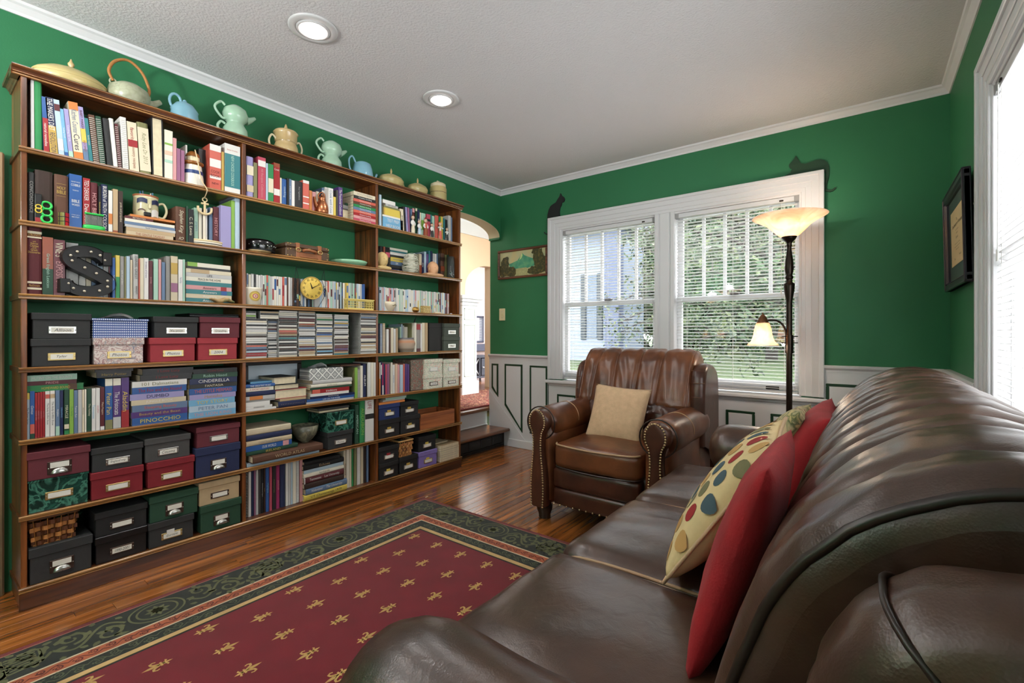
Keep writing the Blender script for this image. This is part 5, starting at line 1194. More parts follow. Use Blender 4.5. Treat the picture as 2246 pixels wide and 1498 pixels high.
put('laptop_base', MB().cbox(0, lw, 0, .2, 0, .010, .002).mesh('laptop_base', M_BLACK), lt); put('laptop_lid', MB().cbox(0, lw, .001, .2, .0108, .017, .002).mesh('laptop_lid', M_BLACK), lt)
# fifth shelf: video cases
dv = dict(cat='video case', noun='video case')
V = lambda **k: dict(k, k='gloss', name='video_case', d=.135)
uprights(4, 0, [(57,65.5,862,'pale blue',V(band=[(.86,1,'yellow')],t='The Planet Series',tc='navy')), (66,76.5,858,'blue',V(band=[(.1,.3,'coral'),(0,.1,'dark green')],t=[('Genius',.6,.3,.6,'white')],sh=.3)), (77,82.3,862,'red',V(t='season one',tc='pink')), (82.6,88,861,'red',V(t='season two',tc='pink')), (88.3,93.6,860,'red',V(t='season three',tc='pink')), (94,99,859,'red',V(t='season four',tc='pink')),
 (99.5,109.5,858,'white',V(t='The Andy Griffith Show',tc='charcoal',band=[(.84,.93,'coral')])), (110,121,857,'white',V(t='The Andy Griffith Show',tc='charcoal',band=[(.84,.93,'tan')])), (122,131.5,856,'slate blue',V(t='Airplane',tc='white',band=[(0,.2,'mint')])), (132,139,856,'navy',V(t='DREAMING',tc='sky blue')),
 (141,152,854,'dark green',V(t='MIRACLE',tc='cream',band=[(0,.08,'green'),(.12,.22,'cream')])), (152.5,162,854,'lime',V(t='Fun Family',tc='green')), (162.5,171,856,'slate blue',V(t='Tuscan Sun',tc='white')), (171.5,180,855,'light grey',V(cw='silver grey')), (180.5,185.5,855,'cream',V(t='Adventures',tc='charcoal')), (186,190,854,'ivory',V()),
 (190.5,201,852,'dark green',V(cw='grey-green',t='The Holiday',tc='cream')), (201.5,210,852,'white',V(t=[('Tennessee',.45,.5,.7,'sky blue')])), (210.5,219.5,851,'white',V(cw='white and rose',t='Jonathan',tc='rose')), (220,229.5,849,'maroon',V(t='Mary Poppins',tc='cream',band=[(0,.08,'white')])),
 (230.5,247.5,831,'blue',V(cw='large blue and cream',band=[(.86,1,'ivory'),(0,.18,'olive')],t=[('Peter Pan',.50,.42,.62,'yellow')])), (248,265.5,830,'purple',V(cw='large purple and white',band=[(.86,1,'ivory'),(0,.22,'light grey')],t=[('The Aristocats',.5,.46,.62,'white')])), (266,283.5,828,'purple',V(cw='large purple and red',band=[(0,.34,'red')],t=[('Aladdin',.52,.42,.66,'yellow')]))], .022, .14, 'video case', 'video cases on the fifth shelf')
VS = lambda t, tc='white', **k: dict(k, k='gloss', name='video_case', d=.20, t=t, tc=tc, cat='video case', noun='clamshell video case')
za = stack(4, 0, 0, [(290,411,15,'blue',VS('PINOCCHIO','yellow')), (288,411,13,'purple',VS('Beauty and the Beast','gold')), (290,411,14,'slate blue',VS('Sleeping Beauty','coral')), (288,408,11,'sand',VS('JUNGLE BOOK')), (285,404,13,'lavender',VS('DUMBO','navy')), (290,409,14,'blue',VS('The Fox and the Hound','red',cw='blue and red')), (290,410,12.5,'white',VS('101 Dalmatians','olive'))], .022, None, 'left video pile')
stack(4, 0, 0, [(308,422,13,'charcoal',VS('I Love Lucy','red',noun='boxed video set')), (313,424,13,'black',VS('I Love Lucy','red',noun='boxed video set'))], .022, za, 'upper left video pile')
za = stack(4, 0, 0, [(414,517,12.5,'sky blue',VS('THE LION KING','pink')), (415,517,13,'pale blue',VS('PETER PAN','slate blue')), (414,515,13,'sky blue',VS('TOY STORY','yellow',cw='bright sky blue')), (416,517,11,'lavender',VS('Hercules','gold')), (415,519,13,'blue',VS('THE LITTLE MERMAID','coral')), (416,520,9,'charcoal',VS('FANTASIA','cream')), (416,520,12,'navy',VS('CINDERELLA')), (420,521,10.5,'dark green',VS('Robin Hood','mint'))], .022, None, 'right video pile')
stack(4, 0, 0, [(424,520,10,'black',VS('I Love Lucy','red',noun='boxed video set'))], .022, za, 'upper right video pile')
zv = pz(120, 857, .03)
za = stack(4, 0, 0, [(58,183,14,'green',VS('HOMEWARD BOUND','yellow',tf=.5,band=[(.72,.88,'brown')],ts=.5)), (58,168,9,'maroon',VS('PRIDE','pink')), (58,169,13,'mint',VS('MUTINY ON THE BOUNTY','white'))], .03, zv, 'pile atop upright cases')
stack(4, 0, 0, [(212,288,12,'charcoal',VS('Harry Potter','gold',d=.12,noun='boxed video set',s=.05)), (208,292,11,'charcoal',VS(None,noun='boxed video set',d=.12,s=.05,cw='dark grey'))], .06, pz(250, 827, .06), 'pile above purple cases')
# sixth and bottom shelf boxes
M_MARB = pattern('green_marble_paper', rgb(10,24,20), [(.42,rgb(18,48,40)),(.5,rgb(70,128,108)),(.54,rgb(20,52,44)),(.66,rgb(34,84,70))], 'noise', 9, .25, detail=8, distort=2.5)
b, zt = storage_box(5,0,60,196,1045,'dark green','green marbled photo box with gold label under the burgundy box',plate='brass',mtl=M_MARB,lidf=.08,card='cream')
storage_box(5,0,58,199,985,'burgundy','large burgundy photo box with silver cup pull, left end of sixth shelf',zt,plate='dark',pull=True,s=.006)
b, zt = storage_box(5,0,198.5,316,1029,'red','crimson photo box under the black box labelled England',plate='brass',s=.01,c=rgb(120,16,28))
storage_box(5,0,199.5,315,977,'charcoal','black photo box with a handwritten England label',zt,plate='steel',txt='England trip',s=.012)
b, zt = storage_box(5,0,323,428,1007,'red','crimson photo box under the dark grey box, right of centre',plate='brass',s=.008,c=rgb(120,16,28))
storage_box(5,0,317,419,957,'dark grey','dark grey photo box topmost in the middle of the sixth shelf',zt,plate='steel',txt='Cousins',s=.012)
b, zt = storage_box(5,0,428.5,528,977,'navy','navy blue photo box with silver cup pull',plate='dark',pull=True,s=.006)
storage_box(5,0,430.5,527.5,932,'burgundy','burgundy photo box on top of the navy blue one',zt,plate='steel',s=.012)
b, zt = storage_box(6,0,63,204,1189,'charcoal','charcoal photo box with silver cup pull under the woven basket',plate='dark',pull=True,s=.006)
def weave_basket(u0, u1, zb, hgt, s, lab, cols, depth=.15, cap=True):
    y0, y1 = py(u0, s), py(u1, s); w = y1-y0; root = put('woven_basket', MB().cbox(w*.08, w*.92, .012, depth-.012, 0, .006, .002).mesh('woven_basket', cols[0]), None, base_at(y0, zb, s), (0,0,RZ)); tag(root, lab, 'basket', 'woven baskets')
    def ringp(t, k): # t 0..1 around, k 0..1 height
        e = .5-.42+.0*k; gx = .08*(1-k); pts = [(w*gx, .012*(1-k)), (w*(1-gx), .012*(1-k)), (w*(1-gx), depth-.012*(1-k)), (w*gx, depth-.012*(1-k))]
        q = (t*4) % 4; i = int(q); f = q-i; a, b_ = pts[i], pts[(i+1) % 4]; return (a[0]+(b_[0]-a[0])*f, a[1]+(b_[1]-a[1])*f)
    nst = 28; nw = 5
    for j in range(nst):
        t = (j+.5)/nst; p, q = ringp(t, 0), ringp(t, 1); put('stave', MB().tube([(p[0],p[1],0), (q[0],q[1],hgt*.95)], .0045, 4, flat=.35, smooth=False).mesh('stave', cols[j % 2]), root)
    for k in range(nw):
        pts = []
        for j in range(nst*2):
            t = j/(nst*2); kk = (k+.6)/(nw+.6); p = ringp(t, kk); n_ = (p[0]-w/2, p[1]-depth/2); l = math.hypot(*n_) or 1; a = .0045*(1 if (j//2+k) % 2 else -1); pts.append((p[0]+n_[0]/l*a, p[1]+n_[1]/l*a, hgt*kk*.92))
        m = MB(); n = len(pts); bh = hgt/(nw+.6)*.42
        m.add([(x,y,z-bh) for x,y,z in pts]+[(x,y,z+bh) for x,y,z in pts], [(i,(i+1)%n,n+(i+1)%n,n+i) for i in range(n)], 0, False); put('weaver', m.mesh('weaver', cols[(k+1) % 2]), root)
    put('rim', MB().tube([(*ringp(j/40, 1), hgt*.96) for j in range(40)], .006, 6, closed=True).mesh('rim', cols[2]), root)
    return root
M_WV = [mat('oak_splint', rgb(176,116,60), .55, vary=(40,.25)), mat('dark_splint', rgb(96,52,24), .55, vary=(40,.25)), mat('basket_rim', rgb(84,56,30), .5)]
wb_ = weave_basket(64, 172, zt, pz(118,1128,.02)-zt, .02, 'woven splint basket with green leaves on a charcoal box, bottom shelf', M_WV)
lf = MB(); rnd = random.Random(6)
for k in range(40):
    p = Vector((rnd.uniform(.09,.16), rnd.uniform(.05,.12), rnd.uniform(.075,.105))); a = Vector((rnd.uniform(-1,1),rnd.uniform(-1,1),rnd.uniform(-.5,.8))).normalized()*.012; b_ = a.orthogonal().normalized()*.005; lf.add([p-a,p+b_,p+a,p-b_],[(0,1,2),(0,2,3)])
tag(put('artificial_greenery', lf.mesh('artificial_greenery', mat('dark_leaf', rgb(18,60,34), .5)), None, wb_.location, (0,0,RZ)), 'small sprig of dark green leaves inside the woven basket', 'plant')
b, zt = storage_box(6,0,208,324,1167,'black','glossy black photo box with a label of dates, under another black box',plate='dark',txt='1990-2001',s=.012,matte=False)
storage_box(6,0,207.5,324.5,1114,'black','black photo box stacked right of the woven basket',zt,plate='dark',s=.012)
b, zt = storage_box(6,0,325.5,426.5,1138,'charcoal','charcoal photo box with a white paper tab, under a green box',plate='brass',tab='white',txt='Europe',s=.01)
storage_box(6,0,327,436,1080,'dark green','large dark green photo box with silver cup pull on the bottom shelf',zt,plate='dark',pull=True,s=.012)
b, zt = storage_box(6,0,439.5,530.5,1101,'dark green','smaller dark green photo box under the tan box',plate='dark',pull=True,s=.008)
storage_box(6,0,436,527,1052,'tan','tan kraft photo box at the right end of the bottom left bay',zt,plate='dark',s=.012)
# ================================================================== middle bay
uprights(0, 1, [(541,556,344,'lavender',o_('hard',cw='blue patterned',band=[(.55,.78,'cream'),(.14,.3,'beige')])), (556.5,564.5,357,'olive',o_()), (566,583,345,'rose',o_('gloss',band=[(.78,.92,'white')],t=[('All Recipes Collection',.4,.7,.35,'pink')])), (583.5,588,358,'pale blue',o_()), (588.5,600,360,'green',o_(cw='green and cream',band=[(.25,.62,'cream')])), (600.5,614,358,'red',o_('gloss',cw='brick red and white',band=[(.2,.36,'white'),(.9,1,'rust')],lines=[('Crock',.84,.8,.011,'white')])),
 (614.5,618,390,'cream',o_()), (618.5,629,393,'blue',o_('hard',cw='teal blue',t='cooking',tc='pale blue')), (629.5,634,391,'black',o_()), (634.5,639.5,393,'slate blue',o_(t='a taste of home',tc='white')), (640,646.5,396,'white',o_()), (647,664,398,'charcoal',o_('hard',t=[('Four Ingredients',.55,.55,.2,'light grey')])), (664.5,678,396,'coral',o_(band=[(.9,1,'white'),(.42,.46,'white'),(.2,.24,'white')])), (678.5,684.5,418,'orange',o_(s=.03)), (685,693,421,'pink',o_(s=.07)), (694,700,420,'cream',o_(s=.07)),
 (706,712.5,412,'slate blue',o_(s=.07,band=[(.6,.9,'white')])), (713,720,411,'white',o_(s=.06)), (721,731,413,'white',o_(s=.02,cw='white and grey',t='Cook with Love',tc='slate blue')), (731.5,737,432,'yellow',o_(s=.02)), (738,742,417,'dark grey',o_(s=.02)), (742.5,751.5,411,'purple',o_('gloss',t='The Presidential Cookbook',tc='white'))], .02)
VP = lambda t=None, **k: dict(k, k='gloss', t=t, d=.13, name='paperback', noun='series paperback')
za = stack(0, 1, 0, [(776,825,6,'rose',VP('Country Cooking')), (776,825,6,'pink',VP('Country Cooking',tc='rose')), (776,825,6,'red',VP('Country Cooking')), (776,825,6,'coral',VP('Country Cooking')), (776,825,6,'slate blue',VP('Country Cooking')), (776,825,6,'green',VP('Country Cooking')), (776,826,6,'brown',VP('Country Cooking')), (776,824,6,'coral',VP('Country Cooking',cw='orange-red')), (777,824,7,'charcoal',VP('Country Cooking')), (776,823,8.5,'cream',VP('SOUTHERN',tc='grey'))], .012, None, 'small paperback pile')
stack(0, 1, 0, [(752,775,26,'dark brown',dict(k='hard',d=.1,fore=True)), (752,774,9,'grey',dict(k='hard',d=.1)), (757,775,5,'dark green',dict(k='paper',d=.1))], .075, None, 'pile behind the paperbacks')
# ---- discs standing in a row behind the clock
def disc_row(row, bay, u0, u1, vtop0, vtop1, s, cols, lab, rnd, tmin=.0085, tmax=.0145):
    y = py(u0, s); ye = py(u1, s); z = SH[row]; k = 0; cache = {}
    while y < ye-.006:
        w = min(rnd.uniform(tmin, tmax), ye-y); f = (y-py(u0,s))/(ye-py(u0,s)); u = u0+(u1-u0)*f; h = pz(u, vtop0+(vtop1-vtop0)*f, s)-z + rnd.choice((0,0,0,.002,-.003)); 
        col = rnd.choice(cols) if callable(cols) is False else cols(f, rnd)
        key = (round(w,3), round(h,3))
        if key not in cache:
            m = MB(); m.cbox(0, key[0]-.0006, 0, .135, 0, key[1], .0012, 0); m.box(.0008, key[0]-.0014, -.0003, .004, .004, key[1]-.004, 1); cache[key] = m.mesh('disc_case', [M_OCG, M_OC])
        o = put('disc_case', cache[key], None, base_at(y, z, s), (0,0,RZ), pc(col))
        if rnd.random() < .75:
            m = MB(); b0 = rnd.uniform(.1,.75); m.box(.0012, w-.0018, -.0006, .002, h*b0, h*min(.96,b0+rnd.uniform(.06,.4))); put('spine_title', m.mesh('spine_title', M_OC), o, color=pc(rnd.choice(('white','charcoal','red','blue','cream','mint','maroon','slate blue','yellow','light grey'))))
        tag(o, lab % (col, ordn(k)), 'disc case', 'disc cases in a row on the third shelf, %s bay' % BAYN[bay]); y += w; k += 1
def cw1(f, r_):
    if .28 < f < .48: return r_.choice(('charcoal','black','white','slate blue','dark grey','light grey','brown'))
    if .78 < f < .83: return r_.choice(('yellow','gold'))
    if f > .95: return 'blue'
    return r_.choice(('white','light grey','ivory','pale blue','white','grey','coral','cream','mint','dark grey','light grey','white','pink'))
disc_row(2, 1, 541, 801, 600, 624, .045, cw1, '%s slim disc case, %s from left in the row behind the yellow clock', random.Random(21))
disc_row(2, 2, 832, 985, 629, 644, .045, lambda f, r_: r_.choice(('white','light grey','ivory','pale blue','white','mint','pink','cream','light grey','maroon' if f > .85 else 'white')), '%s slim disc case, %s from left in the row behind the teacup', random.Random(22))
# ---- CD stacks
cdm = MB().cbox(0, 1, 0, .125, 0, .0098, .0006, 0); cdm.box(.006, .994, -.0002, .003, .0014, .0084, 1)
M_CDC = mat('clear_case_edge', rgb(150,150,146), .15, coat=.4, vary=(90,.3))
CDN = ['leftmost','second','third','fourth','fifth','sixth','rightmost']
def cd_me(w, grow={}):
    k = round(w, 3)
    if k not in grow:
        m = MB(); m.cbox(0, k, 0, .125, 0, .0098, .0006, 0); m.box(.003, k-.003, -.0003, .003, .0012, .0086, 1); grow[k] = m.mesh('compact_disc_case', [M_CDC, M_OC])
    return grow[k]
rnd = random.Random(31); CDC = ('white','light grey','ivory','charcoal','cream','white','black','light grey','grey','maroon','white','dark brown','slate blue','white','tan')
sp_ = {0:{1:'red',2:'red',3:'pale blue',4:'navy',5:'slate blue',6:'coral'},2:{10:'teal',13:'rust',14:'coral'},3:{17:'brown',18:'rust',20:'maroon',21:'maroon'},4:{12:'blue',13:'navy',2:'sky blue',21:'green'},5:{0:'teal',3:'purple',19:'gold',21:'teal'}}
for k, (a, b, vt, s) in enumerate(((538.5,586,699,.012),(587,609,685,.05),(611,652.5,683,.03),(655,692,684,.03),(694,730,689,.03),(733,765,688,.03),(791,827,685,.008))):
    z = SH[3]; zt_ = pz((a+b)/2, vt, s); i = 0; w = py(b, s)-py(a, s)
    while z < zt_-.006:
        col = sp_.get(k, {}).get(i) or rnd.choice(CDC); j = rnd.uniform(-.0025,.0025)
        o = put('compact_disc_case', cd_me(w), None, base_at(py(a, s)+j, z, s+rnd.uniform(0,.004)), (0,0,RZ), pc(col)); tag(o, '%s compact disc case, %s from the bottom of the %s stack' % (col, ordn(i), CDN[k]), 'CD case', 'compact discs, %s stack' % CDN[k]); z += .0100; i += 1
z1 = z
for a, b, n, s in ((538.5,562,4,.02),(570,612,6,.02)):
    z = pz((a+b)/2, 699, .012)+.0002
    for i in range(n):
        if z > SH[2]-.035: break
        o = put('compact_disc_case', cd_me(py(b,s)-py(a,s)), None, base_at(py(a,s), z, s), (0,0,RZ), pc(rnd.choice(('white','ivory','lime','charcoal','tan')))); tag(o, 'compact disc case, %s from the bottom of the %s loose top pile' % (ordn(i), 'left' if a < 550 else 'right'), 'CD case', 'compact discs, %s loose pile' % ('left' if a < 550 else 'right')); z += .0100
# ---- fifth shelf, middle bay
pf_ = empty('picture_frame', base_at(py(538,.19), SH[4], .20)); pf_.rotation_euler = (0,0,RZ); tag(pf_, 'dark framed pale print standing behind the books on the fifth shelf', 'picture frame'); fw_ = py(663,.19)-py(538,.19)
fh_ = SH[3]-SH[4]-.03
put('backing', MB().cbox(0, fw_, .004, .012, 0, fh_, .002).mesh('backing', mat('pale_print', rgb(196,208,216), .5, vary=(4,.06))), pf_)
for b in ((0,fw_,fh_-.02,fh_),(0,fw_,0,.02),(0,.02,.02,fh_-.02),(fw_-.025,fw_,.02,fh_-.02)): put('frame_side', MB().cbox(b[0],b[1],-.004,.014,b[2],b[3],.003).mesh('frame_side', mat('dark_frame', rgb(34,26,22), .4)), pf_)
zA = stack(4, 1, 0, [(538,606,4,'white',o_(noun='ring notebook')), (538,597,6,'white',o_(noun='ring notebook',t='||||||||||||||||||||||',tc='charcoal',tf=.95)), (538,592,9,'white',o_()), (538,603,4.5,'grey',o_()), (538,603,8,'light grey',o_(band=[(.14,.58,'orange')])), (538,604,10.5,'navy',o_('hard',fore=False)), (538,600,8,'ivory',o_(t='A SHORT HISTORY',tc='rose',tf=.7)), (538,603,7,'blue',o_('hard',t='THE GREATEST MUSIC',tc='white',tf=.7))], .02, None, 'left book pile')
zB = stack(4, 1, 0, [(611,670,13,'navy',o_('hard',t='. . . . . . . . . . . . . .',tc='tan',tf=.8)), (614,671,5.5,'tan',o_()), (604,673,20,'red',o_('hard',fore=True,cw='thick red covered',d=.17)), (603,656,11,'charcoal',o_('hard',fore=True,cw='charcoal covered'))], .015, None, 'centre book pile')
o = one_book('photo_album', .042, .2, py(650,.02)-py(601,.02), 'hard', 'black', base_at(py(601,.02), zB, .02), 0, True, fore=True); tag(o, 'black photo album with worn tan page edges atop the centre book pile', 'album')
tag(put('blue_notebook', MB().cbox(0, py(606,.06)-py(549,.06), 0, .14, 0, .012, .002).mesh('blue_notebook', M_OC), None, base_at(py(549,.05), zA, .05), (0,0,RZ), pc('sky blue')), 'bright blue notebook lying on the left book pile beside the album', 'notebook')
zC = stack(4, 1, 0, [(672,776,3.5,'light grey',o_('gloss',noun='magazine')), (673,777,5.5,'blue',o_('gloss',t='LIFE ON THE RIVER',tf=.7)), (681,778,5,'navy',o_('gloss',t='American Heritage',tf=.5)), (681,765,6,'white',o_()), (685,766,8.5,'red',o_('gloss',t='traditions',tf=.3,band=[(0,.2,'coral')])), (681,772,4,'dark green',o_()), (682,771,7,'ivory',o_('hard',t='garden book',tc='olive',tf=.3)), (686,772,9,'light grey',o_('hard',cw='silver grey'))], .02, None, 'right book pile')
tb_w = py(753,.02)-py(679,.02)
M_TILE = bpy.data.materials.new('lattice_print'); nt, N, L, P = nodes_of(M_TILE)
tc = N.new('ShaderNodeTexCoord'); mp = N.new('ShaderNodeMapping'); mp.inputs['Scale'].default_value = (26,26,26); mp.inputs['Rotation'].default_value = (0,R(45),0); L.new(tc.outputs['Object'], mp.inputs[0])
fr = N.new('ShaderNodeVectorMath'); fr.operation = 'FRACTION'; L.new(mp.outputs[0], fr.inputs[0]); sp = N.new('ShaderNodeSeparateXYZ'); L.new(fr.outputs[0], sp.inputs[0])
def absd(sock):
    a = N.new('ShaderNodeMath'); a.operation = 'SUBTRACT'; a.inputs[1].default_value = .5; L.new(sock, a.inputs[0]); b = N.new('ShaderNodeMath'); b.operation = 'ABSOLUTE'; L.new(a.outputs[0], b.inputs[0]); return b.outputs[0]
mxn = N.new('ShaderNodeMath'); mxn.operation = 'MAXIMUM'; L.new(absd(sp.outputs[0]), mxn.inputs[0]); L.new(absd(sp.outputs[2]), mxn.inputs[1])
cr = N.new('ShaderNodeValToRGB'); cr.color_ramp.interpolation = 'CONSTANT'; els = cr.color_ramp.elements; els[0].color = rgb(216,216,210); els[1].position = .1; els[1].color = rgb(96,98,100)
for p_, c_ in ((.17,(216,216,210)),(.24,(96,98,100)),(.31,(170,172,170)),(.36,(96,98,100)),(.41,(224,224,218))): e = els.new(p_); e.color = rgb(*c_)
L.new(mxn.outputs[0], cr.inputs[0]); L.new(cr.outputs[0], P.inputs['Base Color']); P.inputs['Roughness'].default_value = .5
tb = put('tissue_box', MB().cbox(0, tb_w, 0, .115, 0, pz(715,807,.02)-zC, .002).mesh('tissue_box', M_TILE), None, base_at(py(679,.02), zC, .02), (0,0,RZ)); tag(tb, 'grey and white lattice-patterned tissue box on the right book pile', 'tissue box')
tissue(706, .045, pz(715,807,.02)-.002, .06, .032, 'white tissue pulled up from the lattice tissue box')
uprights(4, 1, [(778,784,806,'olive',o_('hard',cw='large green',d=.21,band=[(0,1,'lime')])), (784.5,790,809,'grey',o_('spiral')), (790.5,796,802,'ivory',o_()), (796.5,803.5,798,'navy',o_('hard',t='ALBUM',tc='white')), (804,806.5,797,'dark grey',o_()), (807,813,795,'white',o_(s=.012)), (813.5,820,795,'ivory',o_(s=.012)), (820.5,826,795,'white',o_(s=.012,cw='bright white'))], .02)
o = one_book('book', .009, .17, py(791,.03)-py(747,.03), 'hard', 'brown', base_at(py(747,.03), pz(786,801.5,.03), .03), 0, True); tag(o, 'thin reddish brown book lying across the tops of upright books, fifth shelf', 'book')
# ---- sixth shelf, middle bay
zA = stack(5, 1, 0, [(541,700,7,'pale blue',o_(cw='pale blue-grey',d=.20)), (555,708,15,'brown',dict(k='hard',t='WORLD ATLAS',tc='tan',tf=.42,ts=.45,s=-.012,d=.235,cw='oversized brown')), (540,653,9,'dark green',o_('hard',t='IRELAND',tc='gold',tf=.3)), (537,640,11,'blue',o_('gloss',t='OUR WORLD',tf=.3,band=[(.8,.93,'pink')])), (540,640,11,'beige',o_('hard',t='United States of America',tc='grey',tf=.5)), (540,640,12,'navy',o_('hard',cw='slate navy')), (540,638,14,'sand',o_('hard',cw='large grey-tan'))], .02, None, 'left atlas pile')
zatlas = SH[5]+22/FPX*(SHX-.02)/ray(620)[0]
M_GLAZE = pattern('stoneware_glaze', rgb(52,54,48), [(.45,rgb(96,94,80)),(.55,rgb(134,128,104)),(.68,rgb(66,66,58))], 'noise', 12, .25, distort=1.)
r_ = px2m(669)*29; place_lathe('pottery_bowl', [(.3*r_,0),(.34*r_,.004),(.62*r_,.022),(.88*r_,.052),(1.0*r_,pz(669,932,.1)-zatlas),(.95*r_,pz(669,932,.1)-zatlas),(.82*r_,.05),(.5*r_,.02),(0,.012)], 669, zatlas, .10, M_GLAZE, 'grey-brown glazed pottery bowl standing on the world atlas', 'bowl')
b, zt = storage_box(5,1,719,775,945,'charcoal','charcoal photo box under the marbled box beside the pottery bowl',plate='steel',txt='Photos',s=.01)
b, zt = storage_box(5,1,718,778,902,'dark green','green marbled photo box next to the green books, middle bay',zt,plate='brass',mtl=M_MARB,lidf=.1,card='cream',s=.008)
stack(5, 1, 0, [(700,766,6,'dark brown',o_('hard',fore=True,s=.03)), (698,766,4,'dark grey',o_('hard'))], .03, zt, 'pile on the marbled box')
uprights(5, 1, [(779.5,787.5,888,'dark green',o_('hard',t='AMERICAN',tc='mint',cw='blackish green')), (789.5,800.5,878,'green',o_('hard',t='AUDUBON',tc='lime')), (801,820,874,'white',o_('gloss',cw='thick white',band=[(.52,.64,'charcoal')],t=[('LIFE',.84,.18,.42,'red')]))], .02)
# ---- bottom shelf, middle bay
uprights(6, 1, [(540,544,1032,'charcoal',o_('spiral',cw='black')), (545,551,1035,'white',o_()), (551.5,557,1030,'navy',o_('hard')), (557.5,561,1031,'mauve',o_()), (561.5,567.5,1026,'light grey',o_('hard')), (568,572,1026,'dark grey',o_()), (572.5,578,1023,'black',o_('hard',t='Architectural Digest',tc='light grey')), (578.5,582.5,1024,'dark brown',o_(t='travel',tc='tan')), (583,591,1018,'blue',o_('hard',t='Highlights',tc='sky blue',cw='royal blue')), (591.5,597.5,1016,'rose',o_('hard')), (598,605.5,1014,'charcoal',o_(t='memories',tc='olive')), (606,614,1012,'magenta',o_('hard',t='yearbook',tc='pink')), (615,626,1010,'navy',o_('hard',cw='dark navy')), (627,632,1008,'white',o_()), (632.5,638,1009,'light grey',o_()), (638.5,642,1008,'pale blue',o_()), (642.5,649.5,1006,'ivory',o_()), (650,656,1005,'light grey',o_('spiral')), (657.5,664,1004,'pink',o_(cw='pale pink')),
 (754,759,987,'cream',o_('hard',t='YEARBOOK',tc='brown')), (760,766.5,983,'ivory',o_()), (767,771,981,'cream',o_()), (771.5,775,982,'green',o_()), (777,783,979,'olive',o_('hard',cw='moss green')), (783.5,790.5,977,'white',o_('spiral',cw='white plastic-comb')), (791.5,797,975,'sand',o_()), (798,803,974,'dark brown',o_('hard')), (804.5,809,974,'slate blue',o_('hard',cw='dark slate'))], .05)
za = stack(6, 1, 0, [(667,761,12,'yellow',dict(k='hard',t='UT Chattanooga 1979',tc='charcoal',tf=.75,cw='straw yellow',noun='yearbook')), (671,761,13,'slate blue',dict(k='hard',t='Volunteer    The University',tc='white',tf=.75,sh=.3,noun='yearbook')), (668,754,12,'dark brown',dict(k='hard',noun='yearbook')), (667,754,12.5,'maroon',dict(k='hard',t='Tennessee    Lee University',tc='white',tf=.75,cw='red',band=[(0,.02,'white')],noun='yearbook')), (666,754,9,'ivory',dict(k='hard',t='bird guide',tc='charcoal',tf=.4)), (667,753,7,'pale blue',o_(cw='pale grey-blue')), (666,754,10,'black',o_('hard',t='Echoes',tc='tan',tf=.3)), (668,746,8,'black',o_('hard',cw='glossy black'))], .03, None, 'yearbook pile')

# ================================================================== right bay
uprights(0, 2, [(832,836.8,427,'pale blue',o_(cw='pale aqua')), (879,886.5,459,'cream',o_(t='soups',tc='charcoal',lean=-2)), (887,891.5,454,'black',o_('hard',lean=-3)), (892,895.5,455,'lavender',o_(lean=-3,t='dictionary',tc='charcoal')), (896,899.5,456,'mauve',o_(lean=-2)), (900.5,904,458,'slate blue',o_(s=.05)), (904.5,909.5,457,'maroon',o_(s=.05,band=[(.85,1,'pink')])), (911,915,457,'dark green',o_(s=.05,band=[(.9,1,'cream')])), (916,920.5,460,'navy',o_(s=.05,t='Scotland',tc='white')), (921,923.5,466,'cream',o_(s=.05)), (924.5,934,468,'mint',o_('hard',s=.05,cw='white and green',band=[(.3,.7,'lime')])), (936,944,470,'rose',o_(s=.05,band=[(.7,.8,'charcoal')])), (944.5,947,471,'teal',o_(s=.05)), (947.5,953,474,'mint',o_(s=.05)), (955,962.5,473,'coral',o_('hard',s=.05,cw='brick red')), (963,966.5,475,'green',o_(s=.05)), (967,971.5,475,'yellow',o_(s=.05)), (973,976,479,'teal',o_(s=.05,cw='dark teal')), (976.5,983,482,'black',o_(s=.05)), (983.5,989,473,'light grey',o_(s=.04)), (989.5,992,477,'slate blue',o_(s=.04))], .02)
stack(0, 2, 0, [(840,884,11,'sky blue',o_('gloss',t='HELP BOOK',tc='white',tf=.7)), (840,884,12.5,'sky blue',o_('gloss',t='TEST PREP',tc='white',tf=.6,cw='lighter sky blue')), (839,880,4,'white',o_()), (841,879,16,'yellow',o_(cw='mustard yellow',band=[(0,.08,'gold')])), (842,874,4,'olive',o_()), (846,873,5,'light grey',o_(t='ART BOOK',tc='charcoal',tf=.8)), (840,867,8,'white',o_())], .02, None, 'blue and yellow pile')
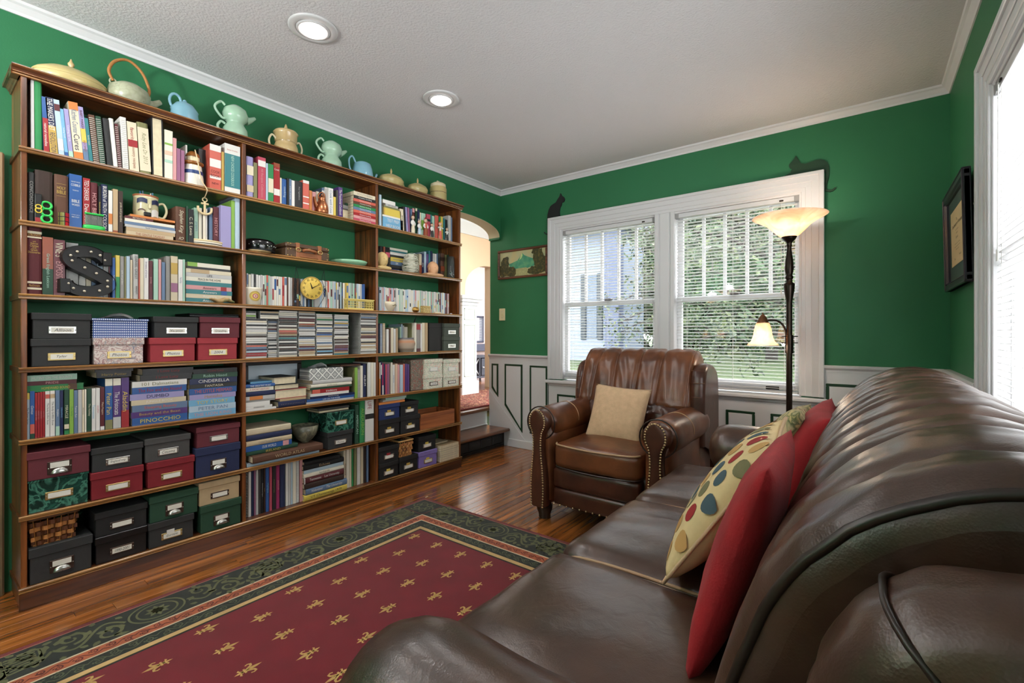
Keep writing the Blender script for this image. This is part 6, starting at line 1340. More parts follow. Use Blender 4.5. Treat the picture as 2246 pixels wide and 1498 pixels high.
# painted figurines
def figurine(u, vt, vb, cols, lab, w=1., s=.012, hat=None, spread=0., pose=0):
    z0 = SH[0]; h = pz(u, vt, s)-z0; root = empty('figurine', (SHX-s-.018, py(u, s), z0)); root.rotation_euler = (0,0,RZ); tag(root, lab, 'figurine', 'painted figurines on the top right shelf')
    r_ = .014*w; mk = lambda c: mat('glaze_'+c.replace(' ','_'), pc(c), .3)
    put('plinth', MB().lathe([(r_*1.05,0),(r_*1.1,.004),(r_*.9,.006),(0,.006)], 16).mesh('plinth', mk('tan')), root)
    put('robe', MB().lathe([(r_*.9,.006),(r_*.95,h*.2),(r_*.62,h*.48),(r_*.78,h*.60),(r_*.5,h*.70),(r_*.2,h*.73),(0,h*.735)], 16).mesh('robe', mk(cols[0])), root)
    put('apron', MB().lathe([(r_*.93,h*.04),(r_*.98,h*.22),(r_*.68,h*.46)], 9, (0,-.0022,0)).mesh('apron', mk(cols[1])), root)
    put('head', MB().lathe([(0,-.5),(.35,-.42),(.5,-.1),(.5,.15),(.36,.4),(0,.5)], 14).xform(Matrix.Translation((0,-.001,h*.82)) @ Matrix.Scale(h*.19,4)).mesh('head', mk('peach')), root)
    hh = hat or 'brown'; put('hat', MB().lathe([(.58,.0),(.5,.12),(.34,.3 if pose else .5),(.12,.5 if pose else 1.0),(0,.55 if pose else 1.05)], 14).xform(Matrix.Translation((0,0,h*.86)) @ Matrix.Scale(h*.17*(1 if pose else .9),4)).mesh('hat', mk(hh)), root)
    for sg in (-1, 1): put('arm', MB().tube([(sg*r_*.6,0,h*.64),(sg*r_*(1.1+spread),-.003,h*(.52+.14*spread)),(sg*r_*(.7+spread*1.4),-.010,h*(.42+.3*spread))], [h*.05,h*.045,h*.03], 7).mesh('arm', mk(cols[2])), root)
    put('face_paint', MB().box(-h*.05, -h*.02, -h*.102, -h*.09, h*.82, h*.845).box(h*.02, h*.05, -h*.102, -h*.09, h*.82, h*.845).box(-h*.02, h*.02, -h*.1, -h*.09, h*.765, h*.775).mesh('face_paint', ink('dark brown')), root)
figurine(909, 469, 512, ('white','cream','white'), 'tall white-robed figurine with a brown pointed hat, leftmost of the figurines', 1.15, hat='brown')
figurine(923, 480, 514, ('white','pale blue','white'), 'white figurine playing a round drum, second from left', 1., hat='sand', pose=1)
figurine(937, 476, 518, ('coral','rust','white'), 'figurine in an orange-brown skirt with a red hat', 1.25, hat='red')
figurine(951, 486, 520, ('white','charcoal','white'), 'figurine in white with a black waistcoat and black hair', .95, hat='black', pose=1)
figurine(969, 483, 525, ('cream','coral','white'), 'figurine in a red and yellow dress raising its arms under a gold ball', 1., hat='orange', spread=.6, pose=1)
figurine(984, 497, 528, ('white','charcoal','white'), 'small white figurine with one arm stretched out, rightmost', .85, hat='tan', spread=.5, pose=1)
# second shelf, right bay
uprights(1, 2, [(833,840,540,'charcoal',o_('hard',s=.115)), (841,845,541,'rust',o_(s=.115)), (845.5,855,543,'black',o_('hard',s=.115,band=[(.6,.8,'rose')])), (919.5,925,557,'sand',o_(s=.115,band=[(0,.5,'rust')])), (925.5,930,556,'navy',o_(s=.115,t='atlas',tc='white')), (930.5,935,552,'pale blue',o_(s=.115)), (935.5,940,557,'purple',o_(s=.115)), (940.5,944.5,550,'teal',o_('hard',s=.115)), (945,949,551,'navy',o_('hard',s=.115,cw='deep navy')), (949.5,953,556,'light grey',o_(s=.115)), (953.5,957.5,557,'white',o_(s=.115)), (958,960.5,556,'slate blue',o_(s=.115)), (961.5,965.5,556,'charcoal',o_(s=.115)), (967,975,556,'brown',o_('hard',s=.115,cw='red-brown',band=[(.7,.85,'dark brown'),(.3,.5,'rust')])), (976,980,559,'olive',o_(s=.115)), (980.5,985,559,'dark green',o_(s=.115,cw='grey-green'))], .03)
stack(1, 2, 0, [(858,886,9,'navy',o_('hard',t='AMAZING',tf=.6)), (858,886,8,'charcoal',o_('hard')), (857,884,8,'slate blue',o_('gloss',t='DK',tf=.2)), (857,892,9,'yellow',o_('gloss',cw='bright yellow',t='encyclopedia',tc='slate blue',tf=.7)), (856,892,5,'charcoal',o_()), (856,893,6,'white',o_()), (856,893,4,'teal',o_()), (855,894,5,'ivory',o_())], .12, None, 'pile behind the bust')
def bust(u, s, hgt, lab, m, sh_w=1., tilt=0., z=SH[1], hs=.36):
    root = empty('bust', (SHX-s-.05, py(u, s), z)); root.rotation_euler = (0,0,RZ); tag(root, lab, 'sculpture', 'clay busts'); R0 = hgt*hs
    def head(u_, v_):
        th = 2*math.pi*u_; ph = math.pi*(v_-.5); x, y, zc = math.cos(ph)*math.cos(th), math.cos(ph)*math.sin(th), math.sin(ph); r_ = 1.
        f = math.exp(-(((math.atan2(x,-y))/.22)**2)) if y < 0 else 0
        r_ += .26*f*math.exp(-((zc+.05)/.18)**2) - .07*math.exp(-((zc-.2)/.12)**2)*(1 if y < 0 else 0) + .08*math.exp(-((zc+.75)/.2)**2)*(1 if y < -.2 else 0) + .05*math.exp(-((zc+.42)/.06)**2)*f
        return (x*R0*.82*r_, y*R0*.95*r_, zc*R0*1.15*(r_ if zc < 0 else 1))
    hm = MB().grid(head, 30, 22, close_u=True).xform(Matrix.Translation((0,0,hgt-R0*1.12)) @ Matrix.Rotation(tilt,4,'Y')); put('head', hm.mesh('head', m), root)
    put('neck', MB().lathe([(R0*.55,0),(R0*.48,hgt*.2),(R0*.5,hgt*.45)], 14, (0,0,hgt*.08)).mesh('neck', m), root)
    put('shoulders', MB().rbox((0,0,hgt*.12), (R0*1.5*sh_w, R0*.75, hgt*.13), hgt*.11, 9, lambda p: (p[0], p[1], p[2]*(1.1-.5*abs(p[0])/(R0*1.5*sh_w)))).mesh('shoulders', m, True), root)
    for sg in (-1,1): put('ear', MB().rbox((sg*R0*.84, R0*.05, hgt-R0*1.2), (R0*.1, R0*.14, R0*.24), R0*.09, 4).mesh('ear', m, True), root)
    for sg in (-1,1): put('eye', MB().rbox((sg*R0*.3, -R0*.86, hgt-R0*.98), (R0*.13, R0*.06, R0*.05), R0*.045, 4).mesh('eye', m, True), root)
    put('mouth', MB().rbox((0, -R0*.93, hgt-R0*1.72), (R0*.2, R0*.06, R0*.04), R0*.035, 4).mesh('mouth', m, True), root)
    put('hair', MB().lathe([(.86,.0),(.9,.25),(.75,.7),(.4,1.05),(0,1.18)], 16).xform(Matrix.Translation((0,R0*.12,hgt-R0*1.0)) @ Matrix.Scale(R0,4)).mesh('hair', m), root)
bust(849, .02, pz(849,553,.02)-SH[1], 'yellowish clay bust looking sideways, left end of the second right shelf', mat('yellow_clay', rgb(206,178,120), .7, bump=(60,.3)), .85, .25, SH[1], .38)
bust(960, .01, pz(960,574,.01)-SH[1], 'pinkish clay bust with bald head and wide shoulders', mat('pink_clay', rgb(214,164,122), .6, bump=(60,.25)), 1.25, .2, SH[1], .42)
vz = SH[1]; vv = empty('wire_vase', (SHX-.05, py(905,.03), vz)); vv.rotation_euler = (0,0,RZ); tag(vv, 'white vase wrapped in tangled wire on the second right shelf', 'vase')
vh = pz(905,556,.03)-vz; put('vase_body', MB().lathe([(.02,0),(.03,.02),(.034,.045),(.028,.085),(.024,vh*.85),(.025,vh*.96),(.02,vh*.96),(.02,vh*.8),(0,.02)], 22).mesh('vase_body', mat('white_vase_glaze', rgb(206,206,186), .4)), vv)
rnd = random.Random(8)
for k in range(46):
    t0 = rnd.uniform(0,6.28); tl = rnd.uniform(-.8,.8); pts = []
    for q in range(18):
        t = 2*math.pi*q/18; z = vh*(.12+.8*(k/46))+.012*math.sin(t+t0)+tl*.01*math.cos(2*t); z = max(.003, min(vh, z)); r_ = .06-.022*abs(z/vh-.3)*1.3+.004*math.sin(3*t+t0); pts.append((r_*math.cos(t), r_*math.sin(t), z))
    put('wire', MB().tube(pts, .0015, 4, closed=True).mesh('wire', mat('pale_wire', rgb(216,214,196), .4)), vv)
gj = empty('glass_jar', (SHX-.045, py(994,.02), SH[1])); tag(gj, 'clear glass jar filled with shells beside the upright', 'jar'); gh = pz(994,563,.02)-SH[1]
put('jar_glass', MB().lathe([(.026,0),(.028,.004),(.028,gh),(.0265,gh),(.0265,.006),(0,.006)], 24).mesh('jar_glass', mat('jar_glass', rgb(220,230,224), .02, trans=.95, spec=.4)), gj)
for k in range(26):
    a = k*2.4; put('shell', MB().rbox((.017*math.cos(a), .017*math.sin(a), .012+.0022*k), (.006,.005,.004), .0035, 3).mesh('shell', mat('shell_'+('white','green','brown')[k % 3], pc(('ivory','mint','brown')[k % 3]), .5), True), gj)
# third shelf, right bay: cup, apple, box
cm_ = mat('cream_china', rgb(226,212,184), .25, coat=.3)
ch = pz(853,661,.02)-SH[2]; r_ = px2m(853)*15
cup = place_lathe('teacup', [(.45*r_,0),(.5*r_,.004),(.62*r_,.010),(.95*r_,ch*.5),(1.05*r_,ch*.8),(1.0*r_,ch),(.95*r_,ch),(.9*r_,ch*.7),(.5*r_,.012),(0,.010)], 853, SH[2], .02+.04, cm_, 'cream teacup painted with brown leaves and a twig handle, third right shelf', 'cup')
tube_part('handle', [(-r_*1.0,0,ch*.85),(-r_*1.35,0,ch*.95),(-r_*1.5,0,ch*.7),(-r_*1.25,0,ch*.4),(-r_*.85,0,ch*.3)], .004, mat('twig_brown', rgb(120,72,36), .4), cup)
for k in range(5):
    a = R(-60+14*k); put('painted_leaf', MB().rbox((r_*1.0*math.sin(a+R(60)), -r_*1.0*math.cos(a+R(60)), ch*(.6+.06*(k % 3))), (.005,.0015,.003), .0012, 3).mesh('painted_leaf', ink(('olive','brown','dark green')[k % 3]), True), cup)
ah = pz(910,672,.02)-SH[2]; ar = px2m(910)*9.5
ap = place_lathe('brass_apple', [(0,0),(.5*ar,.001),(.9*ar,ah*.25),(ar,ah*.5),(.88*ar,ah*.78),(.5*ar,ah*.95),(.15*ar,ah*.9),(0,ah*.84)], 910, SH[2], .05, M_BRASS, 'brass apple ornament with a stem, third right shelf', 'ornament', 20)
tube_part('stem', [(0,0,ah*.84),(.002,0,ah*1.0),(.006,0,ah*1.15)], .002, M_BRASS, ap); put('leaf', MB().rbox((-.010,0,ah*1.02),(.012,.004,.0015),.0012,4).mesh('leaf', M_BRASS, True), ap)
gw = py(945,.01)-py(929,.01); gb = put('trinket_box', MB().cbox(0, gw, 0, gw*.9, 0, pz(937,671,.01)-SH[2], .002).mesh('trinket_box', pattern('gilt_relief', rgb(60,44,24), [(.3,rgb(150,120,66)),(.6,rgb(206,180,116))], 'voronoi', 160, .35, bump=.6)), None, base_at(py(929,.01), SH[2], .01), (0,0,RZ)); tag(gb, 'square gilt trinket box with leaf relief, third right shelf', 'box')
put('lid_rim', MB().cbox(-.001, gw+.001, -.001, gw*.9+.001, pz(937,671,.01)-SH[2]-.008, pz(937,671,.01)-SH[2]-.005, .001).mesh('lid_rim', M_BRASS), gb)
tag(put('small_white_tray', MB().cbox(0,.062,0,.03,0,.009,.003).cbox(.004,.058,.003,.027,.009,.012,.001).mesh('small_white_tray', cm_), None, base_at(py(955,.006), SH[2], .006), (0,0,RZ)), 'small white dish lying in front of the discs, third right shelf', 'dish')
tag(put('eraser', MB().cbox(0,.022,0,.012,0,.006,.002).mesh('eraser', M_WHITE), None, base_at(py(988,.006), SH[2], .006), (0,0,RZ)), 'tiny white block at the right end of the third right shelf', 'eraser')
# fourth shelf, right bay
uprights(3, 2, [(834,838.8,710,'slate blue',o_('spiral')), (840,844.8,709,'tan',o_('spiral')), (848,853,722,'white',o_()), (854.5,857,720,'brown',o_()), (857.5,863,719,'cream',o_()), (863.5,868,721,'white',o_(s=.05)), (868.5,873,720,'tan',o_(s=.06)), (877,880,717,'mint',o_(s=.09)), (880.5,883,711,'pale blue',o_(s=.09)), (884,886.5,714,'light grey',o_(s=.09)), (887,894,717,'ivory',o_(s=.09)), (895,899,712,'charcoal',o_(s=.09)), (900,902.5,710,'light grey',o_(s=.07)), (903,909,709,'olive',o_(s=.05)), (909.5,913.5,708,'ivory',o_()), (914,922,711,'grey',o_('hard',band=[(.8,1,'red'),(0,.12,'maroon')])), (922.5,926,710,'white',o_()), (926.5,932.5,708,'cream',o_('hard')), (933,939,708,'tan',o_('hard',cw='golden tan'))], .02)
ph_ = pz(890,741,.02)-SH[3]; r_ = px2m(890)*21.5
M_POT = bpy.data.materials.new('banded_pottery'); nt, N, L, P = nodes_of(M_POT); tc = N.new('ShaderNodeTexCoord'); sp = N.new('ShaderNodeSeparateXYZ'); L.new(tc.outputs['Object'], sp.inputs[0]); mr = N.new('ShaderNodeMapRange'); mr.inputs[2].default_value = ph_; L.new(sp.outputs[2], mr.inputs[0]); cr = N.new('ShaderNodeValToRGB'); els = cr.color_ramp.elements; els[0].color = rgb(190,176,158); els[1].position = 1; els[1].color = rgb(92,92,98)
for p_, c_ in ((.18,(150,134,116)),(.3,(186,170,150)),(.62,(170,142,120)),(.72,(186,124,84)),(.86,(176,150,130)),(.92,(110,106,108))): e = els.new(p_); e.color = rgb(*c_)
L.new(mr.outputs[0], cr.inputs[0]); L.new(cr.outputs[0], P.inputs['Base Color']); P.inputs['Roughness'].default_value = .5
place_lathe('pottery_pot', [(.6*r_,0),(.66*r_,.004),(.9*r_,ph_*.3),(1.0*r_,ph_*.58),(.96*r_,ph_*.74),(.78*r_,ph_*.88),(.82*r_,ph_),(.76*r_,ph_),(.7*r_,ph_*.88),(.8*r_,ph_*.5),(0,.01)], 890, SH[3], .02+r_*.75, M_POT, 'squat brown-banded pottery pot in front of the books, fourth right shelf', 'pot')
hd = MB().tube([(0,0,0),(.008,-.002,.025),(.02,-.004,.055)], [.006,.004,.001], 6); tag(put('dark_feather', hd.mesh('dark_feather', M_BLACK), None, (SHX-.08, py(908,.08), pz(908,709,.05)), (0,0,RZ)), 'dark curved feather sticking up above the books, fourth right shelf', 'feather')
b, zt = storage_box(3,2,974,1009,738,'dark grey','grey-green photo box under its twin at the right end, fourth shelf',plate='steel',txt='Misc',s=.006,lidf=.3,c=rgb(70,76,66))
storage_box(3,2,974.5,1009,709.5,'dark grey','grey-green photo box on top at the right end of the fourth shelf',zt,plate='steel',txt='School',s=.006,lidf=.3,c=rgb(70,76,66))
tag(put('document_box', MB().cbox(0, py(972,.03)-py(941,.03), 0, .19, 0, pz(956,709,.03)-SH[3], .002).cbox(-.001, py(972,.03)-py(941,.03)+.001, -.001, .191, pz(956,709,.03)-SH[3]-.035, pz(956,709,.03)-SH[3]+.002, .002).mesh('document_box', mat('matte_black_card', rgb(30,28,26), .7)), None, base_at(py(941,.03), SH[3], .03), (0,0,RZ)), 'plain black lidded box between the books and the grey-green boxes', 'box')
# fifth shelf, right bay
uprights(4, 2, [(832,835,795,'orange',o_(band=[(.5,1,'light grey')])), (835.5,838,793,'navy',o_(band=[(.6,.9,'white')])), (838.5,841.5,797,'magenta',o_(band=[(0,.3,'white')])), (842,845,799,'navy',o_()), (845.5,849,799,'rose',o_(cw='mauve-pink')), (849.5,854,798,'mauve',o_()), (857.5,861,795,'ivory',o_()), (861.5,866,800,'white',o_(t='science',tc='slate blue')), (867,872,798,'peach',o_()), (872.5,876.5,800,'pink',o_(cw='pink and grey')), (877.5,884,800,'pale blue',o_(cw='pale grey')), (884.5,888,798,'coral',o_()), (888.5,893.5,798,'purple',o_('gloss')), (894,898,799,'purple',o_('gloss',cw='blue-purple'))], .02)
M_PAIS = pattern('paisley_print', rgb(226,222,202), [(.40,rgb(232,228,210)),(.47,rgb(130,156,124)),(.515,rgb(230,226,206)),(.57,rgb(226,220,202)),(.60,rgb(200,96,84)),(.64,rgb(230,226,206)),(.74,rgb(130,140,156))], 'noise', 42, .6, distort=2.5)
for k, (a, b_, lab) in enumerate(((931.5,971.5,'left'),(973,1010,'right'))):
    b, zt = storage_box(4,2,a,b_,822 if k == 0 else 821,'cream','%s lower flower-printed box with metal label, fifth right shelf' % lab,plate='dark',txt='Cards',s=.008,mtl=M_PAIS,lidf=.25)
    storage_box(4,2,a,b_,787.5,'cream','%s upper flower-printed box with metal label, fifth right shelf' % lab,zt,plate='steel',s=.008,mtl=M_PAIS,lidf=.25)
M_PAIS2 = pattern('dark_paisley_print', rgb(120,108,92), [(.4,rgb(150,140,122)),(.48,rgb(70,66,58)),(.54,rgb(140,128,110)),(.62,rgb(150,40,40)),(.7,rgb(120,108,92))], 'noise', 36, .6, distort=2.5)
tag(put('printed_box', MB().cbox(0, py(929,.03)-py(901,.03), 0, .2, 0, pz(915,789,.03)-SH[4], .003).cbox(-.001, py(929,.03)-py(901,.03)+.001, -.001, .201, pz(915,789,.03)-SH[4]-.04, pz(915,789,.03)-SH[4]+.002, .002).mesh('printed_box', M_PAIS2), None, base_at(py(901,.03), SH[4], .03), (0,0,RZ)), 'darker red and brown flower-printed box beside the purple books', 'box')
# sixth shelf, right bay
b, zt = storage_box(5,2,832,878,919,'black','black photo box under the navy one, left end of the sixth right shelf',plate='steel',tab='gold',s=.008)
b, zt = storage_box(5,2,831.5,878,885.5,'navy','navy blue photo box with orange tab under the papers',zt,plate='steel',tab='gold',s=.008,c=rgb(22,42,92))
za = stack(5, 2, 0, [(831.5,888,4.5,'orange',dict(k='paper',cw='bright orange',noun='folder',d=.19))], .01, zt, 'papers pile'); stack(5, 2, 0, [(840,888,3,'light grey',dict(k='paper',noun='booklet',d=.17)), (846,891,4,'mint',dict(k='paper',noun='booklet',d=.17)), (846,892,3.5,'light grey',dict(k='paper',noun='booklet',cw='pale grey',d=.17))], .03, za, 'loose papers pile')
b, zt = storage_box(5,2,879,922,910.5,'black','black photo box under another black box beside the wooden crate',plate='steel',tab='gold',s=.008)
storage_box(5,2,878.7,919,880.5,'black','black photo box with orange tab beside the open wooden crate',zt,plate='steel',tab='gold',s=.012)
cy0, cy1 = py(923,.01), py(997,.01); cw_, chh = cy1-cy0, pz(960,903,.01)-SH[5]
cr_ = empty('wooden_crate', base_at(cy0, SH[5], .01)); cr_.rotation_euler = (0,0,RZ); tag(cr_, 'open orange-brown wooden crate on the sixth right shelf', 'crate'); M_CRATE = wood('crate_wood', rgb(112,58,28), rgb(168,98,52), .45, 'X', 1., .1)
for nm, b in (('front_board',(0,cw_,0,.009,0,chh)),('back_board',(0,cw_,.196,.205,0,chh)),('side_board',(0,.009,.009,.196,0,chh)),('side_board',(cw_-.009,cw_,.009,.196,0,chh)),('bottom_board',(.009,cw_-.009,.009,.196,0,.008))): put(nm, MB().cbox(*b, .0015).mesh(nm, M_CRATE), cr_)
# bottom shelf, right bay
b, zt = storage_box(6,2,831.5,875,1014,'black','lower left black photo box with lilac label, bottom right shelf',plate='steel',tab='yellow',s=.008)
storage_box(6,2,831,876,978,'black','upper left black photo box with red tab, bottom right shelf',zt,plate='steel',tab='red',s=.008)
b, zt = storage_box(6,2,876.5,917,1000,'black','black photo box under the small basket, bottom right shelf',plate='steel',tab='gold',s=.008)
kb = weave_basket(876, 906, zt, pz(890,965,.012)-zt, .012, 'small tan basket with crossed stitches between black boxes', [mat('pale_splint', rgb(196,142,84), .6, vary=(50,.15)), mat('tan_splint', rgb(176,116,66), .6, vary=(50,.15)), mat('pale_rim', rgb(206,160,100), .5)], .13)
for k in range(2):
    for sg in (1,-1):
        c_ = .012+k*.030+.016; put('stitch', MB().tube([(c_-.010*sg,-.004,.038),(c_+.010*sg,-.004,.068)], .0016, 5).mesh('stitch', ink('dark brown')), kb)
tag(put('folded_cloth', MB().rbox((.045,.065,.098),(.035,.045,.012),.01,6,lambda p:(p[0],p[1],p[2]+.006*math.sin(p[0]*180)*math.cos(p[1]*120))).mesh('folded_cloth', mat('dark_teal_cloth', rgb(30,62,60), .9), True), None, kb.location, (0,0,RZ)), 'dark teal cloth bundled inside the small tan basket', 'cloth')
b, zt = storage_box(6,2,919.5,959.5,988.5,'lavender','lilac photo box with gold label frame, bottom right shelf',plate='brass',tab='yellow',s=.008,c=rgb(128,110,176))
storage_box(6,2,918,957,955.5,'black','black photo box on top of the lilac one',zt,plate='steel',tab='yellow',s=.016)
za = stack(6, 2, 0, [(966,1008,4.5,'rose',o_(fore=True,cw='rose edged')), (966,1008.5,5,'white',o_(fore=True)), (967,1008,4.5,'purple',o_(fore=True)), (966,1009,4,'white',o_(fore=True,cw='plain white')), (965.5,1008.5,5,'light grey',o_(fore=True)), (966,1007,4.5,'navy',o_(fore=True)), (966,1006,7,'tan',o_(fore=True,cw='tan covered thick'))], .01, None, 'front right pile')
stack(6, 2, 0, [(953,982,6,'slate blue',o_()), (953,981,5,'charcoal',o_()), (952,981,6,'light grey',o_()), (953,985,3,'white',o_()), (952,985,5,'teal',o_()), (951,984,3.5,'pale blue',o_()), (950,982,8,'sand',o_(cw='flower-printed sand',t='oO~oO~oO',tc='mauve'))], .085, None, 'rear right pile')
# ================================================================== ornaments on the shelves
SB = .12
def on_top(u, s=SB): return (SHX-s, py(u, s), TOPZ)
def topz(u, v, s=SB): return pz(u, v, s)-TOPZ
glz = lambda n, c, r_=.22: mat(n, rgb(*c), r_, coat=.35, vary=(18,.07))
M_YGL, M_MINT, M_AQUA, M_TANG, M_CRM = glz('yellow_ochre_glaze',(196,176,118),.4), glz('mint_glaze',(172,206,178)), glz('aqua_glaze',(136,184,202)), glz('tan_glaze',(206,176,124)), glz('cream_glaze',(222,208,172))
M_SAGE = pattern('speckled_sage_glaze', rgb(92,84,66), [(.12,rgb(170,172,144)),(.4,rgb(178,180,152)),(.8,rgb(160,160,132))], 'voronoi', 55, .3)
def pot(name, u, prof, m, lab, cat, n=32, s=SB, sx=1., sy=1.):
    o = put(name, MB().lathe(prof, n, (0,0,0), 0, True, sx, sy).mesh(name, m), None, on_top(u, s), (0,0,RZ)); tag(o, lab, cat, 'pottery along the top of the bookcase'); return o
def lathe_part(name, prof, m, root, c=(0,0,0), n=28, sx=1., sy=1.): return put(name, MB().lathe(prof, n, c, 0, True, sx, sy).mesh(name, m), root)
P_ = lambda u, px: px2m(u, SB)*px
# 1 covered dish
u = 156; r_ = P_(u,61); h = topz(u,146)
d = pot('covered_dish', u, [(.55*r_,0),(.6*r_,.006),(.9*r_,h*.28),(1.0*r_,h*.46),(.98*r_,h*.5)], M_YGL, 'wide yellow ochre covered dish, leftmost on top of the bookcase', 'dish', s=.13, sy=.66)
lathe_part('lid', [(1.0*r_,h*.5),(1.01*r_,h*.54),(.9*r_,h*.66),(.6*r_,h*.84),(.25*r_,h*.95),(.1*r_,h*.97),(0,h*.98)], M_YGL, d, sy=.66)
lathe_part('knob', [(.05*r_,h*.96),(.04*r_,h*1.0),(.09*r_,h*1.06),(.1*r_,h*1.12),(.05*r_,h*1.2),(.02*r_,h*1.3),(0,h*1.32)], M_TANG, d, n=14)
# 2 sage teapot with cane handle
u = 283; r_ = P_(u,38); h = topz(u,186)
d = pot('teapot', u, [(.62*r_,0),(.7*r_,.004),(.96*r_,h*.4),(1.0*r_,h*.55),(.9*r_,h*.8),(.5*r_,h*.98),(.2*r_,h*1.02),(0,h*1.02)], M_SAGE, 'speckled sage green teapot with a wrapped cane arch handle', 'teapot')
tube_part('handle', crom([(-r_*.72,0,h*.95),(-r_*.9,0,h*1.3),(-r_*.62,0,h*1.72),(0,0,h*1.92),(r_*.62,0,h*1.62),(r_*.95,0,h*1.05),(r_*.85,0,h*.72)], 6), .0065, mat('cane_wrap', rgb(176,118,60), .5, bump=(260,.8,.003)), d)
tube_part('spout', [(r_*.85,0,h*.45),(r_*1.2,0,h*.55),(r_*1.5,0,h*.72)], [.022,.015,.011], M_SAGE, d, 12)
for a in (-.72, .84): tube_part('lug', [(r_*a+.012*math.cos(t),0,h*(.92 if a < 0 else .72)+.012*math.sin(t)) for t in [2*math.pi*k/10 for k in range(10)]], .004, M_SAGE, d, 6, True)
# 3 pale blue lidded pot with a ring handle
u = 405; r_ = P_(u,28); h = topz(u,222)
d = pot('butter_dish', u, [(.7*r_,0),(.95*r_,.006),(1.0*r_,h*.2),(.9*r_,h*.55),(.95*r_,h*.62),(.6*r_,h*.86),(.1*r_,h*.97),(0,h)], M_AQUA, 'pale blue glazed butter pot with a tall ring handle', 'pot', sy=.8)
tube_part('ring_handle', [(-r_*.62+.024*math.cos(t),.0,h*.88+.036*math.sin(t)) for t in [2*math.pi*k/18 for k in range(18)]], .0065, M_AQUA, d, 8, True)
lathe_part('knob', [(.01,h*.96),(.008,h*1.02),(0,h*1.06)], M_AQUA, d, n=12)
tube_part('spout', [(r_*.8,0,h*.3),(r_*1.06,0,h*.1),(r_*1.12,0,.004)], [.014,.009,.006], M_AQUA, d)
# 4, 6 double mint teapots
for u, w, v0, vt, lab in ((516,25,262,232,'larger mint green double teapot with two ear handles'),(727,22,332,310,'smaller mint green double teapot with a long spout')):
    r_ = P_(u,w); h = topz(u,vt); 
    d = pot('double_teapot', u, [(.55*r_,0),(.75*r_,.005),(.98*r_,h*.18),(.95*r_,h*.34),(.66*r_,h*.49),(.68*r_,h*.53),(.95*r_,h*.62),(1.0*r_,h*.74),(.85*r_,h*.88),(.4*r_,h*.98),(0,h)], M_MINT, lab, 'teapot')
    for z0, z1, rr in ((.58,.98,.62),(.16,.46,.40)): tube_part('handle', crom([(-r_*.82,0,h*z1*.94),(-r_*1.15,0,h*z1),(-r_*(1.0+rr),0,h*(z0+z1)/2*1.02),(-r_*1.1,0,h*z0),(-r_*.8,0,h*z0)], 5), .0065, M_MINT, d)
    tube_part('spout', [(r_*.85,0,h*.68),(r_*1.25,0,h*.74),(r_*1.65,0,h*.84)], [.024,.015,.008], M_MINT, d, 12)
# 5 tan sugar pot
u = 627; r_ = P_(u,25); h = topz(u,288)
d = pot('sugar_pot', u, [(.6*r_,0),(.8*r_,.006),(1.0*r_,h*.25),(.96*r_,h*.4),(.8*r_,h*.55),(.9*r_,h*.58),(.92*r_,h*.85),(1.02*r_,h*.9),(.9*r_,h*.97),(.3*r_,h*1.02),(0,h*1.03)], M_TANG, 'tan lidded sugar pot with two ear handles and leaf knob', 'pot')
for sg in (-1,1): tube_part('handle', crom([(sg*r_*.85,0,h*.62),(sg*r_*1.2,0,h*.72),(sg*r_*1.45,0,h*.5),(sg*r_*1.3,0,h*.26),(sg*r_*.95,0,h*.24)], 5), .0058, M_CRM, d)
lathe_part('knob', [(.008,h*1.01),(.012,h*1.08),(.007,h*1.18),(.004,h*1.24),(0,h*1.27)], M_TANG, d, n=12)
lathe_part('painted_line', [(.805*r_,h*.545),(.815*r_,h*.555)], mat('dark_line', rgb(96,72,44), .4), d)
# 7 light blue teapot
u = 795; r_ = P_(u,23); h = topz(u,355)
d = pot('teapot', u, [(.9*r_,0),(1.0*r_,.006),(1.0*r_,h*.3),(.9*r_,h*.62),(.78*r_,h*.86),(.5*r_,h*.95),(.12*r_,h*1.0),(0,h*1.04)], M_AQUA, 'light blue teapot with a curved low spout, right half of the bookcase top', 'teapot')
tube_part('handle', crom([(-r_*.75,0,h*.85),(-r_*1.1,0,h*1.12),(-r_*1.45,0,h*.9),(-r_*1.35,0,h*.45),(-r_*.95,0,h*.3)], 5), .006, M_AQUA, d)
tube_part('spout', crom([(r_*.85,0,h*.15),(r_*1.2,0,h*.12),(r_*1.42,0,h*.35),(r_*1.62,0,h*.58)], 4), .008, M_AQUA, d)
# 8, 9 ochre dishes
for u, w, vt, lab in ((858,30,383,'long low ochre covered casserole on the bookcase top'),(916,25,403,'round low ochre dish with a pointed knob on the bookcase top')):
    r_ = P_(u,w); h = topz(u,vt); d = pot('covered_dish', u, [(.5*r_,0),(.6*r_,.004),(.95*r_,h*.45),(1.0*r_,h*.6),(.98*r_,h*.64)], M_YGL, lab, 'dish', sy=.75)
    lathe_part('lid', [(1.0*r_,h*.64),(.85*r_,h*.8),(.4*r_,h*.97),(0,h)], M_YGL, d, sy=.75); lathe_part('knob', [(.009,h*.97),(.006,h*1.08),(.008,h*1.2),(.003,h*1.36),(0,h*1.4)], M_TANG, d, n=12)
    if w > 26: tube_part('handle', [(r_*.95,0,h*.6),(r_*1.1,0,h*.62),(r_*1.15,0,h*.5),(r_*1.0,0,h*.42)], .006, M_YGL, d)
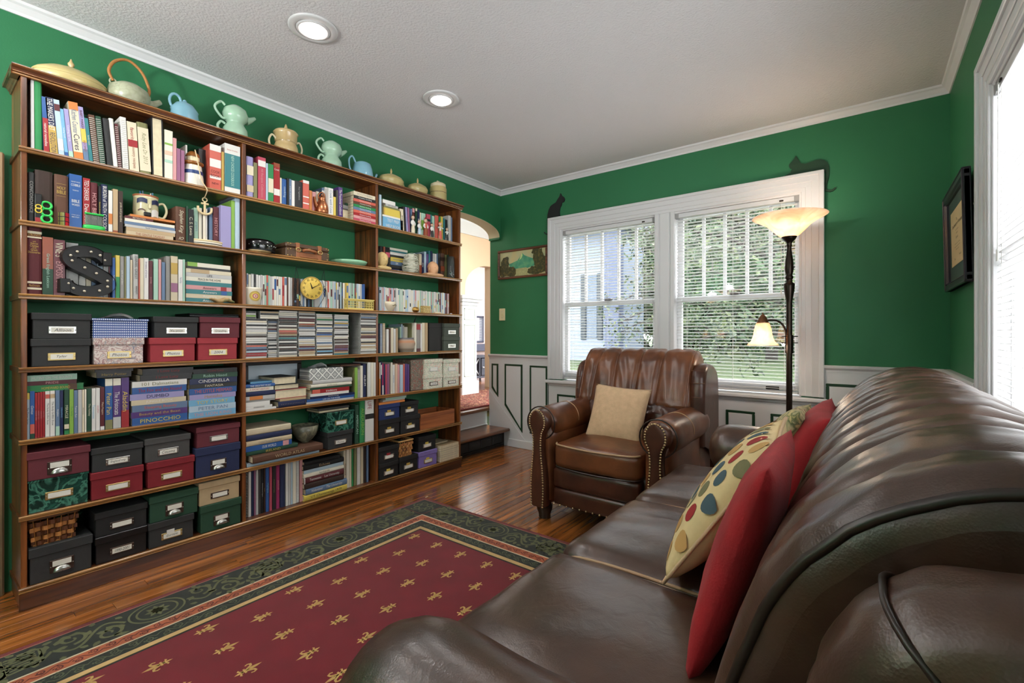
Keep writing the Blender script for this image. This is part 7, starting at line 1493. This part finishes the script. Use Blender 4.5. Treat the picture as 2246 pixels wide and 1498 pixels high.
# 10 canister
u = 961; r_ = P_(u,18.5); h = topz(u,402)
d = pot('canister', u, [(.95*r_,0),(1.0*r_,.004),(1.0*r_,h*.72),(.9*r_,h*.8)], M_YGL, 'cream and ochre lidded canister, rightmost on top of the bookcase', 'canister')
lathe_part('lid', [(.9*r_,h*.79),(.93*r_,h*.82),(.9*r_,h*.93),(.6*r_,h*1.0),(0,h*1.02)], M_CRM, d); lathe_part('ring_line', [(1.005*r_,h*.5),(1.01*r_,h*.52)], mat('dark_line', rgb(96,72,44), .4), d)
for k in range(3): lathe_part('knob_bud', [(0,0),(.006,.004),(.007,.010),(.003,.018),(0,.02)], M_CRM, d, ((k-1)*.009,0,h*1.0), 10)

# ---- lighthouse bottle with rope and anchor, top left shelf
u = 431; s = .012; z0 = SH[0]; hh = pz(u,327,s)-z0; r_ = px2m(u,s)*21
lh = put('lighthouse_ornament', MB().lathe([(r_,0),(1.02*r_,.004),(.95*r_,hh*.25),(.82*r_,hh*.5),(.78*r_,hh*.6)], 28).mesh('lighthouse_ornament', glz('lighthouse_white',(220,214,200))), None, (SHX-s-r_, py(u,s), z0), (0,0,RZ)); tag(lh, 'ceramic lighthouse ornament with blue stripes and brown top, top left shelf', 'ornament')
for a, b in ((.10,.20),(.33,.43)): lathe_part('blue_stripe', [((1.02-.3*a)*r_,hh*a),((1.02-.3*b)*r_,hh*b)], mat('cobalt_stripe', rgb(38,62,110), .3), lh)
bm = glz('brown_honey_glaze',(132,82,36)); lathe_part('gallery', [(.78*r_,hh*.58),(.98*r_,hh*.62),(.98*r_,hh*.67),(.7*r_,hh*.69)], bm, lh); lathe_part('lantern', [(.6*r_,hh*.68),(.6*r_,hh*.82)], M_CRM, lh); lathe_part('dome', [(.68*r_,hh*.82),(.6*r_,hh*.9),(.3*r_,hh*.98),(0,hh*1.0)], bm, lh)
rp = [(0,-r_*.1,hh*1.0),(-.004,-r_*.9,hh*.8),(.004,-r_*1.05,hh*.4),(.012,-r_*1.12,.02)]
# anchor stand on the second shelf, rope runs down to it
au = 454; az = SH[1]; an = empty('anchor_ornament', (SHX-.012-.035, py(459,.012), az)); an.rotation_euler = (0,0,RZ); tag(an, 'white rope-wrapped anchor ornament on a round drum base, second left shelf', 'ornament')
M_ROPE = mat('natural_rope', rgb(214,192,150), .9, bump=(300,.6,.002)); ra = px2m(459)*33
lathe_part('drum_base', [(ra*.98,0),(ra*1.02,.003),(ra*1.0,.022),(ra*.96,.024),(0,.024)], mat('drum_white', rgb(220,212,194), .6), an, n=30, sy=.6)
lathe_part('rope_edge', [(ra*1.01,.017),(ra*1.045,.020),(ra*1.03,.025),(ra*.98,.026)], M_ROPE, an, n=30, sy=.6); lathe_part('dashed_band', [(ra*1.022,.006),(ra*1.022,.010)], ink('charcoal'), an, n=30, sy=.6)
ph = pz(454,462,.012)-az; put('post', MB().cbox(-.016,-.004,-.006,.006,.022,ph,.003).mesh('post', mat('drum_white', rgb(220,212,194), .6)), an)
ax = -.010; pa = crom([(ax-.030,-.008,ph+.022),(ax-.026,-.008,ph-.002),(ax,-.008,ph-.014),(ax+.026,-.008,ph-.002),(ax+.030,-.008,ph+.022)], 6)
tube_part('anchor_arms', pa, .0055, M_ROPE, an); tube_part('anchor_shank', [(ax,-.008,ph-.012),(ax,-.008,ph+.050)], .0055, M_ROPE, an); tube_part('anchor_stock', [(ax-.016,-.008,ph+.038),(ax+.016,-.008,ph+.038)], .005, M_ROPE, an)
tube_part('anchor_ring', [(ax+.010*math.cos(t),-.008,ph+.058+.010*math.sin(t)) for t in [2*math.pi*k/12 for k in range(12)]], .003, M_ROPE, an, 6, True)
rope = MB().tube(crom([(SHX-.03, py(431,.012), z0+hh), (SHX+.004, py(432,.0), z0+hh*.7), (SHX+.008, py(440,.0), z0+.03), (SHX+.010, py(451,.0), z0-.01), (SHX+.006, py(453,.0), SH[1]+ph+.09), (SHX-.036, py(453.5,.01), SH[1]+ph+.068)], 8), .0026, 6)
tag(rope.build('twine', M_ROPE, at=(SHX, py(450), SH[0])), 'beige twine hanging from the lighthouse ornament down to the anchor', 'twine')

# ---- toys on the second left shelf
z = SH[1]
def toy_ring(mb, c, r_, t, tilt=0.): mb.tube([(c[0]+r_*math.cos(a), c[1]+t*.5*math.sin(a)*tilt, c[2]+r_*math.sin(a)) for a in [2*math.pi*k/18 for k in range(18)]], t, 8, closed=True)
ch = empty('plastic_chain', (SHX-.006, py(103,.0), z)); ch.rotation_euler = (0,0,RZ); tag(ch, 'bright green plastic chain of three links leaning on the books', 'toy'); M_LIME = mat('bright_green_plastic', rgb(48,190,84), .35)
for k in range(3):
    m = MB(); toy_ring(m, (.0,.002*k,.017+.027*k), .0145, .0042, 1.); put('link', m.mesh('link', M_LIME), ch)
bxw_ = py(92,.01)-py(76,.01); pb = put('puzzle_box', MB().cbox(0,bxw_,0,.03,0,pz(84,425,.01)-z,.002).mesh('puzzle_box', mat('black_box_card', rgb(24,22,22), .4)), None, base_at(py(76,.01), z, .006), (0,0,RZ)); tag(pb, 'small black box with yellow and red rings printed on it, second left shelf', 'box')
m = MB(); toy_ring(m, (bxw_/2,-.002,.060), .008, .0022); toy_ring(m, (bxw_/2,-.002,.046), .009, .0022); put('printed_rings', m.mesh('printed_rings', mat('yellow_print', rgb(206,180,60), .5)), pb); put('red_band', MB().box(.001,bxw_-.001,-.0005,.002,.002,.018).mesh('red_band', ink('red')), pb)
cs = .055; rc = put('puzzle_cube', MB().cbox(-cs/2,cs/2,-cs/2,cs/2,0,cs,.002).mesh('puzzle_cube', M_BLACK), None, (SHX-.042, py(139,.02), z), (0,0,R(48))); tag(rc, 'twisty puzzle cube with red and olive sides showing', 'puzzle cube')
for nm, cc, f in (('red_tile',(204,32,36),lambda a,b: (cs/2+.0004,a,b)),('olive_tile',(116,112,44),lambda a,b: (a,-cs/2-.0004,b)),('white_tile',(220,216,206),lambda a,b: (a,b-cs/2,cs+.0004))):
    for i in range(3):
        for j in range(3):
            a0, b0 = -cs/2+cs*i/3+.0015, cs*j/3+.0015; a1, b1 = a0+cs/3-.003, b0+cs/3-.003; put(nm, MB().add([f(a0,b0),f(a1,b0),f(a1,b1),f(a0,b1)],[(0,1,2,3)]).mesh(nm, mat(nm, rgb(*cc), .3)), rc)
gbx = empty('toy_case', base_at(py(186,.008), z, .008)); gbx.rotation_euler = (0,0,RZ); tag(gbx, 'clear plastic toy case with bright green lid and base', 'toy'); gw = py(229,.008)-py(186,.008)
put('base', MB().rbox((gw/2,.02,.010),(gw/2+.004,.02,.010),.006,5).mesh('base', M_LIME, True), gbx); put('clear_body', MB().cbox(.004,gw-.004,.004,.036,.018,.062,.003).mesh('clear_body', mat('smoky_clear', rgb(150,158,148), .1, trans=.6)), gbx); put('lid', MB().cbox(0,gw,0,.04,.062,.070,.003).mesh('lid', M_LIME), gbx)
# ---- painted mug on the book pile
mz = pz(330,481,.02); mh = pz(332,428,.03)-mz; mr = px2m(330)*23; mg = put('painted_mug', MB().lathe([(.8*mr,0),(.92*mr,.004),(1.0*mr,mh*.4),(.96*mr,mh*.85),(1.0*mr,mh),(.93*mr,mh),(.9*mr,mh*.8),(.9*mr,.01),(0,.008)], 28).mesh('painted_mug', glz('mug_stone_glaze',(196,188,150))), None, (SHX-.03-mr, py(327,.03), mz), (0,0,RZ)); tag(mg, 'stoneware mug painted with a dark-browed face, holding pens, on the book pile', 'mug')
tube_part('handle', crom([(mr*.9,-.006,mh*.72),(mr*1.35,-.012,mh*.78),(mr*1.6,-.014,mh*.5),(mr*1.35,-.012,mh*.2),(mr*.9,-.006,mh*.22)], 5), .0055, glz('mug_stone_glaze',(196,188,150)), mg)
lathe_part('rim_band', [(.985*mr,mh*.93),(1.01*mr,mh*.97),(1.012*mr,mh*1.0)], mat('rust_band', rgb(160,96,60), .4), mg)
def patch(nm, a0, a1, b0, b1, c_, out=.0012): 
    m = MB().grid(lambda u_, v_: ((mr*1.0+out)*math.sin(R(a0+(a1-a0)*u_)), -(mr*1.0+out)*math.cos(R(a0+(a1-a0)*u_)), mh*(b0+(b1-b0)*v_+.06*math.sin(u_*3.1))), 10, 4); put(nm, m.mesh(nm, ink(c_)), mg)
patch('painted_brow', -55, -8, .62, .80, 'navy'); patch('painted_brow', 12, 62, .60, .78, 'navy'); patch('painted_beard', 10, 55, .10, .38, 'white'); patch('painted_cheek', -50, -15, .30, .36, 'brown')
put('nose', MB().rbox((mr*.05,-mr*1.05,mh*.52),(.006,.008,.012),.005,5).mesh('nose', glz('mug_stone_glaze',(196,188,150)), True), mg); put('open_mouth', MB().rbox((-mr*.12,-mr*1.0,mh*.20),(.014,.005,.010),.0045,6).mesh('open_mouth', M_BLACK, True), mg)
for k, (dx_, c_) in enumerate(((-.022,'blue'),(-.012,'slate blue'),(.016,'white'),(.024,'sky blue'))): tube_part('pen', [(dx_*.6,.005*k-.01,.02),(dx_*1.1,.004*k-.012,mh+.018+.004*(k % 2))], .003, ink(c_), mg, 6)
# ---- marquee letter S
sz = SH[2]; sc_ = px2m(195,.0); S_ = empty('marquee_letter', (SHX-.002, py(194,.0), sz)); S_.rotation_euler = (0,0,R(90+8)); tag(S_, 'black metal marquee letter S with small bulbs on the third left shelf', 'letter sign'); sh_ = pz(195,541,.0)-sz
cl = [(.058,.72),(.052,.80),(.030,.885),(-.004,.905),(-.040,.865),(-.056,.77),(-.046,.67),(-.010,.575),(.028,.48),(.062,.37),(.068,.25),(.045,.15),(.005,.105),(-.035,.125),(-.058,.20),(-.064,.29)]
C = crom([(a*1.0, b*sh_) for a, b in cl], 5); n = len(C); wd = lambda t: .022*(.70+.5*math.sin(math.pi*min(1,max(0,t)))**.8) 
Lp, Rp = [], []
for i in range(n):
    a, b = C[max(i-1,0)], C[min(i+1,n-1)]; dx, dz = b[0]-a[0], b[1]-a[1]; l = math.hypot(dx,dz); w = wd(i/(n-1)); Lp.append((C[i][0]-dz/l*w, C[i][1]+dx/l*w)); Rp.append((C[i][0]+dz/l*w, C[i][1]-dx/l*w))
out = Lp+Rp[::-1]; M_SBLK = mat('black_enamel', rgb(22,19,18), .4, metal=.3)
m = MB(); N_ = len(out)
m.add([(p[0],.008,p[1]) for p in Lp]+[(p[0],.008,p[1]) for p in Rp], [(i,i+1,n+i+1,n+i) for i in range(n-1)]); m.add([(p[0],.052,p[1]) for p in Lp]+[(p[0],.052,p[1]) for p in Rp], [(i,i+1,n+i+1,n+i) for i in range(n-1)])
put('letter_face', m.mesh('letter_face', M_SBLK), S_)
m = MB(); m.add([(p[0],0,p[1]) for p in out]+[(p[0],.054,p[1]) for p in out], [(i,(i+1)%N_,(i+1)%N_+N_,i+N_) for i in range(N_)]); put('letter_rim', m.mesh('letter_rim', M_SBLK), S_)
for (a, b, c_, d_) in ((.050,.080,.66*sh_,.93*sh_),(-.088,-.056,.06*sh_,.33*sh_)): put('serif', MB().cbox(a,b,.0,.054,c_,d_,.002).mesh('serif', M_SBLK), S_)
for k in range(14):
    p = C[int((k+.6)/14*(n-1))]; put('bulb', MB().lathe([(0,0),(.004,.001),(.0055,.004),(.004,.008),(0,.010)], 10).xform(Matrix.Translation((p[0],.0075,p[1])) @ Matrix.Rotation(R(90),4,'X')).mesh('bulb', mat('clear_bulb', rgb(206,196,176), .15)), S_)
dw = MB().rbox((0,0,.014),(.055,.02,.013),.012,8,lambda p: (p[0],p[1],p[2]*(1-.6*abs(p[0])/.055)+.006*math.sin(p[0]*90))); tag(put('driftwood_ornament', dw.mesh('driftwood_ornament', pattern('driftwood', rgb(110,84,52), [(.5,rgb(170,140,96)),(.7,rgb(96,110,66))], 'noise', 30, .7), True), None, (SHX-.02, py(489,.01), SH[2]), (0,0,RZ)), 'small curved driftwood ornament in front of the book pile, third left shelf', 'ornament')

# ---- second shelf, middle bay
z = SH[1]
ht = empty('black_cap', (SHX-.10, py(575,.06), z)); ht.rotation_euler = (0,0,RZ); tag(ht, 'shiny black peaked cap with studs, left end of the second middle shelf', 'cap')
put('crown', MB().lathe([(.078,.012),(.085,.035),(.088,.062),(.07,.078),(0,.083)], 30, sy=.9).mesh('crown', mat('patent_black', rgb(14,13,14), .15, coat=.6)), ht)
put('band', MB().lathe([(.082,.008),(.084,.024)], 30, sy=.9).mesh('band', M_BLACK), ht); put('peak', MB().grid(lambda u_, v_: ((.088+.0*v_)*math.cos(math.pi*(1+u_)), (.075+.045*v_)*math.sin(math.pi*(1+u_)), .014-.008*v_), 20, 5).mesh('peak', mat('patent_black', rgb(14,13,14), .15, coat=.6)), ht)
for k in range(8): a = math.pi*(1.2+.6*k/7); put('stud', MB().lathe([(.003,0),(.002,.002),(0,.0025)],8).xform(Matrix.Translation((.087*math.cos(a),.078*math.sin(a),.045)) @ Matrix.Rotation(R(90),4,'X')).mesh('stud', M_STEEL), ht)
tag(put('tan_dish', MB().lathe([(.03,0),(.05,.004),(.062,.010),(.058,.010),(.03,.005),(0,.004)], 26, sy=.55).mesh('tan_dish', M_TANG), None, (SHX-.030, py(572,.02), z), (0,0,RZ)), 'shallow tan dish in front of the black cap', 'dish')
sy0, sy1 = py(627,.02), py(723,.02); sw_, sh2 = sy1-sy0, pz(675,537,.02)-z
su = put('toy_suitcase', MB().cbox(0,sw_,0,.17,0,sh2*.64,.006).mesh('toy_suitcase', mat('worn_brown_leatherette', rgb(84,60,40), .55, bump=(120,.4), vary=(30,.2))), None, base_at(sy0, z, .02), (0,0,RZ)); tag(su, 'small vintage brown suitcase with straps, rivets and handle', 'suitcase')
put('lid', MB().cbox(0,sw_,0,.17,sh2*.655,sh2,.008).mesh('lid', mat('worn_brown_leatherette', rgb(84,60,40), .55)), su); M_STRAP = mat('tan_leather_strap', rgb(146,88,50), .45)
for f in (.26,.76):
    put('strap', MB().cbox(sw_*f-.011,sw_*f+.011,-.003,.172,-.0,sh2+.003,.002).mesh('strap', M_STRAP), su); put('buckle', MB().tube([(sw_*f+.014*math.cos(t),-.006,sh2*.55+.010*math.sin(t)) for t in [2*math.pi*k/12 for k in range(12)]], .0025, 6, closed=True).mesh('buckle', M_GLDP), su)
put('base_band', MB().cbox(sw_*.30,sw_*.72,-.003,.004,sh2*.06,sh2*.40,.002).mesh('base_band', M_STRAP), su)
tube_part('handle', crom([(sw_*.37,-.006,sh2*.50),(sw_*.39,-.016,sh2*.56),(sw_*.5,-.018,sh2*.57),(sw_*.63,-.016,sh2*.52),(sw_*.65,-.006,sh2*.46)], 5), .008, M_STRAP, su)
put('clasp', MB().cbox(sw_*.48,sw_*.54,-.006,.002,sh2*.60,sh2*.74,.002).mesh('clasp', M_GLDP), su)
for (a, b) in ((.04,.1),(.04,.5),(.04,.9),(.1,.9),(.12,.1),(.94,.1),(.96,.5),(.92,.9),(.97,.85),(.1,.55),(.96,.35)): put('rivet', MB().lathe([(.004,0),(.003,.0025),(0,.003)],8).xform(Matrix.Translation((sw_*a,-.0002,sh2*b)) @ Matrix.Rotation(R(90),4,'X')).mesh('rivet', M_GLDP), su)
r_ = px2m(765)*41; place_lathe('green_plate', [(.55*r_,0),(.6*r_,.004),(.9*r_,.016),(1.0*r_,.034),(.97*r_,.036),(.85*r_,.02),(.5*r_,.009),(0,.008)], 765, z, .015+r_*.93, glz('celadon_glaze',(150,202,162)), 'pale green ceramic plate leaning flat on the second middle shelf', 'plate', 40)
# ---- third shelf, middle bay: mug, clock, basket
z = SH[2]; mr = px2m(560)*21; mh = pz(562,630,.0)-z
mg = put('sunflower_mug', MB().lathe([(.78*mr,0),(.85*mr,.004),(.95*mr,mh*.4),(1.02*mr,mh*.9),(1.06*mr,mh),(1.0*mr,mh),(.95*mr,mh*.8),(.8*mr,.01),(0,.008)], 32).mesh('sunflower_mug', glz('mug_cream',(226,216,194))), None, (SHX-.004-mr*1.05, py(560,.0)+.004, z), (0,0,RZ)); tag(mg, 'large cream mug painted with concentric yellow and red circles, third middle shelf', 'mug')
tube_part('handle', crom([(mr*.95,0,mh*.85),(mr*1.3,0,mh*.9),(mr*1.55,0,mh*.6),(mr*1.3,0,mh*.28),(mr*.9,0,mh*.3)], 5), .0065, glz('mug_cream',(226,216,194)), mg)
for k, (rr, c_) in enumerate(((.62,'gold'),(.46,'yellow'),(.30,'rose'),(.2,'cream'),(.1,'coral'))):
    def gp(u_, v_, rr=rr, k=k):
        a = rr*v_*math.cos(2*math.pi*u_); b = rr*v_*math.sin(2*math.pi*u_); th = a*.95+.0; return ((mr*.98+.0012+.0004*k)*math.sin(th), -(mr*.98+.0012+.0004*k)*math.cos(th), mh*.5+b*mr*.85)
    put('painted_ring', MB().grid(gp, 24, 3, close_u=True).mesh('painted_ring', ink(c_)), mg)
patch_ = MB().grid(lambda u_, v_: ((mr*1.0+.001)*math.sin(1.15+.35*(u_-.5)*math.sin(math.pi*v_)), -(mr*1.0+.001)*math.cos(1.15+.35*(u_-.5)*math.sin(math.pi*v_)), mh*(.28+.42*v_)), 6, 10); put('painted_leaf', patch_.mesh('painted_leaf', ink('lime')), mg)
ck = empty('table_clock', (SHX-.030, py(684,.02), z)); ck.rotation_euler = (0,0,RZ); tag(ck, 'round yellow clock with roman numerals on a black wire stand', 'clock'); cr_ = px2m(684)*24.5; cz_ = pz(684,632,.02)-z; M_WIRE = mat('black_wire', rgb(24,23,22), .4, metal=.4)
put('dial', MB().lathe([(0,0),(cr_*.94,0),(cr_*1.0,.004),(cr_*1.0,.012),(0,.012)], 44).xform(Matrix.Translation((0,-.012,cz_)) @ Matrix.Rotation(R(-90),4,'X')).mesh('dial', mat('clock_yellow', rgb(222,188,84), .5, vary=(40,.06))), ck)
put('bezel', MB().tube([(cr_*.99*math.cos(t),-.0125,cz_+cr_*.99*math.sin(t)) for t in [2*math.pi*k/40 for k in range(40)]], .0025, 6, closed=True).mesh('bezel', mat('tan_rim', rgb(196,160,84), .4)), ck)
for k, nm in enumerate(('XII','I','II','III','IIII','V','VI','VII','VIII','IX','X','XI')):
    a = R(90-30*k); m = MB(); add_text(m, nm, (cr_*.77*math.cos(a),-.0126,cz_+cr_*.77*math.sin(a)), (math.sin(a),0,-math.cos(a)), (math.cos(a),0,math.sin(a)), cr_*.22, cr_*.22); put('numeral', m.mesh('numeral', M_WIRE), ck)
for a, l, w in ((R(90+20),.5,.0022),(R(90-62),.74,.0016)): put('hand', MB().tube([(0,-.0142,cz_),(cr_*l*math.cos(a),-.0142,cz_+cr_*l*math.sin(a))], [w*1.6,w*.6], 6).mesh('hand', M_WIRE), ck)
put('hub', MB().lathe([(0,0),(.005,.001),(.003,.004),(0,.005)], 10).xform(Matrix.Translation((0,-.013,cz_)) @ Matrix.Rotation(R(90),4,'X')).mesh('hub', M_WIRE), ck)
k_ = px2m(684); zf = lambda v: pz(684,v,.02)-z; wx = lambda u_: py(u_,.02)-py(684,.02)
put('stand_base', MB().cbox(wx(637),wx(722),-.012,.03,0,.004,.001).mesh('stand_base', M_WIRE), ck); put('stand_post', MB().cbox(-.006,.006,-.004,.004,.003,cz_-cr_*.95,.001).mesh('stand_post', M_WIRE), ck)
for sg, (ua, ub, uc) in ((-1,(648,651,656)),(1,(716,713,708))):
    tube_part('side_wire', crom([(wx(ua),0,.004),(wx(ub+sg*6),0,zf(650)),(wx(ub+sg*3),0,zf(625)),(wx(ub),0,zf(595)),(wx(ub-sg*1),0,zf(590))], 5), .0013, M_WIRE, ck, 6); tube_part('side_wire', crom([(wx(ub),0,zf(590)),(wx(uc),0,zf(612)),(wx(ub+sg*3),0,zf(640)),(wx(uc-sg*8),0,.004)], 5), .0013, M_WIRE, ck, 6)
    for q in range(3): tube_part('scroll', [(wx(ub+sg*1)+.008*math.cos(t)*(1 if q < 2 else .8),0,zf(628+q*7)+.009*math.sin(t)) for t in [2*math.pi*j/12 for j in range(12)]], .0013, M_WIRE, ck, 5, True)
tube_part('top_wire', [(wx(651),0,zf(590)),(wx(684),0,zf(590)),(wx(713),0,zf(590))], .0013, M_WIRE, ck, 6)
by0, by1 = py(765,.0), py(822,.0); bw_, bh_ = by1-by0, pz(790,657,.0)-z
bk = empty('plastic_basket', base_at(by0-.004, z, .004)); bk.rotation_euler = (0,0,RZ); tag(bk, 'yellow plastic basket with square holes, third middle shelf', 'basket'); M_YPL = mat('yellow_plastic', rgb(222,200,112), .4)
for yy, nm in ((0,'front'),(.1,'back')):
    m = MB().cbox(0,bw_,yy,yy+.003,bh_-.012,bh_,.001).cbox(0,bw_,yy,yy+.003,0,.010,.001); n = 13
    for k in range(n+1): x = (bw_-.003)*k/n; m.box(x,x+.003,yy,yy+.003,.01,bh_-.012)
    for q in range(1,3): m.box(0,bw_,yy,yy+.003,.01+(bh_-.022)*q/3-.0015,.01+(bh_-.022)*q/3+.0015)
    put(nm+'_lattice', m.mesh(nm+'_lattice', M_YPL), bk)
for xx in (0, bw_-.003):
    m = MB().cbox(xx,xx+.003,0,.103,bh_-.012,bh_,.001).cbox(xx,xx+.003,0,.103,0,.010,.001)
    for k in range(9): m.box(xx,xx+.003,.003+k*.012,.006+k*.012,.01,bh_-.012)
    for q in range(1,3): m.box(xx,xx+.003,0,.103,.01+(bh_-.022)*q/3-.0015,.01+(bh_-.022)*q/3+.0015)
    put('side_lattice', m.mesh('side_lattice', M_YPL), bk)
put('rim', MB().cbox(-.004,bw_+.004,-.004,.0,bh_-.004,bh_+.003,.001).cbox(-.004,bw_+.004,.103,.107,bh_-.004,bh_+.003,.001).cbox(-.004,0,-.004,.107,bh_-.004,bh_+.003,.001).cbox(bw_,bw_+.004,-.004,.107,bh_-.004,bh_+.003,.001).mesh('rim', M_YPL), bk); put('bottom', MB().box(.002,bw_-.002,.002,.101,0,.004).mesh('bottom', M_YPL), bk)

# ---- copper pitcher, top middle shelf
z = SH[0]; u = 706; r_ = px2m(u)*15.5; h = pz(u,424,.02)-z; M_COP = mat('copper', rgb(176,112,76), .28, metal=.9)
cp_ = place_lathe('copper_pitcher', [(.8*r_,0),(.95*r_,.004),(1.0*r_,h*.22),(.9*r_,h*.42),(.55*r_,h*.68),(.42*r_,h*.78),(.5*r_,h*.84),(.38*r_,h*.88),(.3*r_,h*.94),(.1*r_,h*.99),(0,h)], u, z, .02+r_*.9, M_COP, 'shiny copper pitcher with arched handle and spout, top middle shelf', 'pitcher')
tube_part('handle', crom([(r_*.5,0,h*.80),(r_*.35,0,h*1.08),(-r_*.1,0,h*1.14),(-r_*.5,0,h*1.0),(-r_*.55,0,h*.8)], 5), .004, M_COP, cp_)
tube_part('spout', [(-r_*.75,0,h*.35),(-r_*1.05,0,h*.6),(-r_*1.15,0,h*.84)], [.014,.009,.007], M_COP, cp_)
lathe_part('knob', [(.003,h*.98),(.006,h*1.02),(.003,h*1.06),(0,h*1.07)], M_COP, cp_, n=12)
